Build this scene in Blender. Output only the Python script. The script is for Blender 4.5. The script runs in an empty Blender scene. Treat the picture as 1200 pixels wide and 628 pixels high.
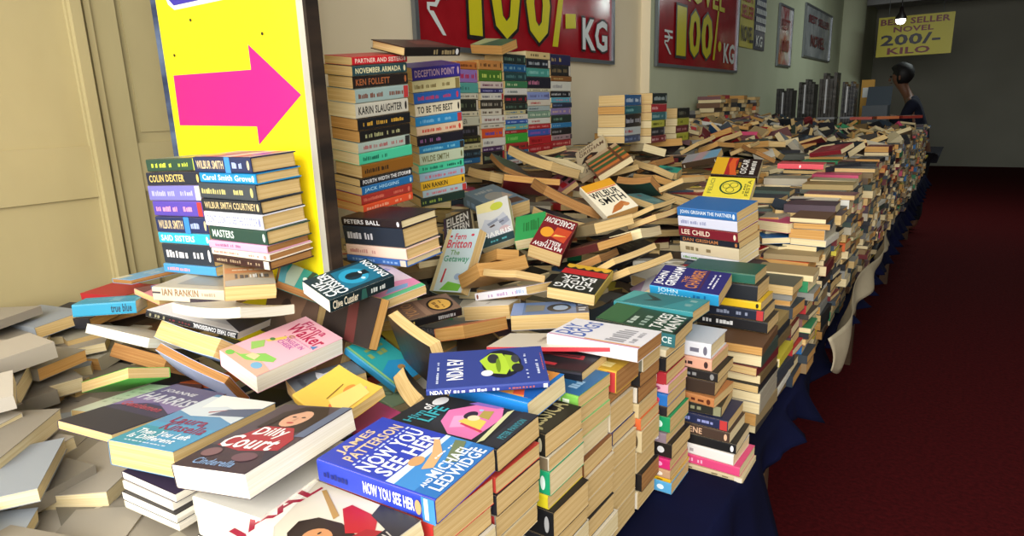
import bpy, bmesh, math, random
from mathutils import Vector, Matrix, Euler
R_ = random.Random(7)
SC = bpy.context.scene
COL = SC.collection
# ------------------------------------------------------------------ helpers
def lin(h):
    out = []
    for i in (0, 2, 4):
        c = int(h[i:i+2], 16) / 255.0
        out.append(c/12.92 if c <= .04045 else ((c+.055)/1.055)**2.4)
    return (*out, 1.0)
MATS = {}
def ink(h, rough=.42, metal=0., key='', spec=.4):
    k = (h, rough, metal, key)
    if k in MATS: return MATS[k]
    m = bpy.data.materials.new('ink_' + h); m.use_nodes = True
    nt = m.node_tree; b = nt.nodes['Principled BSDF']
    b.inputs['Base Color'].default_value = lin(h); b.inputs['Roughness'].default_value = rough
    b.inputs['Metallic'].default_value = metal; b.inputs['Specular IOR Level'].default_value = spec
    MATS[k] = m; return m
def noisy(name, h1, h2, scale=(6, 6, 6), rough=.8, detail=4, bump=0., lo=.35, hi=.65, spec=.3, coord='Object', bscale=None):
    m = bpy.data.materials.new(name); m.use_nodes = True
    nt = m.node_tree; N = nt.nodes; L = nt.links; b = N['Principled BSDF']
    tc = N.new('ShaderNodeTexCoord'); mp = N.new('ShaderNodeMapping'); mp.inputs['Scale'].default_value = scale
    nz = N.new('ShaderNodeTexNoise'); nz.inputs['Scale'].default_value = 1; nz.inputs['Detail'].default_value = detail
    cr = N.new('ShaderNodeValToRGB'); e = cr.color_ramp.elements
    e[0].position = lo; e[0].color = lin(h1); e[1].position = hi; e[1].color = lin(h2)
    L.new(tc.outputs[coord], mp.inputs['Vector']); L.new(mp.outputs['Vector'], nz.inputs['Vector'])
    L.new(nz.outputs['Fac'], cr.inputs['Fac']); L.new(cr.outputs['Color'], b.inputs['Base Color'])
    b.inputs['Roughness'].default_value = rough; b.inputs['Specular IOR Level'].default_value = spec
    if bump:
        bp = N.new('ShaderNodeBump'); bp.inputs['Strength'].default_value = bump; bp.inputs['Distance'].default_value = .01
        L.new(nz.outputs['Fac'], bp.inputs['Height']); L.new(bp.outputs['Normal'], b.inputs['Normal'])
    return m
PAGE = {'c': noisy('pages_cream', 'd9c594', 'e8d8ae', (5, 5, 700), .9, 2), 'w': noisy('pages_white', 'e6dfcc', 'f2ede0', (5, 5, 700), .9, 2),
        't': noisy('pages_tan', 'c9a76a', 'dcc08a', (5, 5, 700), .9, 2), 'o': noisy('pages_ochre', 'bc8a48', 'd0a262', (5, 5, 700), .9, 2),
        'b': noisy('pages_brown', '9a6a3a', 'b58650', (5, 5, 700), .9, 2)}
def link(o, parent=None):
    COL.objects.link(o)
    if parent is not None: o.parent = parent
    return o
def mesh_obj(name, verts, faces, mats, idx=None, parent=None, smooth=False):
    me = bpy.data.meshes.new(name); me.from_pydata(verts, [], faces)
    for m in mats: me.materials.append(m)
    if idx: me.polygons.foreach_set('material_index', idx)
    if smooth: me.polygons.foreach_set('use_smooth', [True]*len(faces))
    me.update(); return link(bpy.data.objects.new(name, me), parent)
def empty(name, loc=(0, 0, 0), rot=(0, 0, 0)):
    o = bpy.data.objects.new(name, None); o.empty_display_size = .05; o.location = loc; o.rotation_euler = rot; return link(o)
def tag(o, label, cat, group=None):
    o['label'] = label; o['category'] = cat
    if group: o['group'] = group
    return o
class MB:
    def __init__(s): s.v = []; s.f = []; s.i = []; s.m = []
    def slot(s, m):
        if m not in s.m: s.m.append(m)
        return s.m.index(m)
    def add(s, vs, fs, m):
        o = len(s.v); k = s.slot(m); s.v += [tuple(v) for v in vs]
        for f in fs: s.f.append(tuple(o+i for i in f)); s.i.append(k)
    def box(s, lo, hi, m, M=None):
        vs = [Vector((x, y, z)) for x in (lo[0], hi[0]) for y in (lo[1], hi[1]) for z in (lo[2], hi[2])]
        if M is not None: vs = [M @ v for v in vs]
        s.add(vs, [(0, 1, 3, 2), (4, 6, 7, 5), (0, 4, 5, 1), (2, 3, 7, 6), (0, 2, 6, 4), (1, 5, 7, 3)], m)
    def tube(s, pts, rad, m, n=10, caps=True):
        P = [Vector(p) for p in pts]; rs = rad if isinstance(rad, (list, tuple)) else [rad]*len(P); vs = []; fs = []
        for i, p in enumerate(P):
            d = (P[min(i+1, len(P)-1)]-P[max(i-1, 0)]).normalized()
            a = d.cross(Vector((0, 0, 1))) if abs(d.z) < .95 else d.cross(Vector((1, 0, 0))); a.normalize(); b = d.cross(a)
            for k in range(n):
                t = 2*math.pi*k/n; vs.append(p+(a*math.cos(t)+b*math.sin(t))*rs[i])
        for i in range(len(P)-1):
            for k in range(n): fs.append((i*n+k, i*n+(k+1) % n, (i+1)*n+(k+1) % n, (i+1)*n+k))
        if caps: fs += [tuple(range(n-1, -1, -1)), tuple(range((len(P)-1)*n, len(P)*n))]
        s.add(vs, fs, m)
    def lathe(s, prof, c, m, n=20):
        vs = []; fs = []
        for r, z in prof:
            for k in range(n): t = 2*math.pi*k/n; vs.append((c[0]+r*math.cos(t), c[1]+r*math.sin(t), c[2]+z))
        for i in range(len(prof)-1):
            for k in range(n): fs.append((i*n+k, i*n+(k+1) % n, (i+1)*n+(k+1) % n, (i+1)*n+k))
        s.add(vs, fs, m)
    def obj(s, name, parent=None, smooth=False): return mesh_obj(name, s.v, s.f, s.m, s.i, parent, smooth)
# lettering: outlines of the built-in typeface, scaled to a unit box
TXT = {}
def glyphs(t, bold=.022):
    if (t, bold) in TXT: return TXT[(t, bold)]
    cu = bpy.data.curves.new('lettering', 'FONT'); cu.body = t; cu.resolution_u = 2; cu.offset = bold; cu.space_character = 1.06
    ob = bpy.data.objects.new('lettering', cu); me = bpy.data.meshes.new_from_object(ob)
    vs = [(v.co.x, v.co.y) for v in me.vertices]; fs = [tuple(p.vertices) for p in me.polygons]
    bpy.data.objects.remove(ob); bpy.data.curves.remove(cu); bpy.data.meshes.remove(me)
    if vs:
        x0 = min(v[0] for v in vs); x1 = max(v[0] for v in vs); y0 = min(v[1] for v in vs); y1 = max(v[1] for v in vs)
        vs = [((x-x0)/(x1-x0), (y-y0)/max(y1-y0, 1e-6)) for x, y in vs]
    TXT[(t, bold)] = (vs, fs); return vs, fs
def art_shapes(a, rng):
    """one printed mark -> list of (uv points, faces, colour)"""
    k = a[1]
    if k == 'r': return [([(a[2], a[3]), (a[4], a[3]), (a[4], a[5]), (a[2], a[5])], [(0, 1, 2, 3)], a[6])]
    if k == 'e': return [([(a[2]+a[4]*math.cos(t*math.pi/9), a[3]+a[5]*math.sin(t*math.pi/9)) for t in range(18)], [tuple(range(18))], a[6])]
    if k == 'ring':
        n = 22; o = [(a[2]+a[4]*math.cos(t*2*math.pi/n), a[3]+a[5]*math.sin(t*2*math.pi/n)) for t in range(n)]
        i = [(a[2]+a[4]*.84*math.cos(t*2*math.pi/n), a[3]+a[5]*.84*math.sin(t*2*math.pi/n)) for t in range(n)]
        return [(o+i, [(t, (t+1) % n, n+(t+1) % n, n+t) for t in range(n)], a[6])]
    if k == 'p':
        pts = a[2]; ar = sum(pts[i][0]*pts[(i+1) % len(pts)][1]-pts[(i+1) % len(pts)][0]*pts[i][1] for i in range(len(pts)))
        return [(pts if ar > 0 else pts[::-1], [tuple(range(len(pts)))], a[3])]
    if k == 't':
        vs, fs = glyphs(a[7]); rot = a[8] if len(a) > 8 else 0
        w, h = a[4]-a[2], a[5]-a[3]
        if rot == 180: vs = [(1-x, 1-y) for x, y in vs]
        return [([(a[2]+x*w, a[3]+y*h) for x, y in vs], fs, a[6])]
    if k == 'b':                                    # a run of print too small to read: blocks of uneven width
        out = []; n = a[7]; u = a[2]; st = (a[4]-a[2])/n
        for i in range(n):
            w = st*rng.uniform(.45, .95)
            if rng.random() < .15: u += st; continue
            h = (a[5]-a[3])*rng.uniform(.7, 1); out.append(([(u, a[3]), (u+w, a[3]), (u+w, a[3]+h), (u, a[3]+h)], [(0, 1, 2, 3)], a[6])); u += st
        return out
    return []
def make_book(root, L, W, T, cover, spine, page, hb, bend, art, seed):
    """cover (with its print) and page block under ROOT; front +z, spine -y, head of the book -x"""
    rng = random.Random(seed); t = .0022 if hb else .0008; inset = .0032 if hb else .0006
    r = min(.0035, T*.25); warp = rng.uniform(.0003, .0010) if seed <= 115 and not any(a[0] == 'F' for a in art) else 0
    def Z(x, y): return bend*((y/W+.5)**2*.7+(2*x/L)**2*.5) + warp*math.sin(5*x/L+seed)*math.cos(3*y/W+seed)
    nx = 7 if bend or not hb else 1; ny = 5 if bend else 2
    def prof(d):
        o = []; yf = W/2
        for i in range(ny): o.append((yf+(-W/2+r-yf)*i/(ny-1), T/2-d))
        rr = max(r-d, .0002)
        for k in (1, 2, 3): a = math.pi/2*k/3; o.append((-W/2+r-rr*math.sin(a), T/2-r+rr*math.cos(a)))
        for k in (0, 1, 2): a = math.pi/2*k/3; o.append((-W/2+r-rr*math.cos(a), -T/2+r-rr*math.sin(a)))
        for i in range(ny): o.append((-W/2+r+(yf+W/2-r)*i/(ny-1), -T/2+d))
        return o
    P = prof(0)+prof(t)[::-1]; n = len(P); mb = MB(); mc = ink(cover, .38); ms = ink(spine, .38)
    h = n//2; vs = []; xs = [-L/2+L*i/nx for i in range(nx+1)]
    for x in xs: vs += [(x, y, z+Z(x, y)) for y, z in P]
    fc, fs = [], []
    for i in range(nx):
        for k in range(n):
            q = (i*n+k, (i+1)*n+k, (i+1)*n+(k+1) % n, i*n+(k+1) % n)
            (fs if ny <= k < ny+5 else fc).append(q)
    for base in (0, nx*n):
        for k in range(h-1):
            q = (base+k, base+k+1, base+n-2-k, base+n-1-k); fc.append(q if base == 0 else q[::-1])
    mb.add(vs, fc, mc); o = len(mb.v); mb.add(vs, fs, ms)
    lay = 0
    for a in art:
        for uv, faces, colr in art_shapes(a, rng):
            m = ink(colr, .38); off = .00025+lay*.00005; pts = []
            for u, v in uv:
                if a[0] == 'F': x = L/2-v*L; y = -W/2+r+u*(W-r); pts.append((x, y, T/2+off+Z(x, y)+bend*.04))
                else: x = -L/2+u*L; z = -T/2+v*T; pts.append((x, -W/2-off, z+Z(x, -W/2)))
            mb.add(pts, faces, m)
        lay += 1
    c = mb.obj('cover', root)
    pb = MB(); y0 = -W/2+t+.0005; y1 = W/2-inset; x1 = L/2-inset; zt = T/2-t; mx = 7 if bend or not hb else 2; my = 6
    g = lambda i, j, s: (-x1+2*x1*i/mx, y0+(y1-y0)*j/my)
    vv = []; ff = []
    for s in (1, -1):
        for i in range(mx+1):
            for j in range(my+1):
                x, y = g(i, j, s); vv.append((x, y, s*zt+Z(x, y)))
    # fore edge bellies in (hardback) or out (paperback) at mid thickness
    M1 = (mx+1)*(my+1); vid = lambda i, j, s: (0 if s > 0 else M1)+i*(my+1)+j
    for i in range(mx):
        for j in range(my):
            ff.append((vid(i, j, 1), vid(i+1, j, 1), vid(i+1, j+1, 1), vid(i, j+1, 1))); ff.append((vid(i, j, -1), vid(i, j+1, -1), vid(i+1, j+1, -1), vid(i+1, j, -1)))
    mid = len(vv); bel = -.003 if hb else .0012*rng.uniform(-.5, 1.6)
    for i in range(mx+1): x, y = g(i, my, 1); vv.append((x, y+bel, Z(x, y)))
    for i in range(mx):
        ff.append((vid(i, my, 1), vid(i+1, my, 1), mid+i+1, mid+i)); ff.append((mid+i, mid+i+1, vid(i+1, my, -1), vid(i, my, -1)))
        ff.append((vid(i+1, 0, 1), vid(i, 0, 1), vid(i, 0, -1), vid(i+1, 0, -1)))
    for i in (0, mx):
        for j in range(my):
            q = (vid(i, j, 1), vid(i, j+1, 1), vid(i, j+1, -1), vid(i, j, -1)); ff.append(q if i == mx else q[::-1])
        q = (vid(i, my, 1), mid+i, vid(i, my, -1)); ff.append(q if i == mx else q[::-1])
    mesh_obj('page_block', vv, ff, [PAGE[page]], None, root)
def book(label, group, L, W, T, x, y, z, rx, ry, rz, cover, spine, page, hb, bend, art, seed):
    root = empty('hardback_book' if hb else 'paperback_book', (x, y, z), (rx, ry, rz)); tag(root, label, 'book', group)
    make_book(root, L, W, T, cover, spine, page, hb, bend, art, seed); return root
# ------------------------------------------------------------------ the books
BOOKS = [
('royal blue paperback with big white title, lying topmost at the front corner of the table','loose books lying on the pile',0.1965,0.1278,0.0337,-0.5649,0.5484,1.0472,0.0266,-0.0048,0.0543,'2b3fae','2b3fae','t',0,0,[('F','r',0,0,1,0.4,'3f86c8'),('F','p',[(0,0.4),(1,0.4),(1,0.36),(0,0.33)],'cfe4f2'),('F','r',0,0,1,0.17,'2f6fb4'),('F','t',0.16,0.86,0.7,0.955,'d9bf9a','JAMES',0),('F','t',0.1,0.745,0.92,0.845,'d9bf9a','PATTERSON',0),('F','b',0.06,0.705,0.96,0.725,'c8d2f0',14),('F','t',0.04,0.555,0.94,0.69,'ffffff','NOW YOU',0),('F','t',0.06,0.41,0.92,0.545,'ffffff','SEE HER',0),('F','e',0.42,0.37,0.1,0.05,'c99a68'),('F','p',[(0.32,0.28),(0.62,0.34),(0.86,0.44),(0.88,0.4),(0.66,0.27),(0.4,0.22)],'d9a878'),('F','b',0.5,0.27,0.95,0.285,'ffffff',10),('F','p',[(0.55,0.2),(0.95,0.3),(0.98,0.22),(0.6,0.12)],'6d7a5a'),('F','t',0.08,0.135,0.24,0.175,'e8eef8','AND',0),('F','t',0.26,0.125,0.9,0.215,'eef4ff','MICHAEL',0),('F','t',0.1,0.02,0.92,0.115,'eef4ff','LEDWIDGE',0),('S','t',0.42,0.28,0.84,0.78,'ffffff','NOW YOU SEE HER',0),('S','b',0.06,0.35,0.32,0.6,'1a2570',8),('S','r',0.9,0,1,1,'3f86c8'),('S','e',0.87,0.5,0.025,0.3,'c99a68'),('S','r',0.92,0.1,0.95,0.95,'e8eef4')],1),
('cream paperback with crimson capital title above a dark haired woman','loose books lying on the pile',0.2121,0.1489,0.0354,-0.5853,0.4122,1.0064,0.0299,-0.0996,-0.0604,'d9cfbb','d9cfbb','c',0,0,[('F','p',[(0,0.4),(0.35,0.75),(1,0.95),(1,1),(0,1)],'efe9dc'),('F','t',0.06,0.8,0.94,0.965,'a3263f','JAAL',0),('F','p',[(0.15,0.15),(0.2,0.45),(0.35,0.62),(0.5,0.66),(0.62,0.58),(0.66,0.4),(0.6,0.2),(0.7,0),(0.1,0)],'2a1c16'),('F','e',0.43,0.42,0.115,0.1,'c58a5c'),('F','e',0.38,0.43,0.02,0.008,'201410'),('F','e',0.48,0.44,0.02,0.008,'201410'),('F','e',0.43,0.36,0.035,0.012,'8c2e2a'),('F','p',[(0.58,0.3),(0.8,0.52),(0.88,0.5),(0.86,0.25),(0.7,0.15)],'b01f22'),('F','p',[(0.66,0.48),(0.72,0.48),(0.93,0.8),(0.9,0.82)],'b08a4a'),('F','p',[(0.45,0),(0.55,0.25),(0.7,0.22),(0.8,0)],'9a1d20'),('F','r',0,0,1,0.12,'1d1a1c'),('F','t',0.62,0.03,0.97,0.1,'b9b2a8','SHADUR',0),('F','p',[(0.72,0),(0.85,0.3),(1,0.34),(1,0)],'2b2a2c')],2),
('paperback with a woman in red and white script lettering on its cover','loose books lying on the pile',0.1945,0.1385,0.0338,-0.7461,0.4689,1.0605,0.1382,-0.0118,-1.4321,'4a3f45','3a3036','w',0,0,[('F','r',0,0,1,0.3,'2e2a38'),('F','p',[(0,0.15),(0.3,0.33),(0.8,0.3),(1,0.12),(1,0),(0,0)],'3c2c34'),('F','p',[(0.18,0.6),(0.2,0.85),(0.38,0.97),(0.7,0.98),(0.86,0.84),(0.84,0.58),(0.7,0.5)],'2c211d'),('F','p',[(0.15,0.42),(0.3,0.62),(0.7,0.62),(0.92,0.46),(0.95,0.3),(0.5,0.25),(0.1,0.3)],'a32a34'),('F','e',0.52,0.765,0.17,0.135,'d2a183'),('F','e',0.455,0.79,0.03,0.011,'2a1a16'),('F','e',0.59,0.79,0.03,0.011,'2a1a16'),('F','e',0.525,0.695,0.05,0.014,'b0413e'),('F','p',[(0.51,0.78),(0.54,0.78),(0.55,0.725),(0.5,0.725)],'c08e70'),('F','r',0.86,0.5,1,1,'5f6b84'),('F','p',[(0.2,0.85),(0.38,0.97),(0.5,0.9),(0.34,0.8),(0.3,0.6),(0.2,0.6)],'2c211d'),('F','t',0.3,0.44,0.74,0.6,'f6f2ee','Dilly',0),('F','t',0.1,0.28,0.84,0.46,'f6f2ee','Court',0),('F','t',0.18,0.04,0.74,0.12,'7d9cc4','Cinderella',0),('F','e',0.2,0.2,0.12,0.06,'7a5a5e'),('F','e',0.7,0.18,0.15,0.06,'6a4a52')],3),
('paperback with blue and white painted landscape cover, at the near table end','loose books lying on the pile',0.1953,0.1315,0.0387,-0.9319,0.4693,1.0307,0.0356,-0.0786,-1.3626,'5b8fb6','5b8fb6','t',0,0,[('F','r',0,0,1,0.38,'4f9ac0'),('F','r',0,0,0.45,0.3,'3f93a6'),('F','p',[(0,0.62),(0.3,0.55),(0.7,0.6),(1,0.52),(1,0.95),(0,0.95)],'cdd6dc'),('F','p',[(0.2,0.72),(0.5,0.8),(0.9,0.72),(1,0.8),(1,1),(0.1,1)],'e8e8e4'),('F','p',[(0.5,0.6),(1,0.66),(1,0.85),(0.6,0.75)],'56617a'),('F','p',[(0.42,0.66),(0.62,0.74),(0.6,0.72),(0.44,0.64)],'9a2836'),('F','t',0.2,0.4,0.74,0.52,'8a2a4c','Laura',0),('F','t',0.26,0.27,0.92,0.4,'8a2a4c','Kinsella',0),('F','t',0.08,0.165,0.88,0.245,'f2f6fa','Then You Left',0),('F','t',0.1,0.085,0.8,0.155,'f2f6fa','Is Different',0),('F','b',0.1,0.04,0.8,0.055,'dfe8f0',12)],4),
('thin black and violet paperback with silver lettering, cut by the near table end','loose books lying on the pile',0.2037,0.1341,0.0144,-1.0705,0.4616,1.035,0.0204,-0.1111,-1.4222,'3a3550','3a3550','t',0,0,[('F','r',0,0.55,1,1,'4a4a78'),('F','p',[(0,0.4),(0.5,0.6),(1,0.45),(1,0.62),(0,0.7)],'7a6a98'),('F','t',0.05,0.6,0.95,0.76,'c9cdd6','HARRIS',0),('F','t',0.1,0.8,0.7,0.88,'c9cdd6','JOANNE',0),('F','t',0.08,0.44,0.8,0.53,'b04a5a','Gentlemen',0),('F','r',0,0,1,0.35,'2a2835')],5),
('thin pale green paperback with a faint handwritten cover, next to the violet one','loose books lying on the pile',0.1732,0.1141,0.014,-1.2998,0.5401,0.9637,0.047,-0.1276,-1.2987,'ccd6c0','ccd6c0','t',0,0,[('F','b',0.1,0.78,0.9,0.82,'a9b29c',7),('F','b',0.1,0.66,0.85,0.7,'a9b29c',8),('F','b',0.1,0.54,0.9,0.58,'a9b29c',7),('F','b',0.1,0.42,0.8,0.46,'a9b29c',8),('F','b',0.1,0.3,0.9,0.34,'a9b29c',7),('F','e',0.6,0.2,0.2,0.08,'dcc9c4')],6),
('bright green paperback lying against the near end of the pile','loose books lying on the pile',0.1474,0.0918,0.0222,-1.3844,0.5678,0.9801,0.376,0.3262,-2.8768,'5cc24e','5cc24e','t',0,0,[('F','r',0,0,1,0.2,'e6c84a')],7),
('old paperback with deep brown page edges, tilted in the hollow of the near pile','loose books lying on the pile',0.1805,0.1117,0.0326,-1.4641,0.6763,0.9677,0.5458,-0.0492,-2.9931,'3b2a24','3b2a24','b',0,0,[],8),
('cream paperback with pale page edges lying above the deep brown one','loose books lying on the pile',0.2078,0.135,0.0211,-1.528,0.68,1.0138,0.3775,-0.0492,-2.963,'e6e0d2','e6e0d2','w',0,0,[],9),
('pale lavender and white paperback splayed open under the thick one with tan edges','loose books lying on the pile',0.1817,0.11,0.0176,-1.2676,0.6656,0.9781,0.8512,-0.2978,-2.9032,'b9c4ea','b9c4ea','b',0,0.005,[('F','r',0.5,0,1,0.4,'6a76a6'),('F','b',0.2,0.5,0.8,0.7,'8a7ac0',6)],10),
('very thick paperback, tan page edges toward the viewer and pale blue cover','loose books lying on the pile',0.2028,0.1313,0.04,-1.3121,0.7147,1.0128,0.6056,-0.0585,-3.0754,'a9c8ea','a9c8ea','t',0,0.006,[('F','r',0,0.8,1,1,'3a4a78')],11),
('white paperback with black spine and inverted white title, leaning over the thick tan edged one','loose books lying on the pile',0.2145,0.1375,0.0156,-1.3526,0.7491,1.0683,-0.1105,0.2196,0.4377,'e9e9ec','16161a','w',0,0,[('S','t',0.52,0.2,0.98,0.8,'e8e8e8','ZERO THREE CONFESSIONAL',180),('S','b',0.04,0.25,0.22,0.7,'8a8468',6),('S','b',0.26,0.3,0.5,0.6,'6a2a2e',7),('F','r',0.2,0.1,0.9,0.5,'c9ccd6'),('F','p',[(0,0),(1,0),(1,0.2),(0.4,0.3)],'3a3a48')],12),
('bent paperback with fanned white page edges below the pale author spine','loose books lying on the pile',0.211,0.1308,0.0202,-1.2081,0.7199,1.11,0.1611,0.0761,-3.047,'d6cbb4','d6cbb4','w',0,0.012,[],13),
('pale stone paperback whose spine carries brown author capitals, beside the cyan spined one','loose books lying on the pile',0.2125,0.1379,0.0329,-1.4298,0.8088,1.1131,-0.0019,0.0235,0.4013,'cfc4ac','cfc4ac','t',0,0,[('S','t',0.12,0.42,0.56,0.92,'8a6a4e','IAN RANKIN',0),('S','b',0.6,0.5,0.8,0.75,'a89a84',7),('S','r',0.45,0,0.95,0.3,'3a3038'),('S','r',0,0.55,0.1,0.68,'4a4248'),('F','r',0.2,0.2,0.8,0.8,'a9a498')],14),
('tan paperback with a grey sculpted pattern cover, lying before the two block stack','loose books lying on the pile',0.1669,0.1013,0.0322,-1.273,0.8036,1.1538,-0.075,0.1063,-0.5577,'b99a72','b99a72','t',0,0,[('F','r',0,0.5,1,0.72,'c98a5a'),('F','b',0.1,0.8,0.9,0.95,'5a5148',6),('F','b',0.15,0.6,0.85,0.66,'e2cfae',6),('F','b',0.1,0.28,0.9,0.46,'6a6258',8),('F','p',[(0,0),(1,0),(1,0.22),(0.5,0.3),(0,0.2)],'b2ab9a'),('F','b',0.5,0.3,0.8,0.45,'e6e2da',5)],15),
('cyan paperback, dark title along its spine, at the left end under the door','loose books lying on the pile',0.1332,0.0849,0.0298,-1.6434,0.6711,1.075,-0.0836,0.0272,0.8438,'2f9fc0','2590b4','w',0,0,[('F','b',0.1,0.1,0.9,0.9,'5ab4d4',9),('F','b',0.2,0.3,0.8,0.5,'8ac8dc',8),('S','t',0.6,0.2,0.93,0.85,'173a52','true blue',0)],16),
('slim sky blue paperback with brown page edges, before the left block','loose books lying on the pile',0.1534,0.1032,0.0114,-1.7174,0.8128,1.1114,0.0835,0.0186,-1.5792,'7ab4e0','7ab4e0','b',0,0,[('F','r',0,0,0.35,0.25,'d9d6c0'),('F','b',0.3,0.4,0.8,0.6,'d6e8f4',6)],17),
('thin pink and red paperback with blue brush strokes on its cover','loose books lying on the pile',0.1896,0.1329,0.015,-1.5665,0.8165,1.0911,-0.051,-0.0346,-1.6368,'d98a92','d98a92','t',0,0,[('F','p',[(0,0.1),(0.5,0.2),(0.6,0.5),(0.3,0.55),(0.1,0.4)],'5a7ab8'),('F','p',[(0.5,0.3),(0.8,0.4),(0.85,0.6),(0.6,0.55)],'4a5a88'),('F','p',[(0.1,0.6),(0.9,0.62),(1,0.9),(0.1,0.95)],'d2566a'),('F','t',0.2,0.72,0.85,0.9,'f2dfe2','RISK',0),('F','b',0.2,0.62,0.8,0.68,'f0d6da',6),('F','p',[(0,0),(0.4,0),(0.3,0.12),(0,0.2)],'7a4a48')],18),
('aqua green paperback with a burst of light on its cover, tilted behind the dark thriller','loose books lying on the pile',0.1211,0.0777,0.0211,-1.2052,0.8975,1.1319,-0.4831,-0.5214,-2.1288,'2f9a94','2f9a94','b',0,0,[('F','e',0.5,0.5,0.12,0.07,'e8f4ee'),('F','p',[(0,1),(0.15,1),(0.48,0.55),(0.42,0.52)],'173c40'),('F','p',[(0,0.6),(0,0.7),(0.42,0.55),(0.42,0.5)],'173c40'),('F','p',[(0.3,1),(0.8,1),(0.55,0.6)],'8ac4b4'),('F','p',[(0,0.2),(1,0.05),(1,0.3),(0,0.42)],'a9b8a4'),('F','r',0,0,1,0.12,'5a9aa4')],19),
('pink paperback with magenta author name and a painted garden scene on its cover','loose books lying on the pile',0.2041,0.1318,0.039,-1.133,0.7723,1.0221,-0.2127,0.0772,-1.6391,'f2b8c4','f2b8c4','w',0,0,[('F','t',0.18,0.855,0.74,0.965,'c23a6a','Fiona',0),('F','t',0.12,0.68,0.94,0.86,'b82452','Walker',0),('F','t',0.3,0.55,0.84,0.61,'b05aa0','TONGUE IN',0),('F','t',0.36,0.48,0.72,0.54,'b05aa0','CHEEK',0),('F','p',[(0,0),(1,0),(1,0.14),(0.5,0.2),(0,0.16)],'e8b09a'),('F','p',[(0.05,0.08),(0.3,0.1),(0.55,0.28),(0.8,0.3),(0.85,0.24),(0.5,0.08)],'8cc860'),('F','p',[(0.1,0.3),(0.3,0.22),(0.36,0.34),(0.2,0.42)],'9ac86a'),('F','p',[(0.2,0.42),(0.28,0.42),(0.4,0.58),(0.34,0.62)],'e8cf62'),('F','e',0.42,0.64,0.06,0.03,'b98a62'),('F','e',0.26,0.48,0.05,0.025,'5a8a4a'),('F','p',[(0.86,0.66),(0.95,0.72),(0.97,0.64)],'5a86b8'),('F','e',0.75,0.1,0.1,0.05,'7ab0d0'),('F','e',0.15,0.05,0.08,0.04,'7cc05a'),('F','p',[(0.4,0.12),(0.6,0.14),(0.55,0.22),(0.4,0.2)],'f0d0a0'),('F','b',0.4,0.63,0.95,0.65,'d890b0',10)],20),
('dark thriller paperback with white author name and teal glow, beside the aqua green one','loose books lying on the pile',0.1625,0.1042,0.0306,-1.071,0.9123,1.1424,0.2443,-0.1198,1.4028,'15333f','12262c','w',0,0,[('F','p',[(0.1,0.1),(0.9,0.1),(0.9,0.62),(0.1,0.7)],'1c6d8a'),('F','e',0.5,0.42,0.32,0.2,'2a9ac0'),('F','e',0.5,0.42,0.16,0.12,'123040'),('F','p',[(0.4,0.2),(0.5,0.5),(0.62,0.5),(0.6,0.2)],'0e2028'),('F','t',0.06,0.82,0.74,0.97,'f2f6f8','CLIVE',0),('F','t',0.04,0.66,0.98,0.82,'f2f6f8','CUSSLER',0),('F','t',0.08,0.03,0.94,0.14,'f2f6f8','DRAGON',0),('F','e',0.3,0.35,0.05,0.03,'bfe4f0'),('F','e',0.55,0.3,0.06,0.02,'dff0f6'),('S','t',0.04,0.2,0.42,0.85,'e6dcc4','Clive Cussler',0),('S','p',[(0.46,0.1),(0.56,0.1),(0.54,0.9),(0.48,0.9)],'2a5a52'),('S','b',0.62,0.3,0.86,0.7,'cfd6d2',7)],21),
('white paperback with pink and green watercolour edge, tucked behind the dark thriller','loose books lying on the pile',0.1833,0.1192,0.022,-1.1074,1.0471,1.1022,0.1426,0.1299,-0.2661,'f0d9e6','f0d9e6','t',0,0,[('F','r',0,0,1,0.1,'5ac48a'),('F','p',[(0,0.1),(1,0.1),(1,0.3),(0.5,0.42),(0,0.36)],'e890b8'),('F','p',[(0.2,0.14),(0.7,0.12),(0.8,0.22),(0.4,0.26)],'7ab0e0'),('F','p',[(0.5,0.7),(0.9,0.75),(0.85,0.85),(0.5,0.8)],'b8b0e0')],22),
('very dark red paperback low in the gap below the dark thriller','loose books lying on the pile',0.1031,0.0661,0.0185,-1.2335,1.0469,0.9737,0.1109,0.0368,1.334,'241418','241418','b',0,0,[('S','t',0.3,0.2,0.8,0.8,'c4a95a','CT BULL',0),('F','p',[(0,0.5),(1,0.4),(1,0.7),(0,0.8)],'5a1c20')],23),
('brown toned paperback showing gilded spectacles on its cover, black spine, right of the dark thriller','loose books lying on the pile',0.1563,0.1003,0.0219,-1.0184,1.0825,1.0403,0.1058,-0.0812,1.0655,'7d6252','141214','t',0,0,[('F','e',0.45,0.24,0.4,0.2,'241a18'),('F','e',0.45,0.24,0.33,0.165,'d9a94e'),('F','b',0.25,0.28,0.65,0.34,'7a5428',5),('F','b',0.22,0.2,0.7,0.23,'7a5428',5),('F','t',0.1,0.62,0.9,0.8,'b98a5c','YOKO',0),('F','t',0.15,0.84,0.8,0.94,'b98a5c','SOMERS',0),('F','p',[(0,0.45),(1,0.5),(1,0.58),(0,0.55)],'9a7a64'),('S','b',0.03,0.2,0.3,0.8,'c4a95a',8),('S','b',0.62,0.25,0.9,0.7,'9a9a9a',9)],24),
('grey paperback low in the dark gap under the spectacles cover','loose books lying on the pile',0.1471,0.0916,0.0211,-1.0554,1.2047,0.9556,-0.0781,-0.0798,-0.0669,'5a5e68','5a5e68','c',0,0,[('S','t',0.2,0.2,0.8,0.8,'9a9aa4','DARESSA',0)],25),
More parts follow.
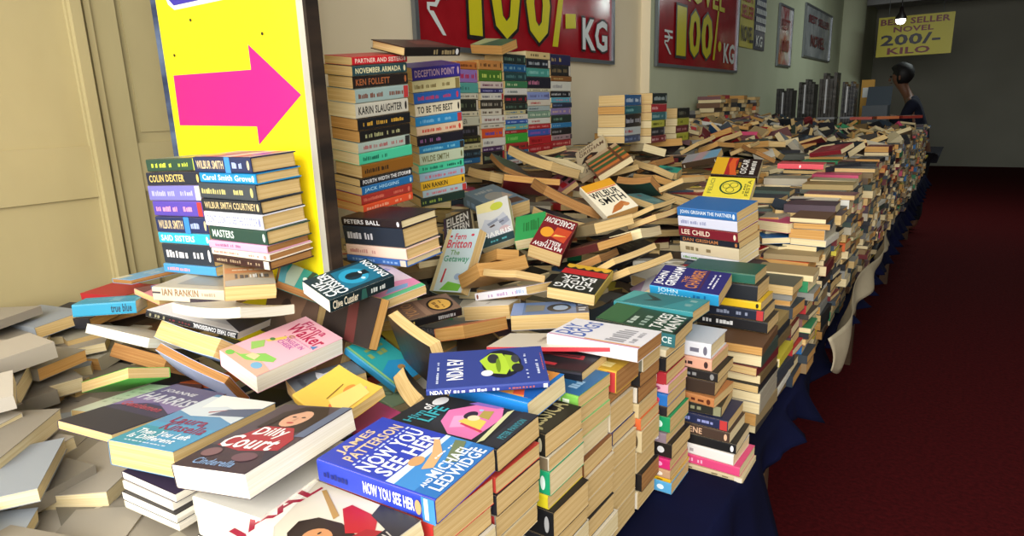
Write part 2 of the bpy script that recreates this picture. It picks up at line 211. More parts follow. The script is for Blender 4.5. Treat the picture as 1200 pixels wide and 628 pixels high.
('grey paperback with a white bird on its cover, right of the pink garden one','loose books lying on the pile',0.1447,0.0974,0.0331,-1.0568,0.8144,0.9529,0.0491,0.0488,-1.9746,'6a727a','6a727a','t',0,0,[('F','p',[(0.1,0.42),(0.35,0.5),(0.3,0.62),(0.6,0.5),(0.9,0.56),(0.6,0.42),(0.75,0.36),(0.4,0.38)],'e8ecf0'),('F','t',0.1,0.66,0.9,0.84,'8aa09a','ARIA',0),('F','b',0.1,0.12,0.9,0.2,'4a5058',8),('S','b',0.1,0.3,0.8,0.7,'a9b0b4',8)],26),
('teal and turquoise paperback with small gold marks, next to the grey bird cover','loose books lying on the pile',0.1561,0.0924,0.019,-1.0027,0.9319,0.9689,0.0606,0.3988,0.0166,'2a9a9c','2f86b0','t',0,0,[('F','p',[(0,0),(1,0),(1,0.3),(0.5,0.45),(0,0.3)],'1f86b8'),('F','b',0.2,0.6,0.9,0.7,'8aa05a',5),('F','b',0.25,0.75,0.85,0.82,'8aa05a',6),('F','e',0.6,0.25,0.1,0.05,'a07a4a'),('F','r',0,0,0.06,1,'8ab87a')],27),
('paperback standing on edge, bowed fan of cream pages over the teal cover','loose books lying on the pile',0.2056,0.1144,0.0241,-0.8548,0.8858,1.0346,1.2341,-0.0355,2.7315,'2a2422','2a2422','t',0,0.008,[],28),
('splayed paperback with cream page fan, touching the navy one','loose books lying on the pile',0.1645,0.0931,0.0301,-0.8101,0.8311,0.9551,0.8816,0.0388,2.5393,'1c1a20','1c1a20','t',0,0.01,[],29),
('creased golden yellow paperback, above the magenta one','loose books lying on the pile',0.1724,0.1079,0.0195,-0.9223,0.7349,0.9786,0.2162,-0.0357,-0.2469,'e8c052','e8c052','t',0,0.012,[('F','p',[(0.1,0.05),(0.8,0.08),(0.9,0.4),(0.3,0.5)],'f0d27a'),('F','e',0.7,0.45,0.12,0.07,'e08a3a'),('F','e',0.4,0.2,0.15,0.06,'e09a5a'),('F','e',0.25,0.35,0.06,0.05,'d8703a'),('F','p',[(0.3,0.55),(0.72,0.62),(0.72,0.6),(0.3,0.53)],'8a6a2a'),('F','e',0.8,0.25,0.08,0.05,'e8a0a0')],30),
('magenta paperback wedged between golden yellow and royal blue ones','loose books lying on the pile',0.1227,0.0786,0.0213,-0.875,0.7769,0.9242,0.3007,-0.1623,-0.3453,'c2457a','c2457a','t',0,0,[('F','b',0.1,0.3,0.6,0.36,'e0a0c0',8),('F','b',0.1,0.2,0.5,0.25,'e0a0c0',8)],31),
('sage green paperback, part hidden under the page fans','loose books lying on the pile',0.1127,0.0654,0.0187,-0.9582,0.8966,0.91,-0.0217,0.0486,-0.1655,'8fa888','8fa888','c',0,0,[('F','t',0.1,0.4,0.9,0.65,'6a7a62','FOR',0)],32),
('thin navy paperback with a lime green machine on its cover, lying diagonally','loose books lying on the pile',0.1922,0.122,0.0115,-0.6098,0.7894,1.0855,0.1125,-0.0142,0.6675,'2f3f86','2f3f86','c',0,0,[('F','t',0.18,0.7,0.76,0.84,'f2f2f2','NDA EV',0),('F','e',0.55,0.37,0.4,0.17,'12182c'),('F','p',[(0.3,0.48),(0.66,0.56),(0.86,0.46),(0.84,0.36),(0.5,0.28),(0.24,0.34)],'a8c83a'),('F','p',[(0.3,0.3),(0.8,0.34),(0.74,0.24),(0.36,0.2)],'9aba34'),('F','e',0.7,0.44,0.14,0.05,'2a2e34'),('F','e',0.4,0.24,0.12,0.05,'22262c'),('F','e',0.3,0.5,0.08,0.05,'e8e8e4'),('F','e',0.66,0.25,0.12,0.035,'3a3e44'),('F','e',0.5,0.4,0.2,0.02,'6a8a20'),('F','b',0.1,0.905,0.7,0.925,'c0c8e0',12),('F','b',0.1,0.155,0.8,0.175,'c0c8e0',14),('F','b',0.2,0.06,0.6,0.085,'c0c8e0',8),('F','b',0.3,0.02,0.8,0.03,'b05a6a',10),('S','t',0.03,0.2,0.2,0.8,'f2f2f2','NDA EV',0),('S','b',0.22,0.25,0.6,0.7,'cfd4e8',12),('S','b',0.64,0.3,0.92,0.6,'a85a5a',10),('S','r',0.95,0.2,0.985,0.8,'e8e8e8')],33),
('blue edged paperback with an orange poster style cover under the navy one','loose books lying on the pile',0.1619,0.1094,0.0339,-0.5896,0.8152,1.0476,0.0752,-0.0317,-0.0252,'1f78c8','1f78c8','c',0,0,[('F','r',0.1,0.05,1,0.95,'e89a4a'),('F','p',[(0.1,0.05),(0.4,0.05),(1,0.5),(1,0.7)],'f0c07a'),('F','p',[(0.3,0.4),(0.5,0.36),(0.9,0.8),(0.7,0.85)],'c86a2a'),('F','p',[(0.1,0.6),(0.3,0.5),(0.5,0.9),(0.3,0.95)],'f2d9b0'),('F','p',[(0.6,0.1),(0.9,0.14),(0.9,0.3),(0.7,0.24)],'f4e2c8'),('F','p',[(0.15,0.1),(0.35,0.2),(0.3,0.3),(0.12,0.24)],'d8563a'),('F','p',[(0.1,0),(0.5,0),(0.62,0.12),(0.3,0.18),(0.1,0.1)],'1f5aa8')],34),
('black paperback with a pink and yellow comic scene on its cover','loose books lying on the pile',0.1975,0.1136,0.0337,-0.5728,0.6761,1.0397,0.0013,-0.0331,0.0449,'23262c','23262c','t',0,0,[('F','p',[(0.05,0.45),(0.3,0.62),(0.62,0.68),(0.95,0.52),(0.98,0.3),(0.7,0.22),(0.05,0.24)],'e078b0'),('F','p',[(0.2,0.5),(0.5,0.58),(0.6,0.5),(0.3,0.4)],'f0a0cc'),('F','p',[(0.25,0.26),(0.55,0.3),(0.6,0.46),(0.4,0.5)],'e8c85a'),('F','e',0.62,0.47,0.12,0.05,'2a2230'),('F','e',0.56,0.42,0.08,0.05,'f0d8b0'),('F','p',[(0.6,0.3),(0.85,0.34),(0.8,0.42),(0.62,0.4)],'b09a4a'),('F','p',[(0.25,0.24),(0.3,0.24),(0.38,0.46),(0.34,0.46)],'c8365a'),('F','e',0.8,0.44,0.03,0.02,'a9c0e8'),('F','p',[(0.9,0.6),(1,0.55),(1,0.3),(0.93,0.35)],'8a68b8'),('F','t',0.1,0.82,0.45,0.9,'3a9aa8','Him',0),('F','t',0.5,0.82,0.66,0.92,'e8e8e8','of',0),('F','t',0.2,0.69,0.66,0.81,'3aa8b4','LIFE',0),('F','e',0.8,0.84,0.14,0.06,'e8e8e8'),('F','p',[(0,0.18),(0.9,0.24),(1,0.21),(0.1,0.15)],'cfd0a0'),('F','r',0,0,1,0.13,'2c3038'),('F','t',0.22,0.03,0.8,0.09,'3a8a98','PETER PAWSON',0)],35),
('black hardback with red block lettering and silver edged spine, right of the navy one','loose books lying on the pile',0.1523,0.1142,0.0263,-0.5873,0.9827,1.034,0.0179,-0.0675,0.0359,'26242a','1a1a20','t',1,0,[('F','p',[(0.45,0.15),(0.62,0.18),(0.7,0.75),(0.52,0.78)],'b8303a'),('F','p',[(0.28,0.5),(0.42,0.48),(0.46,0.86),(0.3,0.88)],'26242a'),('F','p',[(0.1,0.4),(0.2,0.4),(0.24,0.86),(0.14,0.86)],'c83a44'),('F','b',0.5,0.22,0.66,0.72,'26242a',5),('S','r',0,0.8,1,0.95,'3c3a42')],36),
('cream paperback with a thin red lower edge, between navy and white title covers','loose books lying on the pile',0.2376,0.1497,0.0078,-0.626,1.0373,1.0514,-0.1605,-0.0725,0.3102,'e9dfcd','b8303a','c',0,0,[('F','b',0.3,0.3,0.8,0.42,'8a7a72',6),('F','b',0.3,0.48,0.7,0.54,'8a7a72',6),('F','b',0.35,0.6,0.7,0.64,'a8988c',6),('S','r',0,0,1,1,'b8303a')],37),
('white paperback with blue brush lettering on its cover, lying on the front row','loose books lying on the pile',0.1843,0.1211,0.0261,-0.5331,1.0623,1.0659,-0.0354,-0.0068,0.0289,'eceaf0','e6e0e4','b',0,0,[('F','t',0.12,0.62,0.92,0.8,'4a6ab8','DOGS',0),('F','t',0.12,0.8,0.7,0.96,'4a6ab8','DAY',0),('F','r',0,0,0.05,1,'d8a0c0'),('F','r',0.05,0,0.09,0.6,'e0a050'),('F','b',0.15,0.2,0.85,0.42,'a0a0a8',7),('F','b',0.2,0.1,0.8,0.16,'a8a8b0',8)],38),
('dark green paperback with tall white title letters and teal spine foot','loose books lying on the pile',0.1817,0.1171,0.0292,-0.5453,1.2809,1.0294,0.033,0.0529,0.0348,'2a4a3a','1e2a26','t',0,0,[('F','t',0.1,0.22,0.92,0.36,'f0f0ec','TAKES',0),('F','t',0.06,0.06,0.96,0.2,'e8e8e4','MANY',0),('F','b',0.1,0.42,0.8,0.5,'9ab0a4',5),('F','b',0.1,0.56,0.8,0.64,'b8c8bc',5),('F','p',[(0,0.66),(1,0.66),(1,1),(0,1)],'3a6a44'),('F','r',0,0,1,0.04,'1a1e1c'),('S','r',0.8,0,1,1,'2f6a70'),('S','t',0.84,0.25,0.96,0.75,'d0e0e0','CE',0)],39),
('teal paperback with a soaring eagle on its cover, behind the tall white title letters','loose books lying on the pile',0.1918,0.1164,0.025,-0.5533,1.4007,1.0381,-0.0355,-0.0081,-0.0027,'2c7f86','2c7f86','t',0,0,[('F','p',[(0.3,0.7),(0.5,0.62),(0.9,0.8),(0.6,0.56),(0.5,0.5),(0.4,0.56)],'173c40'),('F','p',[(0,0),(1,0),(1,0.2),(0,0.4)],'3a98a0'),('F','b',0.3,0.1,0.8,0.2,'9ac4c0',7),('F','p',[(0,0.9),(1,0.8),(1,1),(0,1)],'4ab0b0')],40),
('thick violet paperback with white rotated author name and cyan spine, behind the eagle cover','loose books lying on the pile',0.1773,0.1126,0.0332,-0.5476,1.5827,1.0454,0.2749,0.0285,0.0212,'2c2a6a','2a9ad0','t',0,0,[('F','t',0.08,0.82,0.7,0.97,'f0f0f4','JOHN',0),('F','t',0.08,0.66,0.96,0.81,'f0f0f4','GRISHAM',0),('F','t',0.1,0.34,0.94,0.52,'c07a4a','CHAMBER',0),('F','t',0.3,0.53,0.6,0.6,'c07a4a','THE',0),('F','b',0.2,0.12,0.85,0.15,'d8d8e8',9),('F','b',0.2,0.18,0.85,0.21,'d8d8e8',9),('F','p',[(0,0.28),(1,0.3),(1,0.33),(0,0.31)],'4a2a4a'),('S','t',0.12,0.5,0.42,0.95,'bfe4f4','JOHN',0),('S','t',0.14,0.05,0.6,0.5,'bfe4f4','GRISHAM',0),('S','b',0.64,0.2,0.95,0.8,'1c6aa0',6)],41),
('paperback with burnt orange page edges and orange spine, above the navy one','loose books lying on the pile',0.1555,0.097,0.0311,-0.9384,1.1621,0.9867,0.2777,-0.1394,-1.6528,'d8784a','d8784a','o',0,0,[],42),
('off white paperback with tan page edges beside the mountain photo cover','loose books lying on the pile',0.1305,0.0839,0.0369,-0.9934,1.3226,0.9835,0.0843,0.1259,-2.8873,'e8e2d2','e8e2d2','t',0,0,[('F','b',0.3,0.4,0.7,0.48,'b8b0a0',6)],43),
('paperback with a blue mountain photograph cover, long tan edge toward the viewer','loose books lying on the pile',0.1876,0.1225,0.0379,-0.8048,1.3085,1.0021,0.0541,0.0387,-2.6051,'6a86b4','6a86b4','t',0,0,[('F','e',0.55,0.62,0.32,0.16,'26303c'),('F','e',0.55,0.64,0.2,0.1,'9ab4d8'),('F','r',0,0.84,1,1,'3a4660'),('F','b',0.2,0.87,0.9,0.97,'c0cce0',5),('F','p',[(0.2,0.18),(0.8,0.18),(0.75,0.42),(0.3,0.44)],'8a8a80'),('F','r',0,0,1,0.15,'8aa4d8')],44),
('slim white spined paperback with lilac print, sloping under the open tan one','loose books lying on the pile',0.191,0.1178,0.0216,-0.9656,1.3883,1.0215,-0.0932,-0.2547,-0.1178,'ece8ee','ece8ee','t',0,0,[('S','b',0.15,0.25,0.85,0.7,'c0a8c8',12),('S','e',0.05,0.5,0.02,0.3,'8a4a3a'),('S','b',0.82,0.3,0.97,0.8,'a0b4d0',4)],45),
('small paperback with white head edge and tan fore edge, right of the pastel cover','loose books lying on the pile',0.1539,0.0957,0.0194,-0.9673,1.3864,1.0652,0.3131,0.1549,2.8051,'c9a26a','c9a26a','t',0,0,[],46),
('open paperback with a broad tan page wedge, right of the pastel cover','loose books lying on the pile',0.1751,0.1089,0.0398,-1.0903,1.4674,1.0339,0.4342,-0.0202,-1.873,'b98a52','b98a52','o',0,0.012,[],47),
('paperback lying part open with two tan page faces, under the solid green one','loose books lying on the pile',0.0751,0.125,0.0328,-1.1514,1.5756,1.0559,0.3386,-0.1832,-2.078,'c89a5e','c89a5e','o',0,0,[],48),
('solid green paperback with cream page edges, next to the kitten cover','loose books lying on the pile',0.1781,0.1057,0.0352,-1.1641,1.7828,1.1062,0.1826,0.2789,-1.0026,'35b463','35b463','c',0,0,[('F','b',0.25,0.3,0.8,0.8,'1f8a44',7)],49),
('maroon paperback, upside down white title and an orange oval, right of the solid green one','loose books lying on the pile',0.1782,0.1033,0.0463,-1.0139,1.6744,1.1078,0.3212,-0.3737,1.7888,'7a1c24','5a1218','t',0,0,[('F','t',0.06,0.84,0.94,0.96,'f0ece6','MATTHEW',0),('F','t',0.16,0.72,0.62,0.83,'f0ece6','REILLY',0),('F','e',0.72,0.52,0.2,0.15,'e8a030'),('F','p',[(0.02,0.3),(0.5,0.3),(0.55,0.62),(0.1,0.7)],'c84a2a'),('F','p',[(0.1,0.5),(0.5,0.6),(0.45,0.52)],'f0c060'),('F','t',0.04,0.06,0.96,0.24,'f2eee8','SCARECROW',0)],50),
('dark paperback with red band and inverted white title, below the maroon one','loose books lying on the pile',0.192,0.1238,0.0302,-0.7904,1.4409,1.0524,0.1024,-0.0809,1.7939,'1e2622','c8b048','t',0,0,[('F','r',0,0,1,0.16,'e0b030'),('F','p',[(0,0.1),(0.1,0.18),(0.2,0.1),(0.3,0.18),(0.4,0.1),(0.5,0.18),(0.6,0.1),(0.7,0.18),(0.8,0.1),(0.9,0.18),(1,0.1),(1,0.22),(0,0.22)],'1a1a1a'),('F','r',0,0.2,1,0.4,'c8242c'),('F','t',0.1,0.78,0.92,0.93,'f2f2f0','LONG',0),('F','t',0.2,0.62,0.8,0.76,'f2f2f0','RIDE',0),('F','t',0.15,0.45,0.92,0.6,'f2f2f0','BACK',0)],51),
('black paperback with stacked white capitals beside the three hardback pile','loose books lying on the pile',0.174,0.108,0.0294,-1.4435,1.7445,1.1022,0.3811,0.2577,-0.8643,'1a161c','1a161c','c',0,0,[('F','t',0.1,0.5,0.9,0.9,'f0f0ee','EILEEN',0),('F','t',0.1,0.1,0.9,0.45,'f0f0ee','PATTERN',0),('F','r',0,0,0.07,1,'3a2050')],52),
('blue grey paperback with a washed portrait cover, above the kitten cover','loose books lying on the pile',0.2305,0.142,0.0536,-1.4362,1.9605,1.1596,0.1555,0.1777,-0.3113,'6d8494','6d8494','t',0,0,[('F','e',0.5,0.5,0.3,0.2,'9a9a94'),('F','p',[(0.2,0.1),(0.9,0.05),(0.9,0.25),(0.3,0.3)],'5a463c'),('F','b',0.15,0.75,0.85,0.85,'a8b0b0',7),('F','p',[(0.5,0.3),(0.9,0.35),(0.8,0.6)],'b8a898'),('S','b',0.1,0.2,0.9,0.7,'8aa4c0',6)],53),
('white paperback with a grey kitten face on its cover, leaning behind the pastel one','loose books lying on the pile',0.1867,0.1207,0.0321,-1.2945,1.763,1.12,0.4435,0.7243,-0.8114,'dcdcd6','dcdcd6','c',0,0,[('F','p',[(0.05,0.42),(0.2,0.62),(0.4,0.56),(0.65,0.6),(0.8,0.66),(0.98,0.4),(0.9,0.16),(0.1,0.14)],'c2c6d0'),('F','p',[(0.25,0.5),(0.6,0.56),(0.6,0.5),(0.3,0.44)],'8a92a4'),('F','p',[(0.6,0.5),(0.9,0.54),(0.94,0.42),(0.7,0.36)],'9aa0b2'),('F','p',[(0,0.1),(0.3,0.14),(0.2,0.32),(0,0.36)],'2a3a40'),('F','p',[(0.3,0.42),(0.46,0.45),(0.5,0.41),(0.36,0.39)],'5a4a48'),('F','p',[(0.62,0.46),(0.76,0.48),(0.78,0.45),(0.64,0.43)],'6a6a78'),('F','e',0.75,0.28,0.16,0.07,'d0b4b8'),('F','r',0,0,1,0.17,'2a4448'),('F','t',0.1,0.18,0.94,0.29,'f6f6f4','HARRIS',0),('F','b',0.2,0.06,0.8,0.1,'5aa8b0',7),('F','p',[(0,0.8),(0.5,0.75),(0.6,1),(0,1)],'e8dca0'),('F','e',0.62,0.84,0.2,0.09,'c8d04a')],54),
('pastel paperback with red author script, leaning upright against the kitten cover','loose books lying on the pile',0.2035,0.1433,0.0327,-1.235,1.4782,1.055,0.2205,0.9877,-1.519,'cfe4ea','cfe4ea','t',0,0,[('F','r',0,0,0.12,1,'e0d0a0'),('F','r',0.12,0,1,0.5,'d8ecf0'),('F','t',0.3,0.83,0.66,0.93,'d8445a','Fern',0),('F','t',0.12,0.69,0.9,0.83,'d8445a','Britton',0),('F','t',0.3,0.58,0.6,0.66,'7aa86a','The',0),('F','t',0.15,0.44,0.95,0.57,'5aa88a','Getaway',0),('F','p',[(0.3,0.02),(0.9,0.02),(0.95,0.12),(0.5,0.16)],'7cc84a'),('F','e',0.85,0.9,0.05,0.02,'d8445a'),('F','p',[(0.25,0.14),(0.32,0.14),(0.34,0.36),(0.29,0.36)],'c83a4a'),('F','e',0.75,0.24,0.1,0.05,'a8c0e0'),('F','e',0.18,0.88,0.04,0.02,'c83a4a')],55),
('curled paperback showing a wide bent tan page face, near the five back stacks','loose books lying on the pile',0.2607,0.1675,0.0369,-1.397,2.235,1.2787,0.2301,-0.2152,2.8712,'3a3430','3a3430','t',0,0.014,[],56),
('paperback with a long yellow tan edge and red back cover, under the curled one','loose books lying on the pile',0.2143,0.1393,0.0256,-1.381,2.1116,1.2064,0.4151,-0.1295,-2.491,'7a2228','7a2228','o',0,0.004,[],57),
('narrow tan edged paperback slanting down beside the curled one','loose books lying on the pile',0.2024,0.1239,0.0222,-1.5361,2.2007,1.2664,0.3951,-0.2064,2.4728,'4a5a48','4a5a48','b',0,0.004,[],58),
('tan edged paperback lying against the tall stack with mint spines','loose books lying on the pile',0.1927,0.119,0.0368,-1.6024,2.1604,1.2297,0.2582,-0.0413,2.7147,'2a2a30','2a2a30','t',0,0.004,[],59),
('big face down paperback with one speck on its long brown edge, mid heap','loose books lying on the pile',0.2357,0.1516,0.034,-1.1803,2.0347,1.1697,-0.1366,-0.4644,-2.2434,'6a5a48','6a5a48','b',0,0.012,[],60),
('tan edged paperback below the big face down one','loose books lying on the pile',0.1886,0.1162,0.0323,-1.1652,1.9553,1.1156,0.2655,-0.0617,2.5609,'2f3a4a','2f3a4a','t',0,0.004,[],61),
('rose and red checkered paperback left of the cream author cover','loose books lying on the pile',0.1461,0.0883,0.0245,-1.3724,2.3404,1.1909,0.6025,0.2285,-0.6359,'b06a74','b06a74','t',0,0,[('F','p',[(0.3,0.1),(0.6,0.1),(0.6,0.4),(0.3,0.4)],'b8242c'),('F','p',[(0,0.4),(0.3,0.4),(0.3,0.6),(0,0.6)],'2a2424'),('F','p',[(0.6,0.4),(0.9,0.4),(0.9,0.6),(0.6,0.6)],'2a2424'),('F','p',[(0.3,0.6),(0.6,0.6),(0.6,0.8),(0.3,0.8)],'c83038'),('F','p',[(0.7,0.1),(1,0.1),(1,0.25),(0.7,0.25)],'2a2424')],62),
('cream paperback with brown author capitals and a pouncing animal, leaning on the striped cover','loose books lying on the pile',0.2454,0.1612,0.0231,-1.419,2.7108,1.2662,0.6388,0.4329,-0.9689,'dccba6','dccba6','c',0,0,[('F','t',0.1,0.84,0.6,0.96,'6a4a32','JOHN',0),('F','t',0.1,0.7,0.95,0.83,'6a4a32','GRISHAM',0),('F','p',[(0.12,0.45),(0.25,0.62),(0.5,0.66),(0.72,0.52),(0.6,0.46),(0.5,0.34),(0.42,0.46),(0.25,0.44)],'3a2618'),('F','e',0.42,0.54,0.09,0.05,'a8683a'),('F','r',0.1,0.3,0.6,0.33,'9a8a72'),('F','t',0.2,0.08,0.8,0.2,'5a4a42','JURY',0)],63),
('paperback whose cover pictures orange and green book spines in a row','loose books lying on the pile',0.2445,0.1585,0.0268,-1.2628,2.5515,1.268,0.5325,0.1775,-0.8536,'8a5a3a','8a5a3a','c',0,0,[('F','r',0,0.1,1,0.22,'d87a3a'),('F','r',0,0.26,1,0.36,'3a6a3a'),('F','r',0,0.38,1,0.46,'d88a4a'),('F','r',0,0.48,1,0.58,'2f5a34'),('F','r',0,0.6,1,0.68,'e08a44'),('F','r',0,0.7,1,0.8,'4a7a3a'),('F','r',0,0.84,1,1,'d8b890'),('F','r',0.72,0,0.8,1,'6a4028')],64),
('cream paperback with black and yellow bold lettering on its cover, mid heap','loose books lying on the pile',0.1917,0.1241,0.0309,-1.0228,2.0662,1.1782,0.2405,0.4415,-0.5117,'efe6cc','efe6cc','o',0,0,[('F','r',0,0.78,1,1,'e0a028'),('F','t',0.02,0.52,0.92,0.72,'1a1a1c','WILBUR',0),('F','t',0.12,0.3,0.92,0.5,'1a1a1c','SMITH',0),('F','p',[(0.15,0.02),(0.5,0.06),(0.8,0.2),(0.7,0.28),(0.4,0.2)],'b8703a'),('F','e',0.75,0.15,0.1,0.05,'c8844a'),('F','r',0.02,0.74,0.98,0.77,'d8703a')],65),
('thick tan edged paperback under the bold black and yellow lettering cover','loose books lying on the pile',0.2016,0.1485,0.0337,-0.962,1.8627,1.1171,0.095,-0.2379,-0.5066,'8a7a5a','8a7a5a','t',0,0.004,[],66),
('lower tan edged paperback of the two under the bold lettering cover','loose books lying on the pile',0.1878,0.1379,0.0252,-0.9111,1.7573,1.0785,0.0807,-0.2931,-0.3965,'5a2a28','5a2a28','o',0,0.004,[],67),
('half open paperback with two tan leaves behind the bold lettering cover','loose books lying on the pile',0.1574,0.0985,0.0298,-1.0398,2.3711,1.1822,0.5258,0.0633,2.9641,'28443a','28443a','b',0,0.014,[],68),
('teal marbled paperback with a broad tan edge, right of the bold lettering cover','loose books lying on the pile',0.1498,0.0916,0.0248,-0.9545,2.2604,1.1486,0.0572,-0.1799,2.8468,'5a8a8c','5a8a8c','t',0,0,[('F','e',0.5,0.2,0.1,0.06,'8a4a3a'),('F','b',0.1,0.5,0.9,0.8,'7aa8a4',6)],69),
('brown edged paperback left of the yellow emblem cover','loose books lying on the pile',0.1858,0.1144,0.0304,-0.8833,2.4164,1.1329,0.2752,-0.0625,2.4812,'44404a','44404a','t',0,0.004,[],70),
('slim beige paperback with red marks left of the yellow emblem cover','loose books lying on the pile',0.1737,0.1074,0.0191,-0.8882,2.4328,1.1975,0.4065,-0.0571,-1.7348,'c8b890','c8b890','t',0,0,[('S','b',0.1,0.2,0.9,0.8,'b83a2a',8)],71),
('slim tan edged paperback beside the white spine of the aisle stack','loose books lying on the pile',0.1773,0.1095,0.0193,-0.8243,2.0069,1.134,0.3609,0.0197,-1.6498,'7a2228','7a2228','t',0,0.004,[],72),
('slim cream edged paperback above another beside the white aisle stack spine','loose books lying on the pile',0.1681,0.1038,0.0167,-0.8511,2.0532,1.1548,0.4252,0.0145,-1.6374,'4a5a48','4a5a48','t',0,0.004,[],73),
('long thick tan edged paperback lying before the rear stacks','loose books lying on the pile',0.1987,0.1211,0.0413,-1.3683,3.3959,1.2765,0.3693,-0.0094,-2.3626,'2a2a30','2a2a30','o',0,0.004,[],74),
('short tan edged block left of the long pale cover','loose books lying on the pile',0.1795,0.1109,0.0302,-1.2325,2.9987,1.214,0.3349,0.0454,-1.6737,'6a5440','6a5440','b',0,0.004,[],75),
('long pale blue and rose cover with brown spine, left of the sunset cover','loose books lying on the pile',0.1764,0.112,0.0316,-1.0735,3.2081,1.2308,0.3047,-0.2029,0.027,'a9aab0','4a3828','t',0,0,[('F','p',[(0,0),(1,0),(1,0.3),(0,0.4)],'7ab0d0'),('F','p',[(0,0.45),(1,0.4),(1,0.6),(0,0.7)],'c0a0a8'),('S','b',0.05,0.2,0.1,0.8,'d0c8b0',1),('S','b',0.92,0.2,0.96,0.8,'d0c8b0',1)],76),
('small turquoise paperback with a dark blot on the cover, below the long pale one','loose books lying on the pile',0.105,0.0708,0.0339,-1.128,2.9025,1.1921,-0.242,-0.117,-3.0858,'2f9a84','2f9a84','t',0,0,[('F','e',0.5,0.5,0.3,0.2,'1f6a6a'),('F','e',0.6,0.5,0.1,0.1,'123038')],77),
('tan edged paperback left of the small turquoise cover','loose books lying on the pile',0.1792,0.1105,0.029,-1.1389,2.7439,1.2168,0.3886,-0.0768,2.4886,'2f3a4a','2f3a4a','t',0,0.004,[],78),
('upright tan page face below the long thick block','loose books lying on the pile',0.1915,0.1184,0.0374,-1.3124,3.0872,1.277,0.2625,0.0512,2.328,'8a7a5a','8a7a5a','c',0,0.004,[],79),
('yellowish tan page block behind the sunset cover','loose books lying on the pile',0.2055,0.1267,0.0275,-1.1342,3.7519,1.2833,0.4849,0.1182,-1.7634,'5a2a28','5a2a28','t',0,0.004,[],80),
('tan page strip rising behind the long pale cover','loose books lying on the pile',0.1912,0.1176,0.0216,-1.1776,3.4414,1.2817,0.4421,0.1448,-1.705,'28443a','28443a','t',0,0.004,[],81),
('tan page strip above the sunset cover','loose books lying on the pile',0.1928,0.1191,0.0275,-1.1188,3.5743,1.2532,0.3729,-0.1035,-1.7544,'44404a','44404a','o',0,0.004,[],82),
('small slanted paperback right of the sunset cover','loose books lying on the pile',0.1875,0.1156,0.0213,-0.8932,3.5462,1.2307,0.4253,-0.1087,2.2183,'3a3430','3a3430','b',0,0.004,[],83),
('small tan strip beyond the sunset cover','loose books lying on the pile',0.1856,0.1146,0.0218,-1.0056,3.7139,1.2482,0.3823,0.0582,-1.5749,'7a2228','7a2228','t',0,0.004,[],84),
('tan edged paperback between curled one and checkered cover','loose books lying on the pile',0.1783,0.11,0.0291,-1.4059,2.3946,1.2646,0.3603,-0.0603,2.7739,'4a5a48','4a5a48','c',0,0.004,[],85),
('slim paperback on top beside the rear stack of black books','loose books lying on the pile',0.1911,0.1179,0.0232,-1.6115,2.5976,1.284,0.3632,0.0779,-1.7205,'2a2a30','2a2a30','t',0,0.004,[],86),
('tan edged paperback below the striped cover','loose books lying on the pile',0.1759,0.1084,0.0268,-1.2459,2.6011,1.2059,0.4009,0.0917,-1.8776,'6a5440','6a5440','t',0,0.004,[],87),
('tan edged paperback right of the half open leaves','loose books lying on the pile',0.1708,0.1057,0.0278,-1.0505,2.5445,1.1906,0.3119,0.0452,2.5191,'2f3a4a','2f3a4a','o',0,0.004,[],88),
('tan edged paperback in the hollow above the red band cover','loose books lying on the pile',0.16,0.099,0.0231,-0.8814,1.6961,1.0487,0.4112,-0.0728,-1.4465,'8a7a5a','8a7a5a','b',0,0.004,[],89),
('shadowed paperback under the teal marbled cover','loose books lying on the pile',0.1769,0.1095,0.0311,-0.8492,1.9182,1.0873,0.298,-0.1109,-1.5309,'28443a','28443a','c',0,0.004,[],90),
('upper of two long tan page strips left of the violet paperback','loose books lying on the pile',0.199,0.1203,0.0189,-0.7758,1.6524,1.0667,0.5132,0.0532,-1.7621,'44404a','44404a','t',0,0.004,[],91),
('lower of two long tan page strips left of the violet paperback','loose books lying on the pile',0.1933,0.1169,0.021,-0.7312,1.6572,1.0483,0.4225,0.0468,-1.8232,'3a3430','3a3430','t',0,0.004,[],92),
('dark olive paperback in the hollow left of the aisle stack of six','loose books lying on the pile',0.1589,0.0991,0.0256,-0.9318,2.0178,1.0371,0.2004,0.1829,-0.3092,'38342e','38342e','t',0,0,[('F','b',0.2,0.2,0.8,0.8,'5a5a48',7)],93),
('blue patterned paperback above the red band cover','loose books lying on the pile',0.1064,0.0637,0.018,-0.9572,1.8788,0.9746,0.408,0.2289,-0.4806,'3a5a7c','3a5a7c','c',0,0,[('F','b',0.1,0.1,0.9,0.9,'c0b060',9),('F','b',0.2,0.3,0.8,0.6,'8aa8c8',8)],94),
('lilac and white paperback squeezed beside the thick violet one','loose books lying on the pile',0.1457,0.0899,0.0224,-0.693,1.6627,1.0007,0.4772,-0.1696,-0.9672,'c8a8c4','c8a8c4','c',0,0,[('F','p',[(0,0),(0.4,0),(1,1),(0.6,1)],'f0ecf0')],95),
('black paperback with yellow, red and orange sunset bands, behind the yellow emblem cover','loose books lying on the pile',0.1946,0.1286,0.0372,-0.8253,2.9316,1.2067,0.5306,0.048,0.109,'2a1c18','2a1c18','c',0,0,[('F','r',0,0.72,1,1,'e8b428'),('F','r',0,0.5,1,0.72,'b02a28'),('F','p',[(0,0.45),(0.3,0.5),(0.8,0.55),(1,0.5),(1,0.64),(0.6,0.68),(0.2,0.62),(0,0.6)],'e0602a'),('F','t',0.1,0.26,0.95,0.4,'e8e4dc','OSCAR',0),('F','b',0.1,0.42,0.8,0.48,'c08a3a',6),('F','b',0.1,0.1,0.9,0.2,'e8e4dc',7)],96),
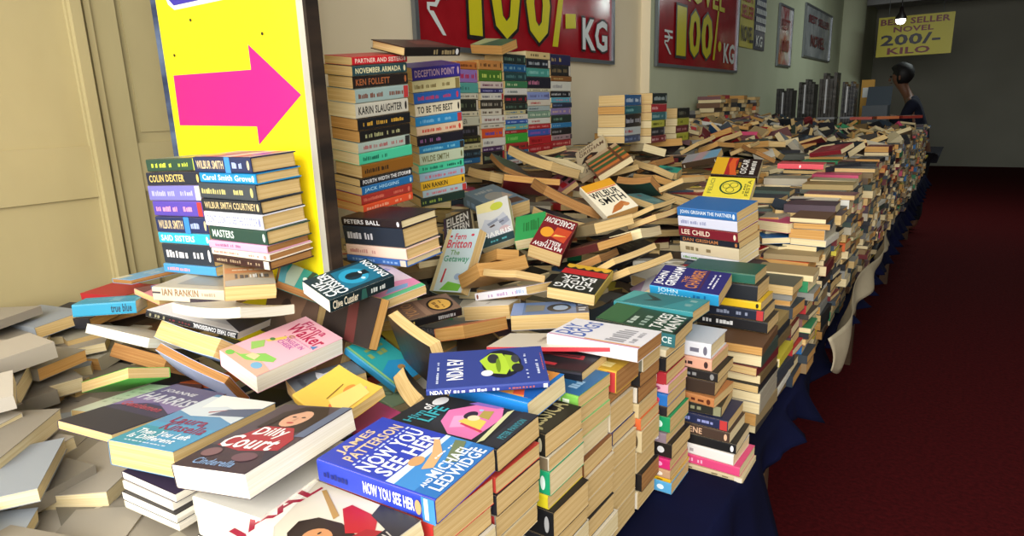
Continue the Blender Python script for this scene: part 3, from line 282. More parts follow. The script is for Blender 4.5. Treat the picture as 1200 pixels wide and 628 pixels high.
('yellow paperback with a round green emblem, lying above the blue spine of the aisle stack','loose books lying on the pile',0.1538,0.1059,0.0334,-0.6516,2.2349,1.2046,0.5812,0.0235,0.0884,'dccb3e','dccb3e','c',0,0,[('F','ring',0.5,0.46,0.36,0.24,'1f4a2a'),('F','ring',0.36,0.46,0.13,0.09,'1f4a2a'),('F','ring',0.62,0.4,0.13,0.09,'1f4a2a'),('F','ring',0.55,0.56,0.12,0.08,'1f4a2a'),('F','t',0.15,0.84,0.9,0.93,'8a8a3a','FELICI',0),('F','t',0.1,0.05,0.9,0.13,'6a6a2a','FESTA',0),('F','b',0.2,0.15,0.7,0.19,'6a6a2a',8)],97),
('wide dark brown hardback lying on top of the stack with mint spines','loose books lying on the pile',0.1985,0.1301,0.0229,-1.2302,1.3493,1.6663,0.2304,-0.0479,1.485,'3a201c','1c1816','t',1,0,[('S','b',0.5,0.2,0.9,0.8,'8a7a58',8),('S','e',0.94,0.5,0.03,0.35,'c8c8c8'),('F','p',[(0.2,0.1),(0.8,0.1),(0.8,0.5),(0.3,0.6)],'6a4038')],98),
('green paperback with rust page edges tilted on top of the back stacks','loose books lying on the pile',0.1741,0.1088,0.0385,-1.7501,2.4173,1.7695,-0.3048,-0.1051,3.0828,'3a6a5c','3a6a5c','o',0,0,[('F','p',[(0,0),(1,0),(1,0.3),(0,0.5)],'b8c49a')],99),
('dark red paperback lying on the far aisle edge','loose books lying on the pile',0.183,0.1211,0.0244,-0.6019,3.9122,1.2285,0.2589,-0.1489,-0.4262,'8a2430','8a2430','c',0,0,[('F','b',0.2,0.3,0.8,0.6,'b05a60',7)],100),
('paperback with bright coral spine on the aisle edge beyond the yellow emblem cover','loose books lying on the pile',0.178,0.1095,0.022,-0.5691,2.9866,1.2284,0.0082,0.0114,0.061,'e04a58','e04a58','c',0,0,[('S','e',0.5,0.5,0.02,0.3,'f0e0e0')],101),
('brown paperback leaning against the foot of the yellow sign','loose books lying on the pile',0.178,0.11,0.024,-1.2766,0.9122,1.0434,1.1868,0,0.0698,'5a4438','5a4438','t',0,0,[('F','p',[(0,0.1),(0.5,0.3),(1,0.2),(1,0.5),(0.4,0.6),(0,0.4)],'7a5c48'),('F','e',0.6,0.6,0.2,0.1,'3a2c26')],102),
('dark maroon paperback leaning below the aqua green one at the post foot','loose books lying on the pile',0.178,0.11,0.024,-1.0788,0.9229,1.0624,1.1519,0,-0.1047,'2a2220','2a2220','o',0,0,[('F','p',[(0,0.3),(1,0.4),(1,0.6),(0,0.5)],'5a2a28')],103),
('tan paperback leaning low behind the pink garden one','loose books lying on the pile',0.178,0.11,0.03,-1.2002,0.9104,0.9523,1.117,0,0.0349,'8a6a48','8a6a48','t',0,0,[('F','b',0.2,0.4,0.8,0.6,'b8976a',5)],104),
('navy hardback, topmost of the right block before the yellow sign','stacked books of the right block before the yellow sign',0.1951,0.1158,0.0327,-1.2864,0.8409,1.4083,0.0435,-0.0048,0.0478,'1f2c55','1f2c55','t',1,0,[('S','t',0.05,0.24,0.53,0.78,'d8c49a','WILBUR SMITH'),('S','b',0.68,0.3,0.85,0.7,'a8b8e8',6),('S','e',0.95,0.5,0.02,0.3,'d8c49a'),('S','r',0.56,0,0.65,1,'3a8ae0'),('F','r',0,0,1,1,'a09ab0'),('F','p',[(0,0.2),(1,0.1),(1,0.3),(0,0.5)],'b0486a'),('F','p',[(0,0.6),(1,0.5),(1,0.7),(0,0.85)],'8a4a90'),('F','p',[(0,0.35),(1,0.25),(1,0.4),(0,0.55)],'d8c8d0'),('F','e',0.5,0.2,0.2,0.1,'8a50c8'),('F','e',0.3,0.85,0.2,0.1,'d8c85a')],105),
('bright blue hardback, second of the right block before the yellow sign','stacked books of the right block before the yellow sign',0.1919,0.116,0.0227,-1.2862,0.8495,1.3803,0.0435,-0.0046,0.0435,'1a8fd0','1a8fd0','t',1,0,[('S','t',0.05,0.24,0.92,0.78,'dff0fa','Carol Smith Grove'),('S','e',0.95,0.5,0.02,0.3,'dff0fa')],106),
('slate grey hardback, third of the right block before the yellow sign','stacked books of the right block before the yellow sign',0.1974,0.1189,0.0344,-1.2912,0.8496,1.3512,0.0436,-0.0042,0.0344,'3c444c','3c444c','t',1,0,[('S','b',0.041,0.32,0.491,0.68,'c0b878',11),('S','b',0.62,0.34,0.785,0.66,'c0b878',5),('S','e',0.93,0.5,0.025,0.3,'c0b878')],107),
('charcoal hardback, fourth of the right block before the yellow sign','stacked books of the right block before the yellow sign',0.1976,0.1147,0.0277,-1.2915,0.8504,1.3196,0.0434,-0.0056,0.0676,'23272e','23272e','t',1,0,[('S','t',0.05,0.24,0.92,0.78,'cdb98a','WILBUR SMITH COURTNEY'),('S','e',0.95,0.5,0.02,0.3,'cdb98a')],108),
('white hardback, fifth of the right block before the yellow sign','stacked books of the right block before the yellow sign',0.196,0.1161,0.0327,-1.2883,0.8508,1.2888,0.0435,-0.0051,0.0552,'e6e6f0','e6e6f0','t',1,0,[('S','t',0.05,0.24,0.92,0.78,'8a90b8',"DON'T LOOK TO SEE THE DOCTOR"),('S','e',0.95,0.5,0.02,0.3,'8a90b8')],109),
('dark green hardback, sixth of the right block before the yellow sign','stacked books of the right block before the yellow sign',0.1972,0.1178,0.031,-1.2821,0.8544,1.2564,0.0435,-0.0045,0.0424,'26463c','26463c','t',1,0,[('S','t',0.05,0.24,0.435,0.78,'d8e8e0','MASTERS'),('S','e',0.95,0.5,0.02,0.3,'d8e8e0')],110),
('pink hardback, seventh of the right block before the yellow sign','stacked books of the right block before the yellow sign',0.195,0.1189,0.0177,-1.2885,0.8534,1.2314,0.0434,-0.0056,0.0666,'e0a8c8','e0a8c8','b',1,0,[('S','b',0.117,0.32,0.567,0.68,'a06a90',15)],111),
('cream hardback, eighth of the right block before the yellow sign','stacked books of the right block before the yellow sign',0.197,0.1189,0.016,-1.2866,0.856,1.214,0.0435,-0.0051,0.0553,'efe0cc','efe0cc','b',1,0,[('S','b',0.045,0.32,0.495,0.68,'c08a80',13),('S','b',0.62,0.34,0.836,0.66,'c08a80',6),('S','e',0.93,0.5,0.025,0.3,'c08a80')],112),
('maroon hardback, ninth of the right block before the yellow sign','stacked books of the right block before the yellow sign',0.1942,0.1198,0.0194,-1.2885,0.8581,1.1958,0.0435,-0.0051,0.0552,'3a2422','3a2422','b',1,0,[('S','b',0.065,0.32,0.515,0.68,'a08a70',11),('S','b',0.62,0.34,0.853,0.66,'a08a70',5),('S','r',0.9,0.05,0.99,0.95,'d8d0c0')],113),
('dark green paperback, topmost of the left block before the yellow sign','stacked books of the left block before the yellow sign',0.1979,0.1282,0.0298,-1.5378,0.8739,1.3995,0.0125,-0.0331,0.0951,'2a4a3c','2a4a3c','t',0,0,[('S','b',0.072,0.32,0.522,0.68,'c8d84a',17),('S','b',0.62,0.34,0.807,0.66,'c8d84a',8),('S','r',0.9,0.05,0.99,0.95,'c8d84a'),('F','p',[(0,0),(1,0),(1,1),(0,1)],'8aa090'),('F','p',[(0,0.2),(1,0.3),(1,0.5),(0,0.4)],'d8d05a')],114),
('midnight blue paperback, second of the left block before the yellow sign','stacked books of the left block before the yellow sign',0.2007,0.1283,0.0321,-1.5411,0.8726,1.3677,0.0121,-0.0333,0.1063,'22283a','22283a','t',0,0,[('S','t',0.05,0.24,0.71,0.78,'d8c070','COLIN DEXTER'),('S','e',0.95,0.5,0.02,0.3,'d8c070')],115),
('lilac paperback, third of the left block before the yellow sign','stacked books of the left block before the yellow sign',0.2005,0.1282,0.0368,-1.5473,0.8737,1.3325,0.0125,-0.0331,0.0947,'7a78c0','7a78c0','t',0,0,[('S','b',0.068,0.32,0.518,0.68,'b8b8e8',13),('S','b',0.62,0.34,0.864,0.66,'b8b8e8',6),('S','r',0.9,0.05,0.99,0.95,'d8d0c0')],116),
('violet paperback, fourth of the left block before the yellow sign','stacked books of the left block before the yellow sign',0.1966,0.1249,0.0368,-1.5416,0.8727,1.2952,0.0134,-0.0328,0.0683,'5a48b0','5a48b0','t',0,0,[('S','b',0.057,0.32,0.507,0.68,'f0a0c0',13),('S','b',0.62,0.34,0.798,0.66,'f0a0c0',6),('S','r',0.9,0.05,0.99,0.95,'b83a3a')],117),
('navy paperback, fifth of the left block before the yellow sign','stacked books of the left block before the yellow sign',0.1976,0.1238,0.0392,-1.5339,0.8704,1.2568,0.0125,-0.0331,0.0957,'22305c','22305c','t',0,0,[('S','t',0.05,0.24,0.53,0.78,'d8c49a','WILBUR SMITH'),('S','b',0.68,0.3,0.85,0.7,'a8b8e8',6),('S','e',0.95,0.5,0.02,0.3,'d8c49a'),('S','r',0.56,0,0.66,1,'3a8ae0')],118),
('cyan paperback, sixth of the left block before the yellow sign','stacked books of the left block before the yellow sign',0.2003,0.1263,0.0275,-1.5366,0.874,1.2228,0.0129,-0.033,0.0835,'2fb4dc','2fb4dc','t',0,0,[('S','t',0.05,0.24,0.71,0.78,'e6f8ff','SAID SISTERS'),('S','e',0.95,0.5,0.02,0.3,'e6f8ff')],119),
('charcoal paperback, seventh of the left block before the yellow sign','stacked books of the left block before the yellow sign',0.1916,0.1279,0.0509,-1.5362,0.8773,1.1831,0.0124,-0.0332,0.0974,'2c3440','2c3440','t',0,0,[('S','b',0.072,0.32,0.522,0.68,'e8e8ec',7),('S','b',0.62,0.34,0.835,0.66,'e8e8ec',3),('S','e',0.93,0.5,0.025,0.3,'e8e8ec')],120),
('light blue paperback, eighth of the left block before the yellow sign','stacked books of the left block before the yellow sign',0.1995,0.1248,0.0228,-1.5361,0.874,1.1456,0.0123,-0.0332,0.1013,'4a9ad0','4a9ad0','t',0,0,[('S','b',0.079,0.32,0.529,0.68,'e0a0b0',11)],121),
('red paperback, topmost of the tall stack with red spine on top','stacked books of the tall stack with red spine on top',0.1817,0.104,0.0199,-1.2763,1.2117,1.6365,0.1205,-0.0812,1.5225,'c8202c','c8202c','t',0,0,[('S','t',0.05,0.24,0.92,0.78,'f0d8c8','PARTNER AND SISTERS'),('S','e',0.95,0.5,0.02,0.3,'f0d8c8')],122),
('dark teal paperback, second of the tall stack with red spine on top','stacked books of the tall stack with red spine on top',0.1817,0.1061,0.0245,-1.278,1.2094,1.6134,0.1196,-0.0825,1.5333,'2a4a50','2a4a50','t',0,0,[('S','t',0.05,0.24,0.875,0.78,'e8e0b0','NOVEMBER ARMADA'),('S','e',0.95,0.5,0.02,0.3,'e8e0b0')],123),
('black paperback, third of the tall stack with red spine on top','stacked books of the tall stack with red spine on top',0.1802,0.0958,0.029,-1.2786,1.2157,1.5864,0.1222,-0.0787,1.5016,'26201e','26201e','t',0,0,[('S','t',0.05,0.24,0.655,0.78,'a8623a','KEN FOLLETT'),('S','e',0.95,0.5,0.02,0.3,'a8623a')],124),
('pale aqua paperback, fourth of the tall stack with red spine on top','stacked books of the tall stack with red spine on top',0.179,0.1065,0.0336,-1.2823,1.2153,1.5546,0.1204,-0.0815,1.5246,'9ab0ac','9ab0ac','t',0,0,[('S','b',0.052,0.32,0.502,0.68,'7a4a3a',15),('S','b',0.62,0.34,0.898,0.66,'7a4a3a',7),('S','r',0.9,0.05,0.99,0.95,'b83a3a')],125),
('stone grey paperback, fifth of the tall stack with red spine on top','stacked books of the tall stack with red spine on top',0.1794,0.1049,0.0359,-1.2875,1.2167,1.5196,0.1197,-0.0824,1.5321,'c8c4b4','c8c4b4','c',0,0,[('S','t',0.05,0.24,0.875,0.78,'1e1c1c','KARIN SLAUGHTER'),('S','e',0.95,0.5,0.02,0.3,'1e1c1c')],126),
('black and gold paperback, sixth of the tall stack with red spine on top','stacked books of the tall stack with red spine on top',0.1814,0.102,0.029,-1.2888,1.2231,1.4869,0.1197,-0.0824,1.5323,'1c1e22','1c1e22','o',0,0,[('S','b',0.096,0.32,0.546,0.68,'c89a3a',13),('S','b',0.62,0.34,0.862,0.66,'c89a3a',6)],127),
('black with olive print paperback, seventh of the tall stack with red spine on top','stacked books of the tall stack with red spine on top',0.1775,0.1043,0.029,-1.2943,1.2271,1.4579,0.119,-0.0835,1.5412,'1e1c1c','1e1c1c','o',0,0,[('S','b',0.102,0.32,0.552,0.68,'a8a87a',13),('S','b',0.62,0.34,0.787,0.66,'a8a87a',6)],128),
('pale sage paperback, eighth of the tall stack with red spine on top','stacked books of the tall stack with red spine on top',0.1783,0.106,0.0268,-1.2989,1.2263,1.4296,0.1208,-0.0808,1.519,'a8b8ae','a8b8ae','c',0,0,[('S','b',0.094,0.32,0.544,0.68,'a85a5a',17),('S','b',0.62,0.34,0.871,0.66,'a85a5a',8),('S','r',0.9,0.05,0.99,0.95,'2a2a2a')],129),
('mint paperback, ninth of the tall stack with red spine on top','stacked books of the tall stack with red spine on top',0.1814,0.1049,0.029,-1.3013,1.232,1.4016,0.1219,-0.0791,1.5053,'4ac49a','4ac49a','c',0,0,[('S','b',0.068,0.32,0.518,0.68,'1f6a54',17)],130),
('amber brown paperback, tenth of the tall stack with red spine on top','stacked books of the tall stack with red spine on top',0.1792,0.104,0.0336,-1.304,1.238,1.3702,0.1213,-0.0801,1.5131,'8a5a1e','8a5a1e','t',0,0,[('S','b',0.053,0.32,0.503,0.68,'2a2018',13)],131),
('black with white print paperback, eleventh of the tall stack with red spine on top','stacked books of the tall stack with red spine on top',0.1817,0.1042,0.0199,-1.3072,1.2331,1.3425,0.1215,-0.0797,1.5099,'1c1c20','1c1c20','t',0,0,[('S','t',0.05,0.24,0.92,0.78,'e8e8e8','FOURTH WIDTH THE STORM'),('S','e',0.95,0.5,0.02,0.3,'e8e8e8')],132),
('ocean blue paperback, twelfth of the tall stack with red spine on top','stacked books of the tall stack with red spine on top',0.1818,0.1056,0.0222,-1.3089,1.2366,1.3211,0.1206,-0.0811,1.5214,'1f6aa4','1f6aa4','t',0,0,[('S','t',0.05,0.24,0.71,0.78,'a8d4ec','JACK HIGGINS'),('S','e',0.95,0.5,0.02,0.3,'a8d4ec')],133),
('brick red paperback, thirteenth of the tall stack with red spine on top','stacked books of the tall stack with red spine on top',0.1796,0.1036,0.0245,-1.3114,1.235,1.2971,0.1213,-0.0801,1.5133,'a8342c','a8342c','o',0,0,[('S','b',0.042,0.32,0.492,0.68,'d8705a',17),('S','b',0.62,0.34,0.811,0.66,'d8705a',8),('S','e',0.93,0.5,0.025,0.3,'d8705a')],134),
('orange red paperback, fourteenth of the tall stack with red spine on top','stacked books of the tall stack with red spine on top',0.1809,0.1057,0.0222,-1.3146,1.2388,1.2736,0.119,-0.0834,1.5408,'e0532e','e0532e','o',0,0,[('S','b',0.058,0.32,0.508,0.68,'f0a080',9),('S','b',0.62,0.34,0.761,0.66,'f0a080',4),('S','e',0.93,0.5,0.025,0.3,'f0a080')],135),
('violet paperback, topmost of the tall stack beside the pair of mint spines','stacked books of the tall stack beside the pair of mint spines',0.1622,0.1192,0.0378,-1.3841,1.5612,1.6238,0.1563,-0.092,1.1847,'3a2f8c','3a2f8c','t',0,0,[('S','t',0.05,0.24,0.875,0.78,'c8a8b8','DECEPTION POINT'),('S','e',0.95,0.5,0.02,0.3,'c8a8b8')],136),
('straw yellow paperback, second of the tall stack beside the pair of mint spines','stacked books of the tall stack beside the pair of mint spines',0.1606,0.1193,0.033,-1.3879,1.562,1.5877,0.1564,-0.0919,1.1836,'d8cf9a','d8cf9a','t',0,0,[('S','b',0.04,0.32,0.49,0.68,'8a7a4a',19),('S','b',0.62,0.34,0.785,0.66,'8a7a4a',9),('S','r',0.9,0.05,0.99,0.95,'8a7a4a')],137),
('royal blue paperback, third of the tall stack beside the pair of mint spines','stacked books of the tall stack beside the pair of mint spines',0.1577,0.1164,0.033,-1.3874,1.5648,1.5539,0.1574,-0.0901,1.1727,'2a62b0','2a62b0','t',0,0,[('S','b',0.084,0.32,0.534,0.68,'c83a5a',17),('S','b',0.62,0.34,0.787,0.66,'c83a5a',8),('S','e',0.93,0.5,0.025,0.3,'c83a5a')],138),
('cream paperback, fourth of the tall stack beside the pair of mint spines','stacked books of the tall stack beside the pair of mint spines',0.1569,0.1194,0.0378,-1.3981,1.575,1.5199,0.1558,-0.0929,1.1901,'e6dcc0','e6dcc0','c',0,0,[('S','t',0.05,0.24,0.82,0.78,'22201c','TO BE THE BEST'),('S','e',0.95,0.5,0.02,0.3,'22201c')],139),
('azure paperback, fifth of the tall stack beside the pair of mint spines','stacked books of the tall stack beside the pair of mint spines',0.1611,0.116,0.0282,-1.3978,1.5776,1.4861,0.1565,-0.0918,1.1831,'2a86c0','2a86c0','t',0,0,[('S','b',0.071,0.32,0.521,0.68,'7ab8dc',17),('S','b',0.62,0.34,0.772,0.66,'7ab8dc',8),('S','r',0.9,0.05,0.99,0.95,'b83a3a')],140),
('peach paperback, sixth of the tall stack beside the pair of mint spines','stacked books of the tall stack beside the pair of mint spines',0.1612,0.118,0.0282,-1.4024,1.5836,1.4582,0.1555,-0.0934,1.1936,'dcbfa0','dcbfa0','c',0,0,[('S','b',0.089,0.32,0.539,0.68,'c8402e',17),('S','b',0.62,0.34,0.841,0.66,'c8402e',8),('S','e',0.93,0.5,0.025,0.3,'c8402e')],141),
('black and purple paperback, seventh of the tall stack beside the pair of mint spines','stacked books of the tall stack beside the pair of mint spines',0.161,0.1174,0.0306,-1.4048,1.5859,1.4283,0.1563,-0.0921,1.1852,'1e1c26','1e1c26','t',0,0,[('S','b',0.063,0.32,0.513,0.68,'8a5a8a',13)],142),
('steel blue paperback, eighth of the tall stack beside the pair of mint spines','stacked books of the tall stack beside the pair of mint spines',0.1584,0.1138,0.0234,-1.4045,1.5932,1.4012,0.1568,-0.0912,1.1796,'2a7aa8','2a7aa8','t',0,0,[('S','b',0.08,0.32,0.53,0.68,'7ac0d8',15),('S','b',0.62,0.34,0.791,0.66,'7ac0d8',7),('S','r',0.9,0.05,0.99,0.95,'2a2a2a')],143),
('grey green paperback, ninth of the tall stack beside the pair of mint spines','stacked books of the tall stack beside the pair of mint spines',0.1561,0.1171,0.0354,-1.4107,1.5957,1.3718,0.1565,-0.0917,1.1825,'b8c4a8','b8c4a8','t',0,0,[('S','t',0.05,0.24,0.655,0.78,'6a6a42','WILDE SMITH'),('S','e',0.95,0.5,0.02,0.3,'6a6a42')],144),
('mint paperback, tenth of the tall stack beside the pair of mint spines','stacked books of the tall stack beside the pair of mint spines',0.161,0.1174,0.0258,-1.4188,1.6006,1.3417,0.1565,-0.0917,1.1826,'4ac49a','4ac49a','c',0,0,[('S','b',0.083,0.32,0.533,0.68,'1f6a54',17),('S','b',0.62,0.34,0.89,0.66,'1f6a54',8),('S','e',0.93,0.5,0.025,0.3,'1f6a54')],145),
('powder blue paperback, eleventh of the tall stack beside the pair of mint spines','stacked books of the tall stack beside the pair of mint spines',0.1626,0.1196,0.0258,-1.4197,1.6029,1.3152,0.156,-0.0926,1.1885,'9ab4c8','9ab4c8','t',0,0,[('S','b',0.119,0.32,0.569,0.68,'c86a7a',17),('S','b',0.62,0.34,0.837,0.66,'c86a7a',8),('S','e',0.93,0.5,0.025,0.3,'c86a7a')],146),
('golden yellow paperback, twelfth of the tall stack beside the pair of mint spines','stacked books of the tall stack beside the pair of mint spines',0.1595,0.1193,0.0282,-1.4215,1.6047,1.2876,0.1552,-0.0939,1.1965,'e0b030','e0b030','t',0,0,[('S','t',0.05,0.24,0.6,0.78,'22201c','IAN RANKIN'),('S','e',0.95,0.5,0.02,0.3,'22201c')],147),
('dusty blue paperback, thirteenth of the tall stack beside the pair of mint spines','stacked books of the tall stack beside the pair of mint spines',0.1601,0.1187,0.0234,-1.4228,1.6145,1.2624,0.1558,-0.0929,1.1902,'a8bcc4','a8bcc4','t',0,0,[('S','b',0.082,0.32,0.532,0.68,'c86a72',15),('S','b',0.62,0.34,0.798,0.66,'c86a72',7),('S','r',0.9,0.05,0.99,0.95,'b83a3a')],148),
('bottle green paperback, fourteenth of the tall stack beside the pair of mint spines','stacked books of the tall stack beside the pair of mint spines',0.1611,0.1195,0.0282,-1.4311,1.6116,1.236,0.1555,-0.0933,1.193,'22342e','22342e','t',0,0,[('S','b',0.041,0.32,0.491,0.68,'8aa048',9)],149),
('dark brown hardback, topmost of the low pile of four near the black post','stacked books of the low pile of four near the black post',0.2127,0.1269,0.0209,-1.181,1.1528,1.2466,0.0858,-0.0299,-0.0196,'2a2024','2a2024','c',1,0,[('S','t',0.05,0.24,0.655,0.78,'e8e8ec','PETERS BALL'),('S','e',0.95,0.5,0.02,0.3,'e8e8ec')],150),
('navy grey hardback, second of the low pile of four near the black post','stacked books of the low pile of four near the black post',0.2083,0.1305,0.0483,-1.1832,1.1597,1.2118,0.0852,-0.0317,0.0015,'262e3c','262e3c','t',1,0,[('S','b',0.064,0.32,0.514,0.68,'c8c8d0',9)],151),
('peach pink hardback, third of the low pile of four near the black post','stacked books of the low pile of four near the black post',0.2137,0.1247,0.0287,-1.1782,1.158,1.1725,0.0857,-0.0303,-0.0152,'f0cfbe','f0cfbe','t',1,0,[('S','b',0.063,0.32,0.513,0.68,'c8908a',13)],152),
('blue hardback, fourth of the low pile of four near the black post','stacked books of the low pile of four near the black post',0.2139,0.1304,0.017,-1.1825,1.1639,1.1494,0.0857,-0.0304,-0.014,'3a6ab4','3a6ab4','c',1,0,[('S','b',0.052,0.32,0.502,0.68,'8ab0e0',9),('S','b',0.62,0.34,0.87,0.66,'8ab0e0',4),('S','r',0.9,0.05,0.99,0.95,'d8d0c0')],153),
('orange brown paperback, topmost of the first back wall stack from the sign','stacked books of the first back wall stack from the sign',0.1289,0.1097,0.0308,-1.7755,2.185,1.6799,0,0,1.573,'c8783a','c8783a','o',0,0,[('S','b',0.115,0.32,0.565,0.68,'6a3a1e',9),('S','b',0.62,0.34,0.809,0.66,'6a3a1e',4),('S','e',0.93,0.5,0.025,0.3,'6a3a1e')],154),
('mauve paperback, second of the first back wall stack from the sign','stacked books of the first back wall stack from the sign',0.1272,0.1086,0.0517,-1.7744,2.1857,1.6381,0,0,1.5827,'9a7ac0','9a7ac0','t',0,0,[('S','b',0.106,0.32,0.556,0.68,'c02a4a',9),('S','b',0.62,0.34,0.883,0.66,'c02a4a',4),('S','e',0.93,0.5,0.025,0.3,'c02a4a')],155),
('teal paperback, third of the first back wall stack from the sign','stacked books of the first back wall stack from the sign',0.1271,0.1048,0.0412,-1.7712,2.1869,1.591,0,0,1.5737,'5aa8a0','5aa8a0','t',0,0,[('S','b',0.055,0.32,0.505,0.68,'2a5a58',11)],156),
('off white paperback, fourth of the first back wall stack from the sign','stacked books of the first back wall stack from the sign',0.1277,0.1091,0.0238,-1.7735,2.1835,1.5579,0,0,1.5705,'d8d4c0','d8d4c0','c',0,0,[('S','b',0.086,0.32,0.536,0.68,'7a7466',11),('S','b',0.62,0.34,0.804,0.66,'7a7466',5),('S','e',0.93,0.5,0.025,0.3,'7a7466')],157),
('black paperback, fifth of the first back wall stack from the sign','stacked books of the first back wall stack from the sign',0.1274,0.1097,0.0482,-1.7774,2.1868,1.5213,0,0,1.5807,'242a26','242a26','t',0,0,[('S','b',0.079,0.32,0.529,0.68,'7a8a6a',9),('S','b',0.62,0.34,0.845,0.66,'7a8a6a',4),('S','r',0.9,0.05,0.99,0.95,'d8d0c0')],158),
('cream paperback, sixth of the first back wall stack from the sign','stacked books of the first back wall stack from the sign',0.1279,0.1079,0.0203,-1.7727,2.1836,1.4865,0,0,1.5636,'dcd4b8','dcd4b8','c',0,0,[('S','b',0.084,0.32,0.534,0.68,'6a6a5a',11),('S','b',0.62,0.34,0.75,0.66,'6a6a5a',5),('S','e',0.93,0.5,0.025,0.3,'6a6a5a')],159),
('ivory paperback, seventh of the first back wall stack from the sign','stacked books of the first back wall stack from the sign',0.1245,0.1094,0.0377,-1.7736,2.1917,1.4568,0,0,1.6027,'d0cfb8','d0cfb8','c',0,0,[('S','t',0.05,0.24,0.27,0.78,'2a2a24','LETA'),('S','e',0.95,0.5,0.02,0.3,'2a2a24')],160),
('jet black paperback, eighth of the first back wall stack from the sign','stacked books of the first back wall stack from the sign',0.1276,0.1038,0.0412,-1.7725,2.1846,1.4168,0,0,1.5724,'1c1e24','1c1e24','t',0,0,[('S','b',0.067,0.32,0.517,0.68,'5a5a6a',9),('S','b',0.62,0.34,0.746,0.66,'5a5a6a',4),('S','r',0.9,0.05,0.99,0.95,'d8d0c0')],161),
('olive black paperback, ninth of the first back wall stack from the sign','stacked books of the first back wall stack from the sign',0.1287,0.1064,0.0308,-1.7715,2.1869,1.3802,0,0,1.5793,'26281e','26281e','t',0,0,[('S','b',0.117,0.32,0.567,0.68,'8a8a3a',11),('S','b',0.62,0.34,0.825,0.66,'8a8a3a',5),('S','e',0.93,0.5,0.025,0.3,'8a8a3a')],162),
('pale khaki paperback, tenth of the first back wall stack from the sign','stacked books of the first back wall stack from the sign',0.1271,0.1091,0.0238,-1.7707,2.1905,1.3523,0,0,1.5515,'d0cba0','d0cba0','c',0,0,[('S','b',0.1,0.32,0.55,0.68,'8a8a62',9),('S','b',0.62,0.34,0.886,0.66,'8a8a62',4),('S','e',0.93,0.5,0.025,0.3,'8a8a62')],163),
('dark slate paperback, eleventh of the first back wall stack from the sign','stacked books of the first back wall stack from the sign',0.1275,0.1077,0.0343,-1.7733,2.1871,1.3227,0,0,1.5597,'24303a','24303a','t',0,0,[('S','b',0.107,0.32,0.557,0.68,'5a7a8a',9),('S','b',0.62,0.34,0.889,0.66,'5a7a8a',4),('S','e',0.93,0.5,0.025,0.3,'5a7a8a')],164),
('blue paperback, twelfth of the first back wall stack from the sign','stacked books of the first back wall stack from the sign',0.128,0.1043,0.0238,-1.7744,2.1841,1.293,0,0,1.5645,'2a6a9a','2a6a9a','t',0,0,[('S','b',0.091,0.32,0.541,0.68,'8ac0dc',9)],165),
('tan paperback, topmost of the second back wall stack from the sign','stacked books of the second back wall stack from the sign',0.1657,0.1094,0.0398,-1.7761,2.3508,1.6867,0,0,1.5704,'c88a4a','c88a4a','o',0,0,[('S','b',0.054,0.32,0.504,0.68,'5a3a1e',7),('S','b',0.62,0.34,0.746,0.66,'5a3a1e',3),('S','e',0.93,0.5,0.025,0.3,'5a3a1e')],166),
('leaf green paperback, second of the second back wall stack from the sign','stacked books of the second back wall stack from the sign',0.1667,0.108,0.0471,-1.7743,2.3444,1.6426,0,0,1.5649,'4a7a2a','4a7a2a','t',0,0,[('S','b',0.074,0.32,0.524,0.68,'c8dc6a',7),('S','b',0.62,0.34,0.89,0.66,'c8dc6a',3),('S','e',0.93,0.5,0.025,0.3,'c8dc6a')],167),
('pale pink paperback, third of the second back wall stack from the sign','stacked books of the second back wall stack from the sign',0.1653,0.1074,0.0287,-1.7724,2.3492,1.6041,0,0,1.5727,'d8c8c0','d8c8c0','c',0,0,[('S','b',0.092,0.32,0.542,0.68,'6a2a4a',13),('S','b',0.62,0.34,0.879,0.66,'6a2a4a',6),('S','e',0.93,0.5,0.025,0.3,'6a2a4a')],168),
('indigo paperback, fourth of the second back wall stack from the sign','stacked books of the second back wall stack from the sign',0.1654,0.1073,0.0177,-1.7733,2.3491,1.5803,0,0,1.5791,'2a2a6a','2a2a6a','c',0,0,[('S','b',0.094,0.32,0.544,0.68,'a8a8d8',9),('S','b',0.62,0.34,0.883,0.66,'a8a8d8',4),('S','e',0.93,0.5,0.025,0.3,'a8a8d8')],169),
('white paperback, fifth of the second back wall stack from the sign','stacked books of the second back wall stack from the sign',0.1635,0.1069,0.0287,-1.7732,2.3537,1.5564,0,0,1.5746,'dcdad0','dcdad0','c',0,0,[('S','b',0.042,0.32,0.492,0.68,'6a6a72',13),('S','b',0.62,0.34,0.876,0.66,'6a6a72',6),('S','r',0.9,0.05,0.99,0.95,'b83a3a')],170),
('dark brown paperback, sixth of the second back wall stack from the sign','stacked books of the second back wall stack from the sign',0.1646,0.1067,0.0361,-1.7762,2.3493,1.5234,0,0,1.5699,'34302c','34302c','t',0,0,[('S','b',0.056,0.32,0.506,0.68,'b8b0a0',11),('S','b',0.62,0.34,0.777,0.66,'b8b0a0',5),('S','e',0.93,0.5,0.025,0.3,'b8b0a0')],171),
('cream paperback, seventh of the second back wall stack from the sign','stacked books of the second back wall stack from the sign',0.1658,0.1071,0.0287,-1.7754,2.3515,1.4904,0,0,1.5689,'d8d2c0','d8d2c0','c',0,0,[('S','b',0.065,0.32,0.515,0.68,'5a4a3a',7),('S','b',0.62,0.34,0.785,0.66,'5a4a3a',3),('S','r',0.9,0.05,0.99,0.95,'5a4a3a')],172),
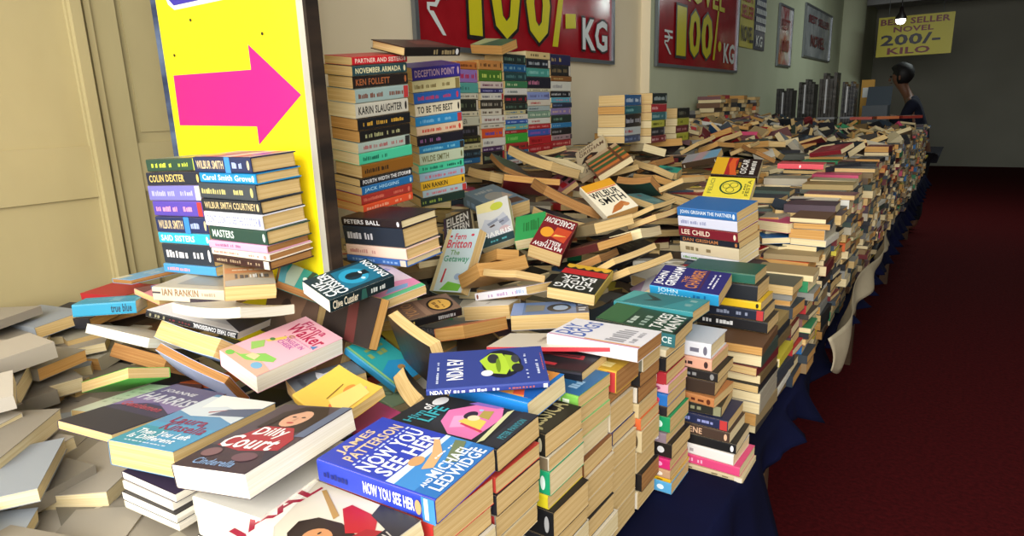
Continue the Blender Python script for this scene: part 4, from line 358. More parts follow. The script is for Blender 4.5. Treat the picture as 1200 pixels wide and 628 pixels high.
('chalk white paperback, eighth of the second back wall stack from the sign','stacked books of the second back wall stack from the sign',0.1664,0.1079,0.0324,-1.7698,2.3475,1.4592,0,0,1.563,'e0ded4','e0ded4','c',0,0,[('S','b',0.118,0.32,0.568,0.68,'8a4a4a',13),('S','b',0.62,0.34,0.75,0.66,'8a4a4a',6),('S','e',0.93,0.5,0.025,0.3,'8a4a4a')],173),
('ivory paperback, ninth of the second back wall stack from the sign','stacked books of the second back wall stack from the sign',0.1652,0.1094,0.0214,-1.7771,2.3477,1.4317,0,0,1.575,'d8d4c4','d8d4c4','c',0,0,[('S','b',0.119,0.32,0.569,0.68,'7a7a6a',13),('S','b',0.62,0.34,0.796,0.66,'7a7a6a',6),('S','r',0.9,0.05,0.99,0.95,'d8d0c0')],174),
('orange paperback, tenth of the second back wall stack from the sign','stacked books of the second back wall stack from the sign',0.1669,0.1076,0.0398,-1.773,2.3506,1.4005,0,0,1.5529,'e05a2a','e05a2a','c',0,0,[('S','b',0.092,0.32,0.542,0.68,'4a4ab0',9),('S','b',0.62,0.34,0.865,0.66,'4a4ab0',4),('S','r',0.9,0.05,0.99,0.95,'d8d0c0')],175),
('bright white paperback, eleventh of the second back wall stack from the sign','stacked books of the second back wall stack from the sign',0.1666,0.1099,0.0361,-1.7747,2.3528,1.362,0,0,1.5745,'e2e2da','e2e2da','c',0,0,[('S','b',0.043,0.32,0.493,0.68,'8a8a8a',11)],176),
('purple paperback, twelfth of the second back wall stack from the sign','stacked books of the second back wall stack from the sign',0.166,0.1064,0.0214,-1.7746,2.3477,1.3327,0,0,1.5798,'4a2a5a','4a2a5a','c',0,0,[('S','b',0.049,0.32,0.499,0.68,'b8a8c0',9),('S','b',0.62,0.34,0.887,0.66,'b8a8c0',4),('S','r',0.9,0.05,0.99,0.95,'d8d0c0')],177),
('black paperback, thirteenth of the second back wall stack from the sign','stacked books of the second back wall stack from the sign',0.1662,0.1086,0.0508,-1.7768,2.3489,1.296,0,0,1.5724,'1e2026','1e2026','t',0,0,[('S','b',0.079,0.32,0.529,0.68,'8a9a7a',7),('S','b',0.62,0.34,0.8,0.66,'8a9a7a',3),('S','r',0.9,0.05,0.99,0.95,'b83a3a')],178),
('dark green paperback, topmost of the third back wall stack from the sign','stacked books of the third back wall stack from the sign',0.1836,0.1028,0.0421,-1.7734,2.5356,1.7186,0,0,1.5747,'22302e','22302e','t',0,0,[('S','b',0.049,0.32,0.499,0.68,'6a8a7a',11),('S','b',0.62,0.34,0.754,0.66,'6a8a7a',5),('S','e',0.93,0.5,0.025,0.3,'6a8a7a')],179),
('blue paperback, second of the third back wall stack from the sign','stacked books of the third back wall stack from the sign',0.1828,0.1091,0.0343,-1.7742,2.532,1.6798,0,0,1.5766,'1f5a8a','1f5a8a','t',0,0,[('S','b',0.047,0.32,0.497,0.68,'8ab8c8',9),('S','b',0.62,0.34,0.753,0.66,'8ab8c8',4),('S','e',0.93,0.5,0.025,0.3,'8ab8c8')],180),
('deep teal paperback, third of the third back wall stack from the sign','stacked books of the third back wall stack from the sign',0.1812,0.1081,0.0382,-1.7748,2.5366,1.643,0,0,1.5696,'24464a','24464a','t',0,0,[('S','b',0.056,0.32,0.506,0.68,'5a8a8a',11),('S','b',0.62,0.34,0.8,0.66,'5a8a8a',5),('S','e',0.93,0.5,0.025,0.3,'5a8a8a')],181),
('green and cream paperback, fourth of the third back wall stack from the sign','stacked books of the third back wall stack from the sign',0.1837,0.1072,0.0304,-1.7723,2.5381,1.608,0,0,1.5892,'3a7a52','3a7a52','t',0,0,[('S','b',0.084,0.32,0.534,0.68,'c8d8a8',9)],182),
('white paperback, fifth of the third back wall stack from the sign','stacked books of the third back wall stack from the sign',0.1819,0.1054,0.0304,-1.7717,2.5342,1.577,0,0,1.5779,'dcdcd4','dcdcd4','c',0,0,[('S','b',0.116,0.32,0.566,0.68,'6a7a7a',13)],183),
('black with red patch paperback, sixth of the third back wall stack from the sign','stacked books of the third back wall stack from the sign',0.1808,0.1092,0.0343,-1.7754,2.5347,1.544,0,0,1.5599,'24262a','24262a','t',0,0,[('S','b',0.05,0.32,0.5,0.68,'b02a3a',9),('S','b',0.62,0.34,0.767,0.66,'b02a3a',4),('S','e',0.93,0.5,0.025,0.3,'b02a3a')],184),
('near black paperback, seventh of the third back wall stack from the sign','stacked books of the third back wall stack from the sign',0.1842,0.1051,0.0304,-1.7732,2.5364,1.511,0,0,1.5721,'1e2c2a','1e2c2a','t',0,0,[('S','b',0.042,0.32,0.492,0.68,'5a7a6a',11),('S','b',0.62,0.34,0.761,0.66,'5a7a6a',5),('S','e',0.93,0.5,0.025,0.3,'5a7a6a')],185),
('khaki paperback, eighth of the third back wall stack from the sign','stacked books of the third back wall stack from the sign',0.181,0.1059,0.0188,-1.7756,2.5405,1.4858,0,0,1.5656,'c8c090','c8c090','c',0,0,[('S','b',0.058,0.32,0.508,0.68,'2a6a9a',11),('S','b',0.62,0.34,0.798,0.66,'2a6a9a',5),('S','r',0.9,0.05,0.99,0.95,'2a2a2a')],186),
('ivory paperback, ninth of the third back wall stack from the sign','stacked books of the third back wall stack from the sign',0.1835,0.1085,0.0227,-1.7734,2.5355,1.4644,0,0,1.5802,'dcd8c8','dcd8c8','c',0,0,[('S','b',0.088,0.32,0.538,0.68,'6a7a8a',11),('S','b',0.62,0.34,0.763,0.66,'6a7a8a',5)],187),
('bright blue paperback, tenth of the third back wall stack from the sign','stacked books of the third back wall stack from the sign',0.1843,0.1097,0.0188,-1.7732,2.5339,1.4431,0,0,1.5754,'2a5ab0','2a5ab0','c',0,0,[('S','b',0.076,0.32,0.526,0.68,'a8c0e8',11),('S','b',0.62,0.34,0.835,0.66,'a8c0e8',5),('S','e',0.93,0.5,0.025,0.3,'a8c0e8')],188),
('aqua paperback, eleventh of the third back wall stack from the sign','stacked books of the third back wall stack from the sign',0.1841,0.1091,0.0266,-1.7735,2.5358,1.4198,0,0,1.557,'5aa8b0','5aa8b0','c',0,0,[('S','b',0.04,0.32,0.49,0.68,'d8c04a',11),('S','b',0.62,0.34,0.876,0.66,'d8c04a',5),('S','e',0.93,0.5,0.025,0.3,'d8c04a')],189),
('thin red paperback, twelfth of the third back wall stack from the sign','stacked books of the third back wall stack from the sign',0.184,0.1091,0.0149,-1.7789,2.535,1.3985,0,0,1.571,'b02a2e','b02a2e','c',0,0,[('S','b',0.059,0.32,0.509,0.68,'e0a0a0',11)],190),
('vivid green paperback, thirteenth of the third back wall stack from the sign','stacked books of the third back wall stack from the sign',0.1826,0.1071,0.0421,-1.7771,2.538,1.3693,0,0,1.5661,'3aa83a','3aa83a','c',0,0,[('S','b',0.101,0.32,0.551,0.68,'8ad86a',9)],191),
('dark red paperback, fourteenth of the third back wall stack from the sign','stacked books of the third back wall stack from the sign',0.1814,0.106,0.0343,-1.7742,2.54,1.3305,0,0,1.5545,'a82a2a','a82a2a','t',0,0,[('S','b',0.113,0.32,0.563,0.68,'2a2a2a',9),('S','b',0.62,0.34,0.819,0.66,'2a2a2a',4),('S','e',0.93,0.5,0.025,0.3,'2a2a2a')],192),
('sky blue paperback, fifteenth of the third back wall stack from the sign','stacked books of the third back wall stack from the sign',0.1836,0.1085,0.0382,-1.7762,2.5368,1.2937,0,0,1.5808,'2a6aa0','2a6aa0','t',0,0,[('S','b',0.1,0.32,0.55,0.68,'8ac0e0',11),('S','b',0.62,0.34,0.887,0.66,'8ac0e0',5),('S','e',0.93,0.5,0.025,0.3,'8ac0e0')],193),
('grey white paperback, sixteenth of the third back wall stack from the sign','stacked books of the third back wall stack from the sign',0.183,0.1084,0.0227,-1.772,2.5326,1.2626,0,0,1.5727,'d8d8d4','d8d8d4','c',0,0,[('S','b',0.083,0.32,0.533,0.68,'a83a3a',9),('S','b',0.62,0.34,0.772,0.66,'a83a3a',4),('S','e',0.93,0.5,0.025,0.3,'a83a3a')],194),
('pale tan paperback, topmost of the fourth back wall stack from the sign','stacked books of the fourth back wall stack from the sign',0.2113,0.1086,0.0319,-1.7726,2.7293,1.7428,0,0,1.5718,'d8bf86','d8bf86','c',0,0,[('S','b',0.094,0.32,0.544,0.68,'6a5a3a',5),('S','b',0.62,0.34,0.822,0.66,'6a5a3a',2)],195),
('midnight paperback, second of the fourth back wall stack from the sign','stacked books of the fourth back wall stack from the sign',0.2113,0.1059,0.04,-1.7721,2.732,1.7063,0,0,1.5586,'20242e','20242e','t',0,0,[('S','b',0.103,0.32,0.553,0.68,'a8b0b8',13),('S','b',0.62,0.34,0.89,0.66,'a8b0b8',6),('S','r',0.9,0.05,0.99,0.95,'d8d0c0')],196),
('sea green paperback, third of the fourth back wall stack from the sign','stacked books of the fourth back wall stack from the sign',0.2064,0.1086,0.04,-1.7764,2.7298,1.6657,0,0,1.5645,'4a9a90','4a9a90','t',0,0,[('S','b',0.063,0.32,0.513,0.68,'8ac8c0',11),('S','b',0.62,0.34,0.754,0.66,'8ac8c0',5),('S','e',0.93,0.5,0.025,0.3,'8ac8c0')],197),
('black with pink print paperback, fourth of the fourth back wall stack from the sign','stacked books of the fourth back wall stack from the sign',0.2084,0.1073,0.0522,-1.7738,2.7346,1.619,0,0,1.5518,'22222e','22222e','t',0,0,[('S','b',0.065,0.32,0.515,0.68,'c87a9a',13)],198),
('cream paperback, fifth of the fourth back wall stack from the sign','stacked books of the fourth back wall stack from the sign',0.2111,0.1048,0.0156,-1.7739,2.7358,1.5845,0,0,1.5563,'d0ccb0','d0ccb0','c',0,0,[('S','b',0.112,0.32,0.562,0.68,'6a6a52',7),('S','b',0.62,0.34,0.874,0.66,'6a6a52',3)],199),
('periwinkle paperback, sixth of the fourth back wall stack from the sign','stacked books of the fourth back wall stack from the sign',0.2049,0.1097,0.0359,-1.7755,2.7286,1.5581,0,0,1.5848,'8a9ad0','8a9ad0','c',0,0,[('S','b',0.112,0.32,0.562,0.68,'5a5a8a',11),('S','b',0.62,0.34,0.896,0.66,'5a5a8a',5),('S','e',0.93,0.5,0.025,0.3,'5a5a8a')],200),
('beige paperback, seventh of the fourth back wall stack from the sign','stacked books of the fourth back wall stack from the sign',0.2088,0.1091,0.0278,-1.7746,2.7345,1.5257,0,0,1.5784,'d8d0c0','d8d0c0','c',0,0,[('S','b',0.112,0.32,0.562,0.68,'b8242c',9)],201),
('grey blue paperback, eighth of the fourth back wall stack from the sign','stacked books of the fourth back wall stack from the sign',0.2077,0.1075,0.0237,-1.7761,2.7304,1.4993,0,0,1.5824,'a8b8b8','a8b8b8','c',0,0,[('S','b',0.084,0.32,0.534,0.68,'5a6a72',11)],202),
('sage paperback, ninth of the fourth back wall stack from the sign','stacked books of the fourth back wall stack from the sign',0.2072,0.1051,0.0319,-1.7742,2.7325,1.4709,0,0,1.5689,'7a9a86','7a9a86','c',0,0,[('S','b',0.112,0.32,0.562,0.68,'c8d8c0',9),('S','b',0.62,0.34,0.841,0.66,'c8d8c0',4),('S','e',0.93,0.5,0.025,0.3,'c8d8c0')],203),
('white paperback, tenth of the fourth back wall stack from the sign','stacked books of the fourth back wall stack from the sign',0.2075,0.1098,0.0278,-1.7773,2.7302,1.4404,0,0,1.5767,'dcdcd2','dcdcd2','c',0,0,[('S','b',0.106,0.32,0.556,0.68,'a83a3a',11)],204),
('crimson paperback, eleventh of the fourth back wall stack from the sign','stacked books of the fourth back wall stack from the sign',0.2114,0.1066,0.0237,-1.7744,2.7293,1.4141,0,0,1.5792,'b0242e','b0242e','c',0,0,[('S','b',0.062,0.32,0.512,0.68,'e08a8a',11),('S','b',0.62,0.34,0.895,0.66,'e08a8a',5)],205),
('cobalt paperback, twelfth of the fourth back wall stack from the sign','stacked books of the fourth back wall stack from the sign',0.2104,0.1097,0.0319,-1.7768,2.7326,1.3857,0,0,1.581,'3a5ab0','3a5ab0','t',0,0,[('S','b',0.088,0.32,0.538,0.68,'a05ab0',11),('S','b',0.62,0.34,0.77,0.66,'a05ab0',5),('S','e',0.93,0.5,0.025,0.3,'a05ab0')],206),
('scarlet paperback, thirteenth of the fourth back wall stack from the sign','stacked books of the fourth back wall stack from the sign',0.2081,0.1073,0.04,-1.7707,2.7305,1.3491,0,0,1.5836,'b8242e','b8242e','t',0,0,[('S','b',0.107,0.32,0.557,0.68,'7a1018',11)],207),
('ruby paperback, fourteenth of the fourth back wall stack from the sign','stacked books of the fourth back wall stack from the sign',0.2105,0.1073,0.0359,-1.7709,2.7364,1.3106,0,0,1.5491,'a82028','a82028','t',0,0,[('S','b',0.058,0.32,0.508,0.68,'d87a7a',9),('S','b',0.62,0.34,0.875,0.66,'d87a7a',4)],208),
('rose grey paperback, fifteenth of the fourth back wall stack from the sign','stacked books of the fourth back wall stack from the sign',0.2105,0.1098,0.0319,-1.776,2.7325,1.2761,0,0,1.5765,'c08a92','c08a92','c',0,0,[('S','b',0.089,0.32,0.539,0.68,'6a3a42',11),('S','b',0.62,0.34,0.861,0.66,'6a3a42',5),('S','e',0.93,0.5,0.025,0.3,'6a3a42')],209),
('navy paperback, topmost of the back wall stack farthest from the sign','stacked books of the back wall stack farthest from the sign',0.2038,0.1095,0.0511,-1.7758,2.9368,1.7314,0,0,1.5529,'26264e','26264e','t',0,0,[('S','b',0.114,0.32,0.564,0.68,'c8b06a',9)],210),
('black paperback, second of the back wall stack farthest from the sign','stacked books of the back wall stack farthest from the sign',0.1991,0.104,0.0511,-1.7725,2.9423,1.6796,0,0,1.5783,'262422','262422','t',0,0,[('S','b',0.07,0.32,0.52,0.68,'7a6a4a',7),('S','b',0.62,0.34,0.849,0.66,'7a6a4a',3),('S','r',0.9,0.05,0.99,0.95,'d8d0c0')],211),
('brown paperback, third of the back wall stack farthest from the sign','stacked books of the back wall stack farthest from the sign',0.2039,0.1098,0.0253,-1.7747,2.9473,1.6408,0,0,1.5711,'8a5a2e','8a5a2e','t',0,0,[('S','b',0.118,0.32,0.568,0.68,'c8a86a',9)],212),
('white paperback, fourth of the back wall stack farthest from the sign','stacked books of the back wall stack farthest from the sign',0.2046,0.1098,0.0468,-1.7761,2.9397,1.6042,0,0,1.5701,'d8d8cc','d8d8cc','c',0,0,[('S','b',0.115,0.32,0.565,0.68,'9a9a9a',11)],213),
('charcoal paperback, fifth of the back wall stack farthest from the sign','stacked books of the back wall stack farthest from the sign',0.2012,0.104,0.0296,-1.7753,2.9418,1.5654,0,0,1.5707,'24242a','24242a','t',0,0,[('S','b',0.056,0.32,0.506,0.68,'c0c0c0',9),('S','b',0.62,0.34,0.763,0.66,'c0c0c0',4),('S','e',0.93,0.5,0.025,0.3,'c0c0c0')],214),
('turquoise paperback, sixth of the back wall stack farthest from the sign','stacked books of the back wall stack farthest from the sign',0.2011,0.1074,0.0253,-1.7728,2.9415,1.5374,0,0,1.5803,'5aa8c0','5aa8c0','c',0,0,[('S','b',0.115,0.32,0.565,0.68,'d88a9a',9),('S','b',0.62,0.34,0.809,0.66,'d88a9a',4),('S','e',0.93,0.5,0.025,0.3,'d88a9a')],215),
('dark blue paperback, seventh of the back wall stack farthest from the sign','stacked books of the back wall stack farthest from the sign',0.2027,0.1082,0.0253,-1.7737,2.9485,1.5115,0,0,1.5898,'26304a','26304a','t',0,0,[('S','b',0.052,0.32,0.502,0.68,'6a7aa0',11)],216),
('lilac paperback, eighth of the back wall stack farthest from the sign','stacked books of the back wall stack farthest from the sign',0.2017,0.1088,0.0339,-1.7779,2.9434,1.4814,0,0,1.5763,'8a7ab0','8a7ab0','c',0,0,[('S','b',0.076,0.32,0.526,0.68,'d0b0a0',9),('S','b',0.62,0.34,0.753,0.66,'d0b0a0',4),('S','e',0.93,0.5,0.025,0.3,'d0b0a0')],217),
('forest paperback, ninth of the back wall stack farthest from the sign','stacked books of the back wall stack farthest from the sign',0.2029,0.1092,0.0382,-1.7748,2.9401,1.4447,0,0,1.5685,'263a34','263a34','t',0,0,[('S','b',0.085,0.32,0.535,0.68,'7aa08a',11)],218),
('blue paperback, tenth of the back wall stack farthest from the sign','stacked books of the back wall stack farthest from the sign',0.2039,0.109,0.0253,-1.7743,2.943,1.4124,0,0,1.5714,'2a7ab0','2a7ab0','c',0,0,[('S','b',0.082,0.32,0.532,0.68,'9ac8e0',9)],219),
('jet paperback, eleventh of the back wall stack farthest from the sign','stacked books of the back wall stack farthest from the sign',0.2043,0.1049,0.0339,-1.772,2.9386,1.3822,0,0,1.5713,'222226','222226','t',0,0,[('S','b',0.053,0.32,0.503,0.68,'8a8a8a',9)],220),
('pinkish grey paperback, twelfth of the back wall stack farthest from the sign','stacked books of the back wall stack farthest from the sign',0.1987,0.11,0.0253,-1.7739,2.9448,1.352,0,0,1.559,'a88a8e','a88a8e','c',0,0,[('S','b',0.057,0.32,0.507,0.68,'5a4a4e',9),('S','b',0.62,0.34,0.856,0.66,'5a4a4e',4),('S','r',0.9,0.05,0.99,0.95,'5a4a4e')],221),
('red paperback, thirteenth of the back wall stack farthest from the sign','stacked books of the back wall stack farthest from the sign',0.202,0.1072,0.0339,-1.777,2.9401,1.3219,0,0,1.5707,'a82a30','a82a30','t',0,0,[('S','b',0.111,0.32,0.561,0.68,'e09a8a',9),('S','b',0.62,0.34,0.865,0.66,'e09a8a',4),('S','e',0.93,0.5,0.025,0.3,'e09a8a')],222),
('blue paperback, topmost of the rear stack left of the wall step','stacked books of the rear stack left of the wall step',0.1833,0.1354,0.0508,-1.3959,2.9467,1.5238,0,0,1.5624,'2a5a8a','2a5a8a','t',0,0,[('S','b',0.078,0.32,0.528,0.68,'b8c8d8',7),('S','b',0.62,0.34,0.847,0.66,'b8c8d8',3),('S','e',0.93,0.5,0.025,0.3,'b8c8d8')],223),
('teal paperback, second of the rear stack left of the wall step','stacked books of the rear stack left of the wall step',0.1889,0.1389,0.038,-1.3969,2.9461,1.4788,0,0,1.572,'24606a','24606a','o',0,0,[('S','b',0.07,0.32,0.52,0.68,'7ab0b0',9)],224),
('black paperback, third of the rear stack left of the wall step','stacked books of the rear stack left of the wall step',0.1886,0.1389,0.0594,-1.3981,2.9497,1.4295,0,0,1.5865,'1e1e24','1e1e24','t',0,0,[('S','b',0.051,0.32,0.501,0.68,'b0b0b8',7),('S','b',0.62,0.34,0.887,0.66,'b0b0b8',3),('S','e',0.93,0.5,0.025,0.3,'b0b0b8')],225),
('pale grey with red disc paperback, fourth of the rear stack left of the wall step','stacked books of the rear stack left of the wall step',0.1891,0.1398,0.038,-1.3989,2.9448,1.3802,0,0,1.5824,'b8c0c0','b8c0c0','c',0,0,[('S','b',0.061,0.32,0.511,0.68,'b02a34',7)],226),
('slate blue paperback, fifth of the rear stack left of the wall step','stacked books of the rear stack left of the wall step',0.1866,0.1355,0.0337,-1.3979,2.9467,1.3438,0,0,1.5892,'3a4a6a','3a4a6a','t',0,0,[('S','b',0.047,0.32,0.497,0.68,'8a9ac0',7),('S','b',0.62,0.34,0.843,0.66,'8a9ac0',3),('S','e',0.93,0.5,0.025,0.3,'8a9ac0')],227),
('black paperback, topmost of the rear stack directly under the wall step','stacked books of the rear stack directly under the wall step',0.1893,0.1289,0.0526,-1.3611,3.1967,1.5292,0,0,1.573,'26302e','26302e','t',0,0,[('S','b',0.117,0.32,0.567,0.68,'a8b8b8',7),('S','b',0.62,0.34,0.831,0.66,'a8b8b8',3),('S','e',0.93,0.5,0.025,0.3,'a8b8b8')],228),
('red paperback, second of the rear stack directly under the wall step','stacked books of the rear stack directly under the wall step',0.1897,0.1266,0.0393,-1.3615,3.1948,1.4826,0,0,1.5522,'a83038','a83038','t',0,0,[('S','b',0.041,0.32,0.491,0.68,'e0a0a0',7)],229),
('grey teal paperback, third of the rear stack directly under the wall step','stacked books of the rear stack directly under the wall step',0.1895,0.1275,0.0393,-1.3603,3.1964,1.4427,0,0,1.5572,'3a6a70','3a6a70','t',0,0,[('S','b',0.044,0.32,0.494,0.68,'8ab0b0',7),('S','b',0.62,0.34,0.746,0.66,'8ab0b0',3),('S','r',0.9,0.05,0.99,0.95,'8ab0b0')],230),
('yellow green paperback, fourth of the rear stack directly under the wall step','stacked books of the rear stack directly under the wall step',0.1863,0.127,0.0349,-1.362,3.1925,1.405,0,0,1.5757,'b8b84a','b8b84a','c',0,0,[('S','b',0.112,0.32,0.562,0.68,'5a5a22',7),('S','b',0.62,0.34,0.784,0.66,'5a5a22',3),('S','r',0.9,0.05,0.99,0.95,'5a5a22')],231),
('charcoal paperback, fifth of the rear stack directly under the wall step','stacked books of the rear stack directly under the wall step',0.1891,0.1282,0.0393,-1.3657,3.1948,1.3673,0,0,1.5949,'2a2a30','2a2a30','t',0,0,[('S','b',0.046,0.32,0.496,0.68,'8a8a8a',7),('S','b',0.62,0.34,0.858,0.66,'8a8a8a',3),('S','r',0.9,0.05,0.99,0.95,'8a8a8a')],232),
('dark red paperback, sixth of the rear stack directly under the wall step','stacked books of the rear stack directly under the wall step',0.1872,0.1288,0.0349,-1.3619,3.196,1.3295,0,0,1.5597,'7a3034','7a3034','c',0,0,[('S','b',0.045,0.32,0.495,0.68,'d0a0a0',7),('S','b',0.62,0.34,0.83,0.66,'d0a0a0',3),('S','e',0.93,0.5,0.025,0.3,'d0a0a0')],233),
('black paperback, topmost of the rear stack right of the wall step','stacked books of the rear stack right of the wall step',0.1883,0.0821,0.0544,-1.3588,3.5947,1.4499,0,0,1.5648,'20221e','20221e','t',0,0,[('S','b',0.111,0.32,0.561,0.68,'6a6a5a',5),('S','b',0.62,0.34,0.795,0.66,'6a6a5a',2),('S','r',0.9,0.05,0.99,0.95,'2a2a2a')],234),
('lime paperback, second of the rear stack right of the wall step','stacked books of the rear stack right of the wall step',0.1884,0.0827,0.0394,-1.3602,3.5964,1.4024,0,0,1.5798,'a8a83a','a8a83a','c',0,0,[('S','b',0.053,0.32,0.503,0.68,'4a4a1a',7)],235),
('wine paperback, third of the rear stack right of the wall step','stacked books of the rear stack right of the wall step',0.1897,0.0818,0.0394,-1.3618,3.5918,1.3624,0,0,1.552,'6a2a30','6a2a30','c',0,0,[('S','b',0.107,0.32,0.557,0.68,'c08a8a',7),('S','b',0.62,0.34,0.831,0.66,'c08a8a',3),('S','r',0.9,0.05,0.99,0.95,'2a2a2a')],236),
('mustard paperback, fourth of the rear stack right of the wall step','stacked books of the rear stack right of the wall step',0.1896,0.0827,0.0444,-1.3601,3.5995,1.3198,0,0,1.5465,'b0b03a','b0b03a','c',0,0,[('S','b',0.043,0.32,0.493,0.68,'4a4a1a',7),('S','b',0.62,0.34,0.759,0.66,'4a4a1a',3),('S','r',0.9,0.05,0.99,0.95,'4a4a1a')],237),
('red edged paperback, topmost directly under the royal blue paperback at the front corner','stacked books directly under the royal blue paperback at the front corner',0.1898,0.121,0.0394,-0.568,0.5544,1.0037,0,0,-0.0018,'c83a34','c83a34','t',0,0,[('S','b',0.045,0.32,0.495,0.68,'f0d0c8',13),('S','b',0.62,0.34,0.755,0.66,'f0d0c8',6)],238),
('brown paperback, second directly under the royal blue paperback at the front corner','stacked books directly under the royal blue paperback at the front corner',0.1871,0.1213,0.0294,-0.5687,0.5503,0.9687,0,0,-0.0008,'3a2c26','3a2c26','t',0,0,[('S','b',0.091,0.32,0.541,0.68,'a09a90',11)],239),
('stone paperback, third directly under the royal blue paperback at the front corner','stacked books directly under the royal blue paperback at the front corner',0.1889,0.1185,0.0294,-0.5636,0.5522,0.9387,0,0,0.0101,'d0c8b8','d0c8b8','c',0,0,[('S','b',0.04,0.32,0.49,0.68,'5a5a62',11)],240),
('red with ticked edge paperback, topmost of the column under the black comic scene cover','stacked books of the column under the black comic scene cover',0.179,0.1123,0.0246,-0.5632,0.6764,1.0066,0,0,0.002,'c8443a','c8443a','t',0,0,[('S','b',0.116,0.32,0.566,0.68,'2a1a18',17),('S','b',0.62,0.34,0.754,0.66,'2a1a18',8),('S','e',0.93,0.5,0.025,0.3,'2a1a18')],241),
('black edged paperback, second of the column under the black comic scene cover','stacked books of the column under the black comic scene cover',0.1829,0.1122,0.0329,-0.5636,0.6736,0.9773,0,0,0.0076,'24242a','24242a','t',0,0,[('S','b',0.092,0.32,0.542,0.68,'8a8a90',9),('S','b',0.62,0.34,0.762,0.66,'8a8a90',4),('S','e',0.93,0.5,0.025,0.3,'8a8a90')],242),
('grey paperback, third of the column under the black comic scene cover','stacked books of the column under the black comic scene cover',0.1808,0.1127,0.0392,-0.5673,0.6772,0.9406,0,0,0.0057,'8a8478','8a8478','t',0,0,[('S','b',0.061,0.32,0.511,0.68,'c8c8c8',11),('S','b',0.62,0.34,0.826,0.66,'c8c8c8',5),('S','r',0.9,0.05,0.99,0.95,'b83a3a')],243),
('tan paperback, fourth of the column under the black comic scene cover','stacked books of the column under the black comic scene cover',0.1842,0.1083,0.0309,-0.568,0.6711,0.9049,0,0,0.0102,'d8c8a0','d8c8a0','t',0,0,[('S','b',0.107,0.32,0.557,0.68,'6a5a4a',9),('S','b',0.62,0.34,0.757,0.66,'6a5a4a',4),('S','e',0.93,0.5,0.025,0.3,'6a5a4a')],244),
('black topped paperback, topmost of the column topped by dark cover with gold capitals','stacked books of the column topped by dark cover with gold capitals',0.1799,0.1108,0.0393,-0.5637,0.8064,1.0041,0,0,-0.019,'23211c','23211c','t',0,0,[('S','t',0.05,0.24,0.38,0.78,'c8c0a0','ESSICA'),('S','e',0.95,0.5,0.02,0.3,'c8c0a0'),('F','r',0,0,1,0.42,'23211c'),('F','t',0.06,0.06,0.96,0.3,'b8ac7a','JESSICA'),('F','b',0.1,0.34,0.9,0.38,'8a8462',8),('F','r',0,0.5,1,1,'4a4438')],245),
('beige paperback, second of the column topped by dark cover with gold capitals','stacked books of the column topped by dark cover with gold capitals',0.1748,0.1096,0.0229,-0.5581,0.8063,0.9724,0,0,0.0048,'c8bfa8','c8bfa8','t',0,0,[('S','b',0.108,0.32,0.558,0.68,'7a6a52',11),('S','b',0.62,0.34,0.748,0.66,'7a6a52',5),('S','r',0.9,0.05,0.99,0.95,'7a6a52')],246),
('emerald edged paperback, third of the column topped by dark cover with gold capitals','stacked books of the column topped by dark cover with gold capitals',0.1789,0.1113,0.0416,-0.5591,0.8067,0.9395,0,0,0.0077,'1f9a6a','1f9a6a','c',0,0,[('S','b',0.063,0.32,0.513,0.68,'e0f0e8',9),('S','b',0.62,0.34,0.9,0.66,'e0f0e8',4),('S','e',0.93,0.5,0.025,0.3,'e0f0e8')],247),
('yellow spined paperback, fourth of the column topped by dark cover with gold capitals','stacked books of the column topped by dark cover with gold capitals',0.1784,0.1129,0.0252,-0.5635,0.809,0.9055,0,0,0.0014,'d8c82a','d8c82a','t',0,0,[('S','b',0.099,0.32,0.549,0.68,'4a4a1a',7)],248),
('black spined paperback, fifth of the column topped by dark cover with gold capitals','stacked books of the column topped by dark cover with gold capitals',0.1775,0.1119,0.0487,-0.5516,0.8089,0.868,0,0,-0.0168,'1c1c1e','1c1c1e','t',0,0,[('S','b',0.095,0.32,0.545,0.68,'a8a8a8',9),('S','b',0.62,0.34,0.798,0.66,'a8a8a8',4),('S','e',0.93,0.5,0.025,0.3,'a8a8a8')],249),
('charcoal paperback, sixth of the column topped by dark cover with gold capitals','stacked books of the column topped by dark cover with gold capitals',0.179,0.111,0.0299,-0.5544,0.8082,0.8281,0,0,0.0079,'26262a','26262a','t',0,0,[('S','b',0.048,0.32,0.498,0.68,'9a9a9a',9),('S','b',0.62,0.34,0.846,0.66,'9a9a9a',4)],250),
('pale paperback, seventh of the column topped by dark cover with gold capitals','stacked books of the column topped by dark cover with gold capitals',0.179,0.1128,0.0322,-0.553,0.8105,0.7964,0,0,0.0241,'d8d0bc','d8d0bc','c',0,0,[('S','b',0.119,0.32,0.569,0.68,'6a6a6a',9),('S','b',0.62,0.34,0.845,0.66,'6a6a6a',4),('S','e',0.93,0.5,0.025,0.3,'6a6a6a')],251),
('blue and leaf green paperback, topmost of the column with a blue and green top','stacked books of the column with a blue and green top',0.1786,0.117,0.0227,-0.5748,0.9328,1.0214,0,0,-0.0128,'7ab84e','7ab84e','t',0,0,[('F','r',0,0,1,1,'2f6a9c'),('S','b',0.6,0.3,0.95,0.7,'e8f4d8',3),('F','b',0.2,0.1,0.6,0.2,'9ac0e0',5)],252),
('tan paperback, second of the column with a blue and green top','stacked books of the column with a blue and green top',0.1785,0.1157,0.0253,-0.5744,0.9287,0.9968,0,0,-0.0003,'c8b890','c8b890','t',0,0,[('S','b',0.09,0.32,0.54,0.68,'6a5a42',9),('S','b',0.62,0.34,0.805,0.66,'6a5a42',4),('S','r',0.9,0.05,0.99,0.95,'d8d0c0')],253),
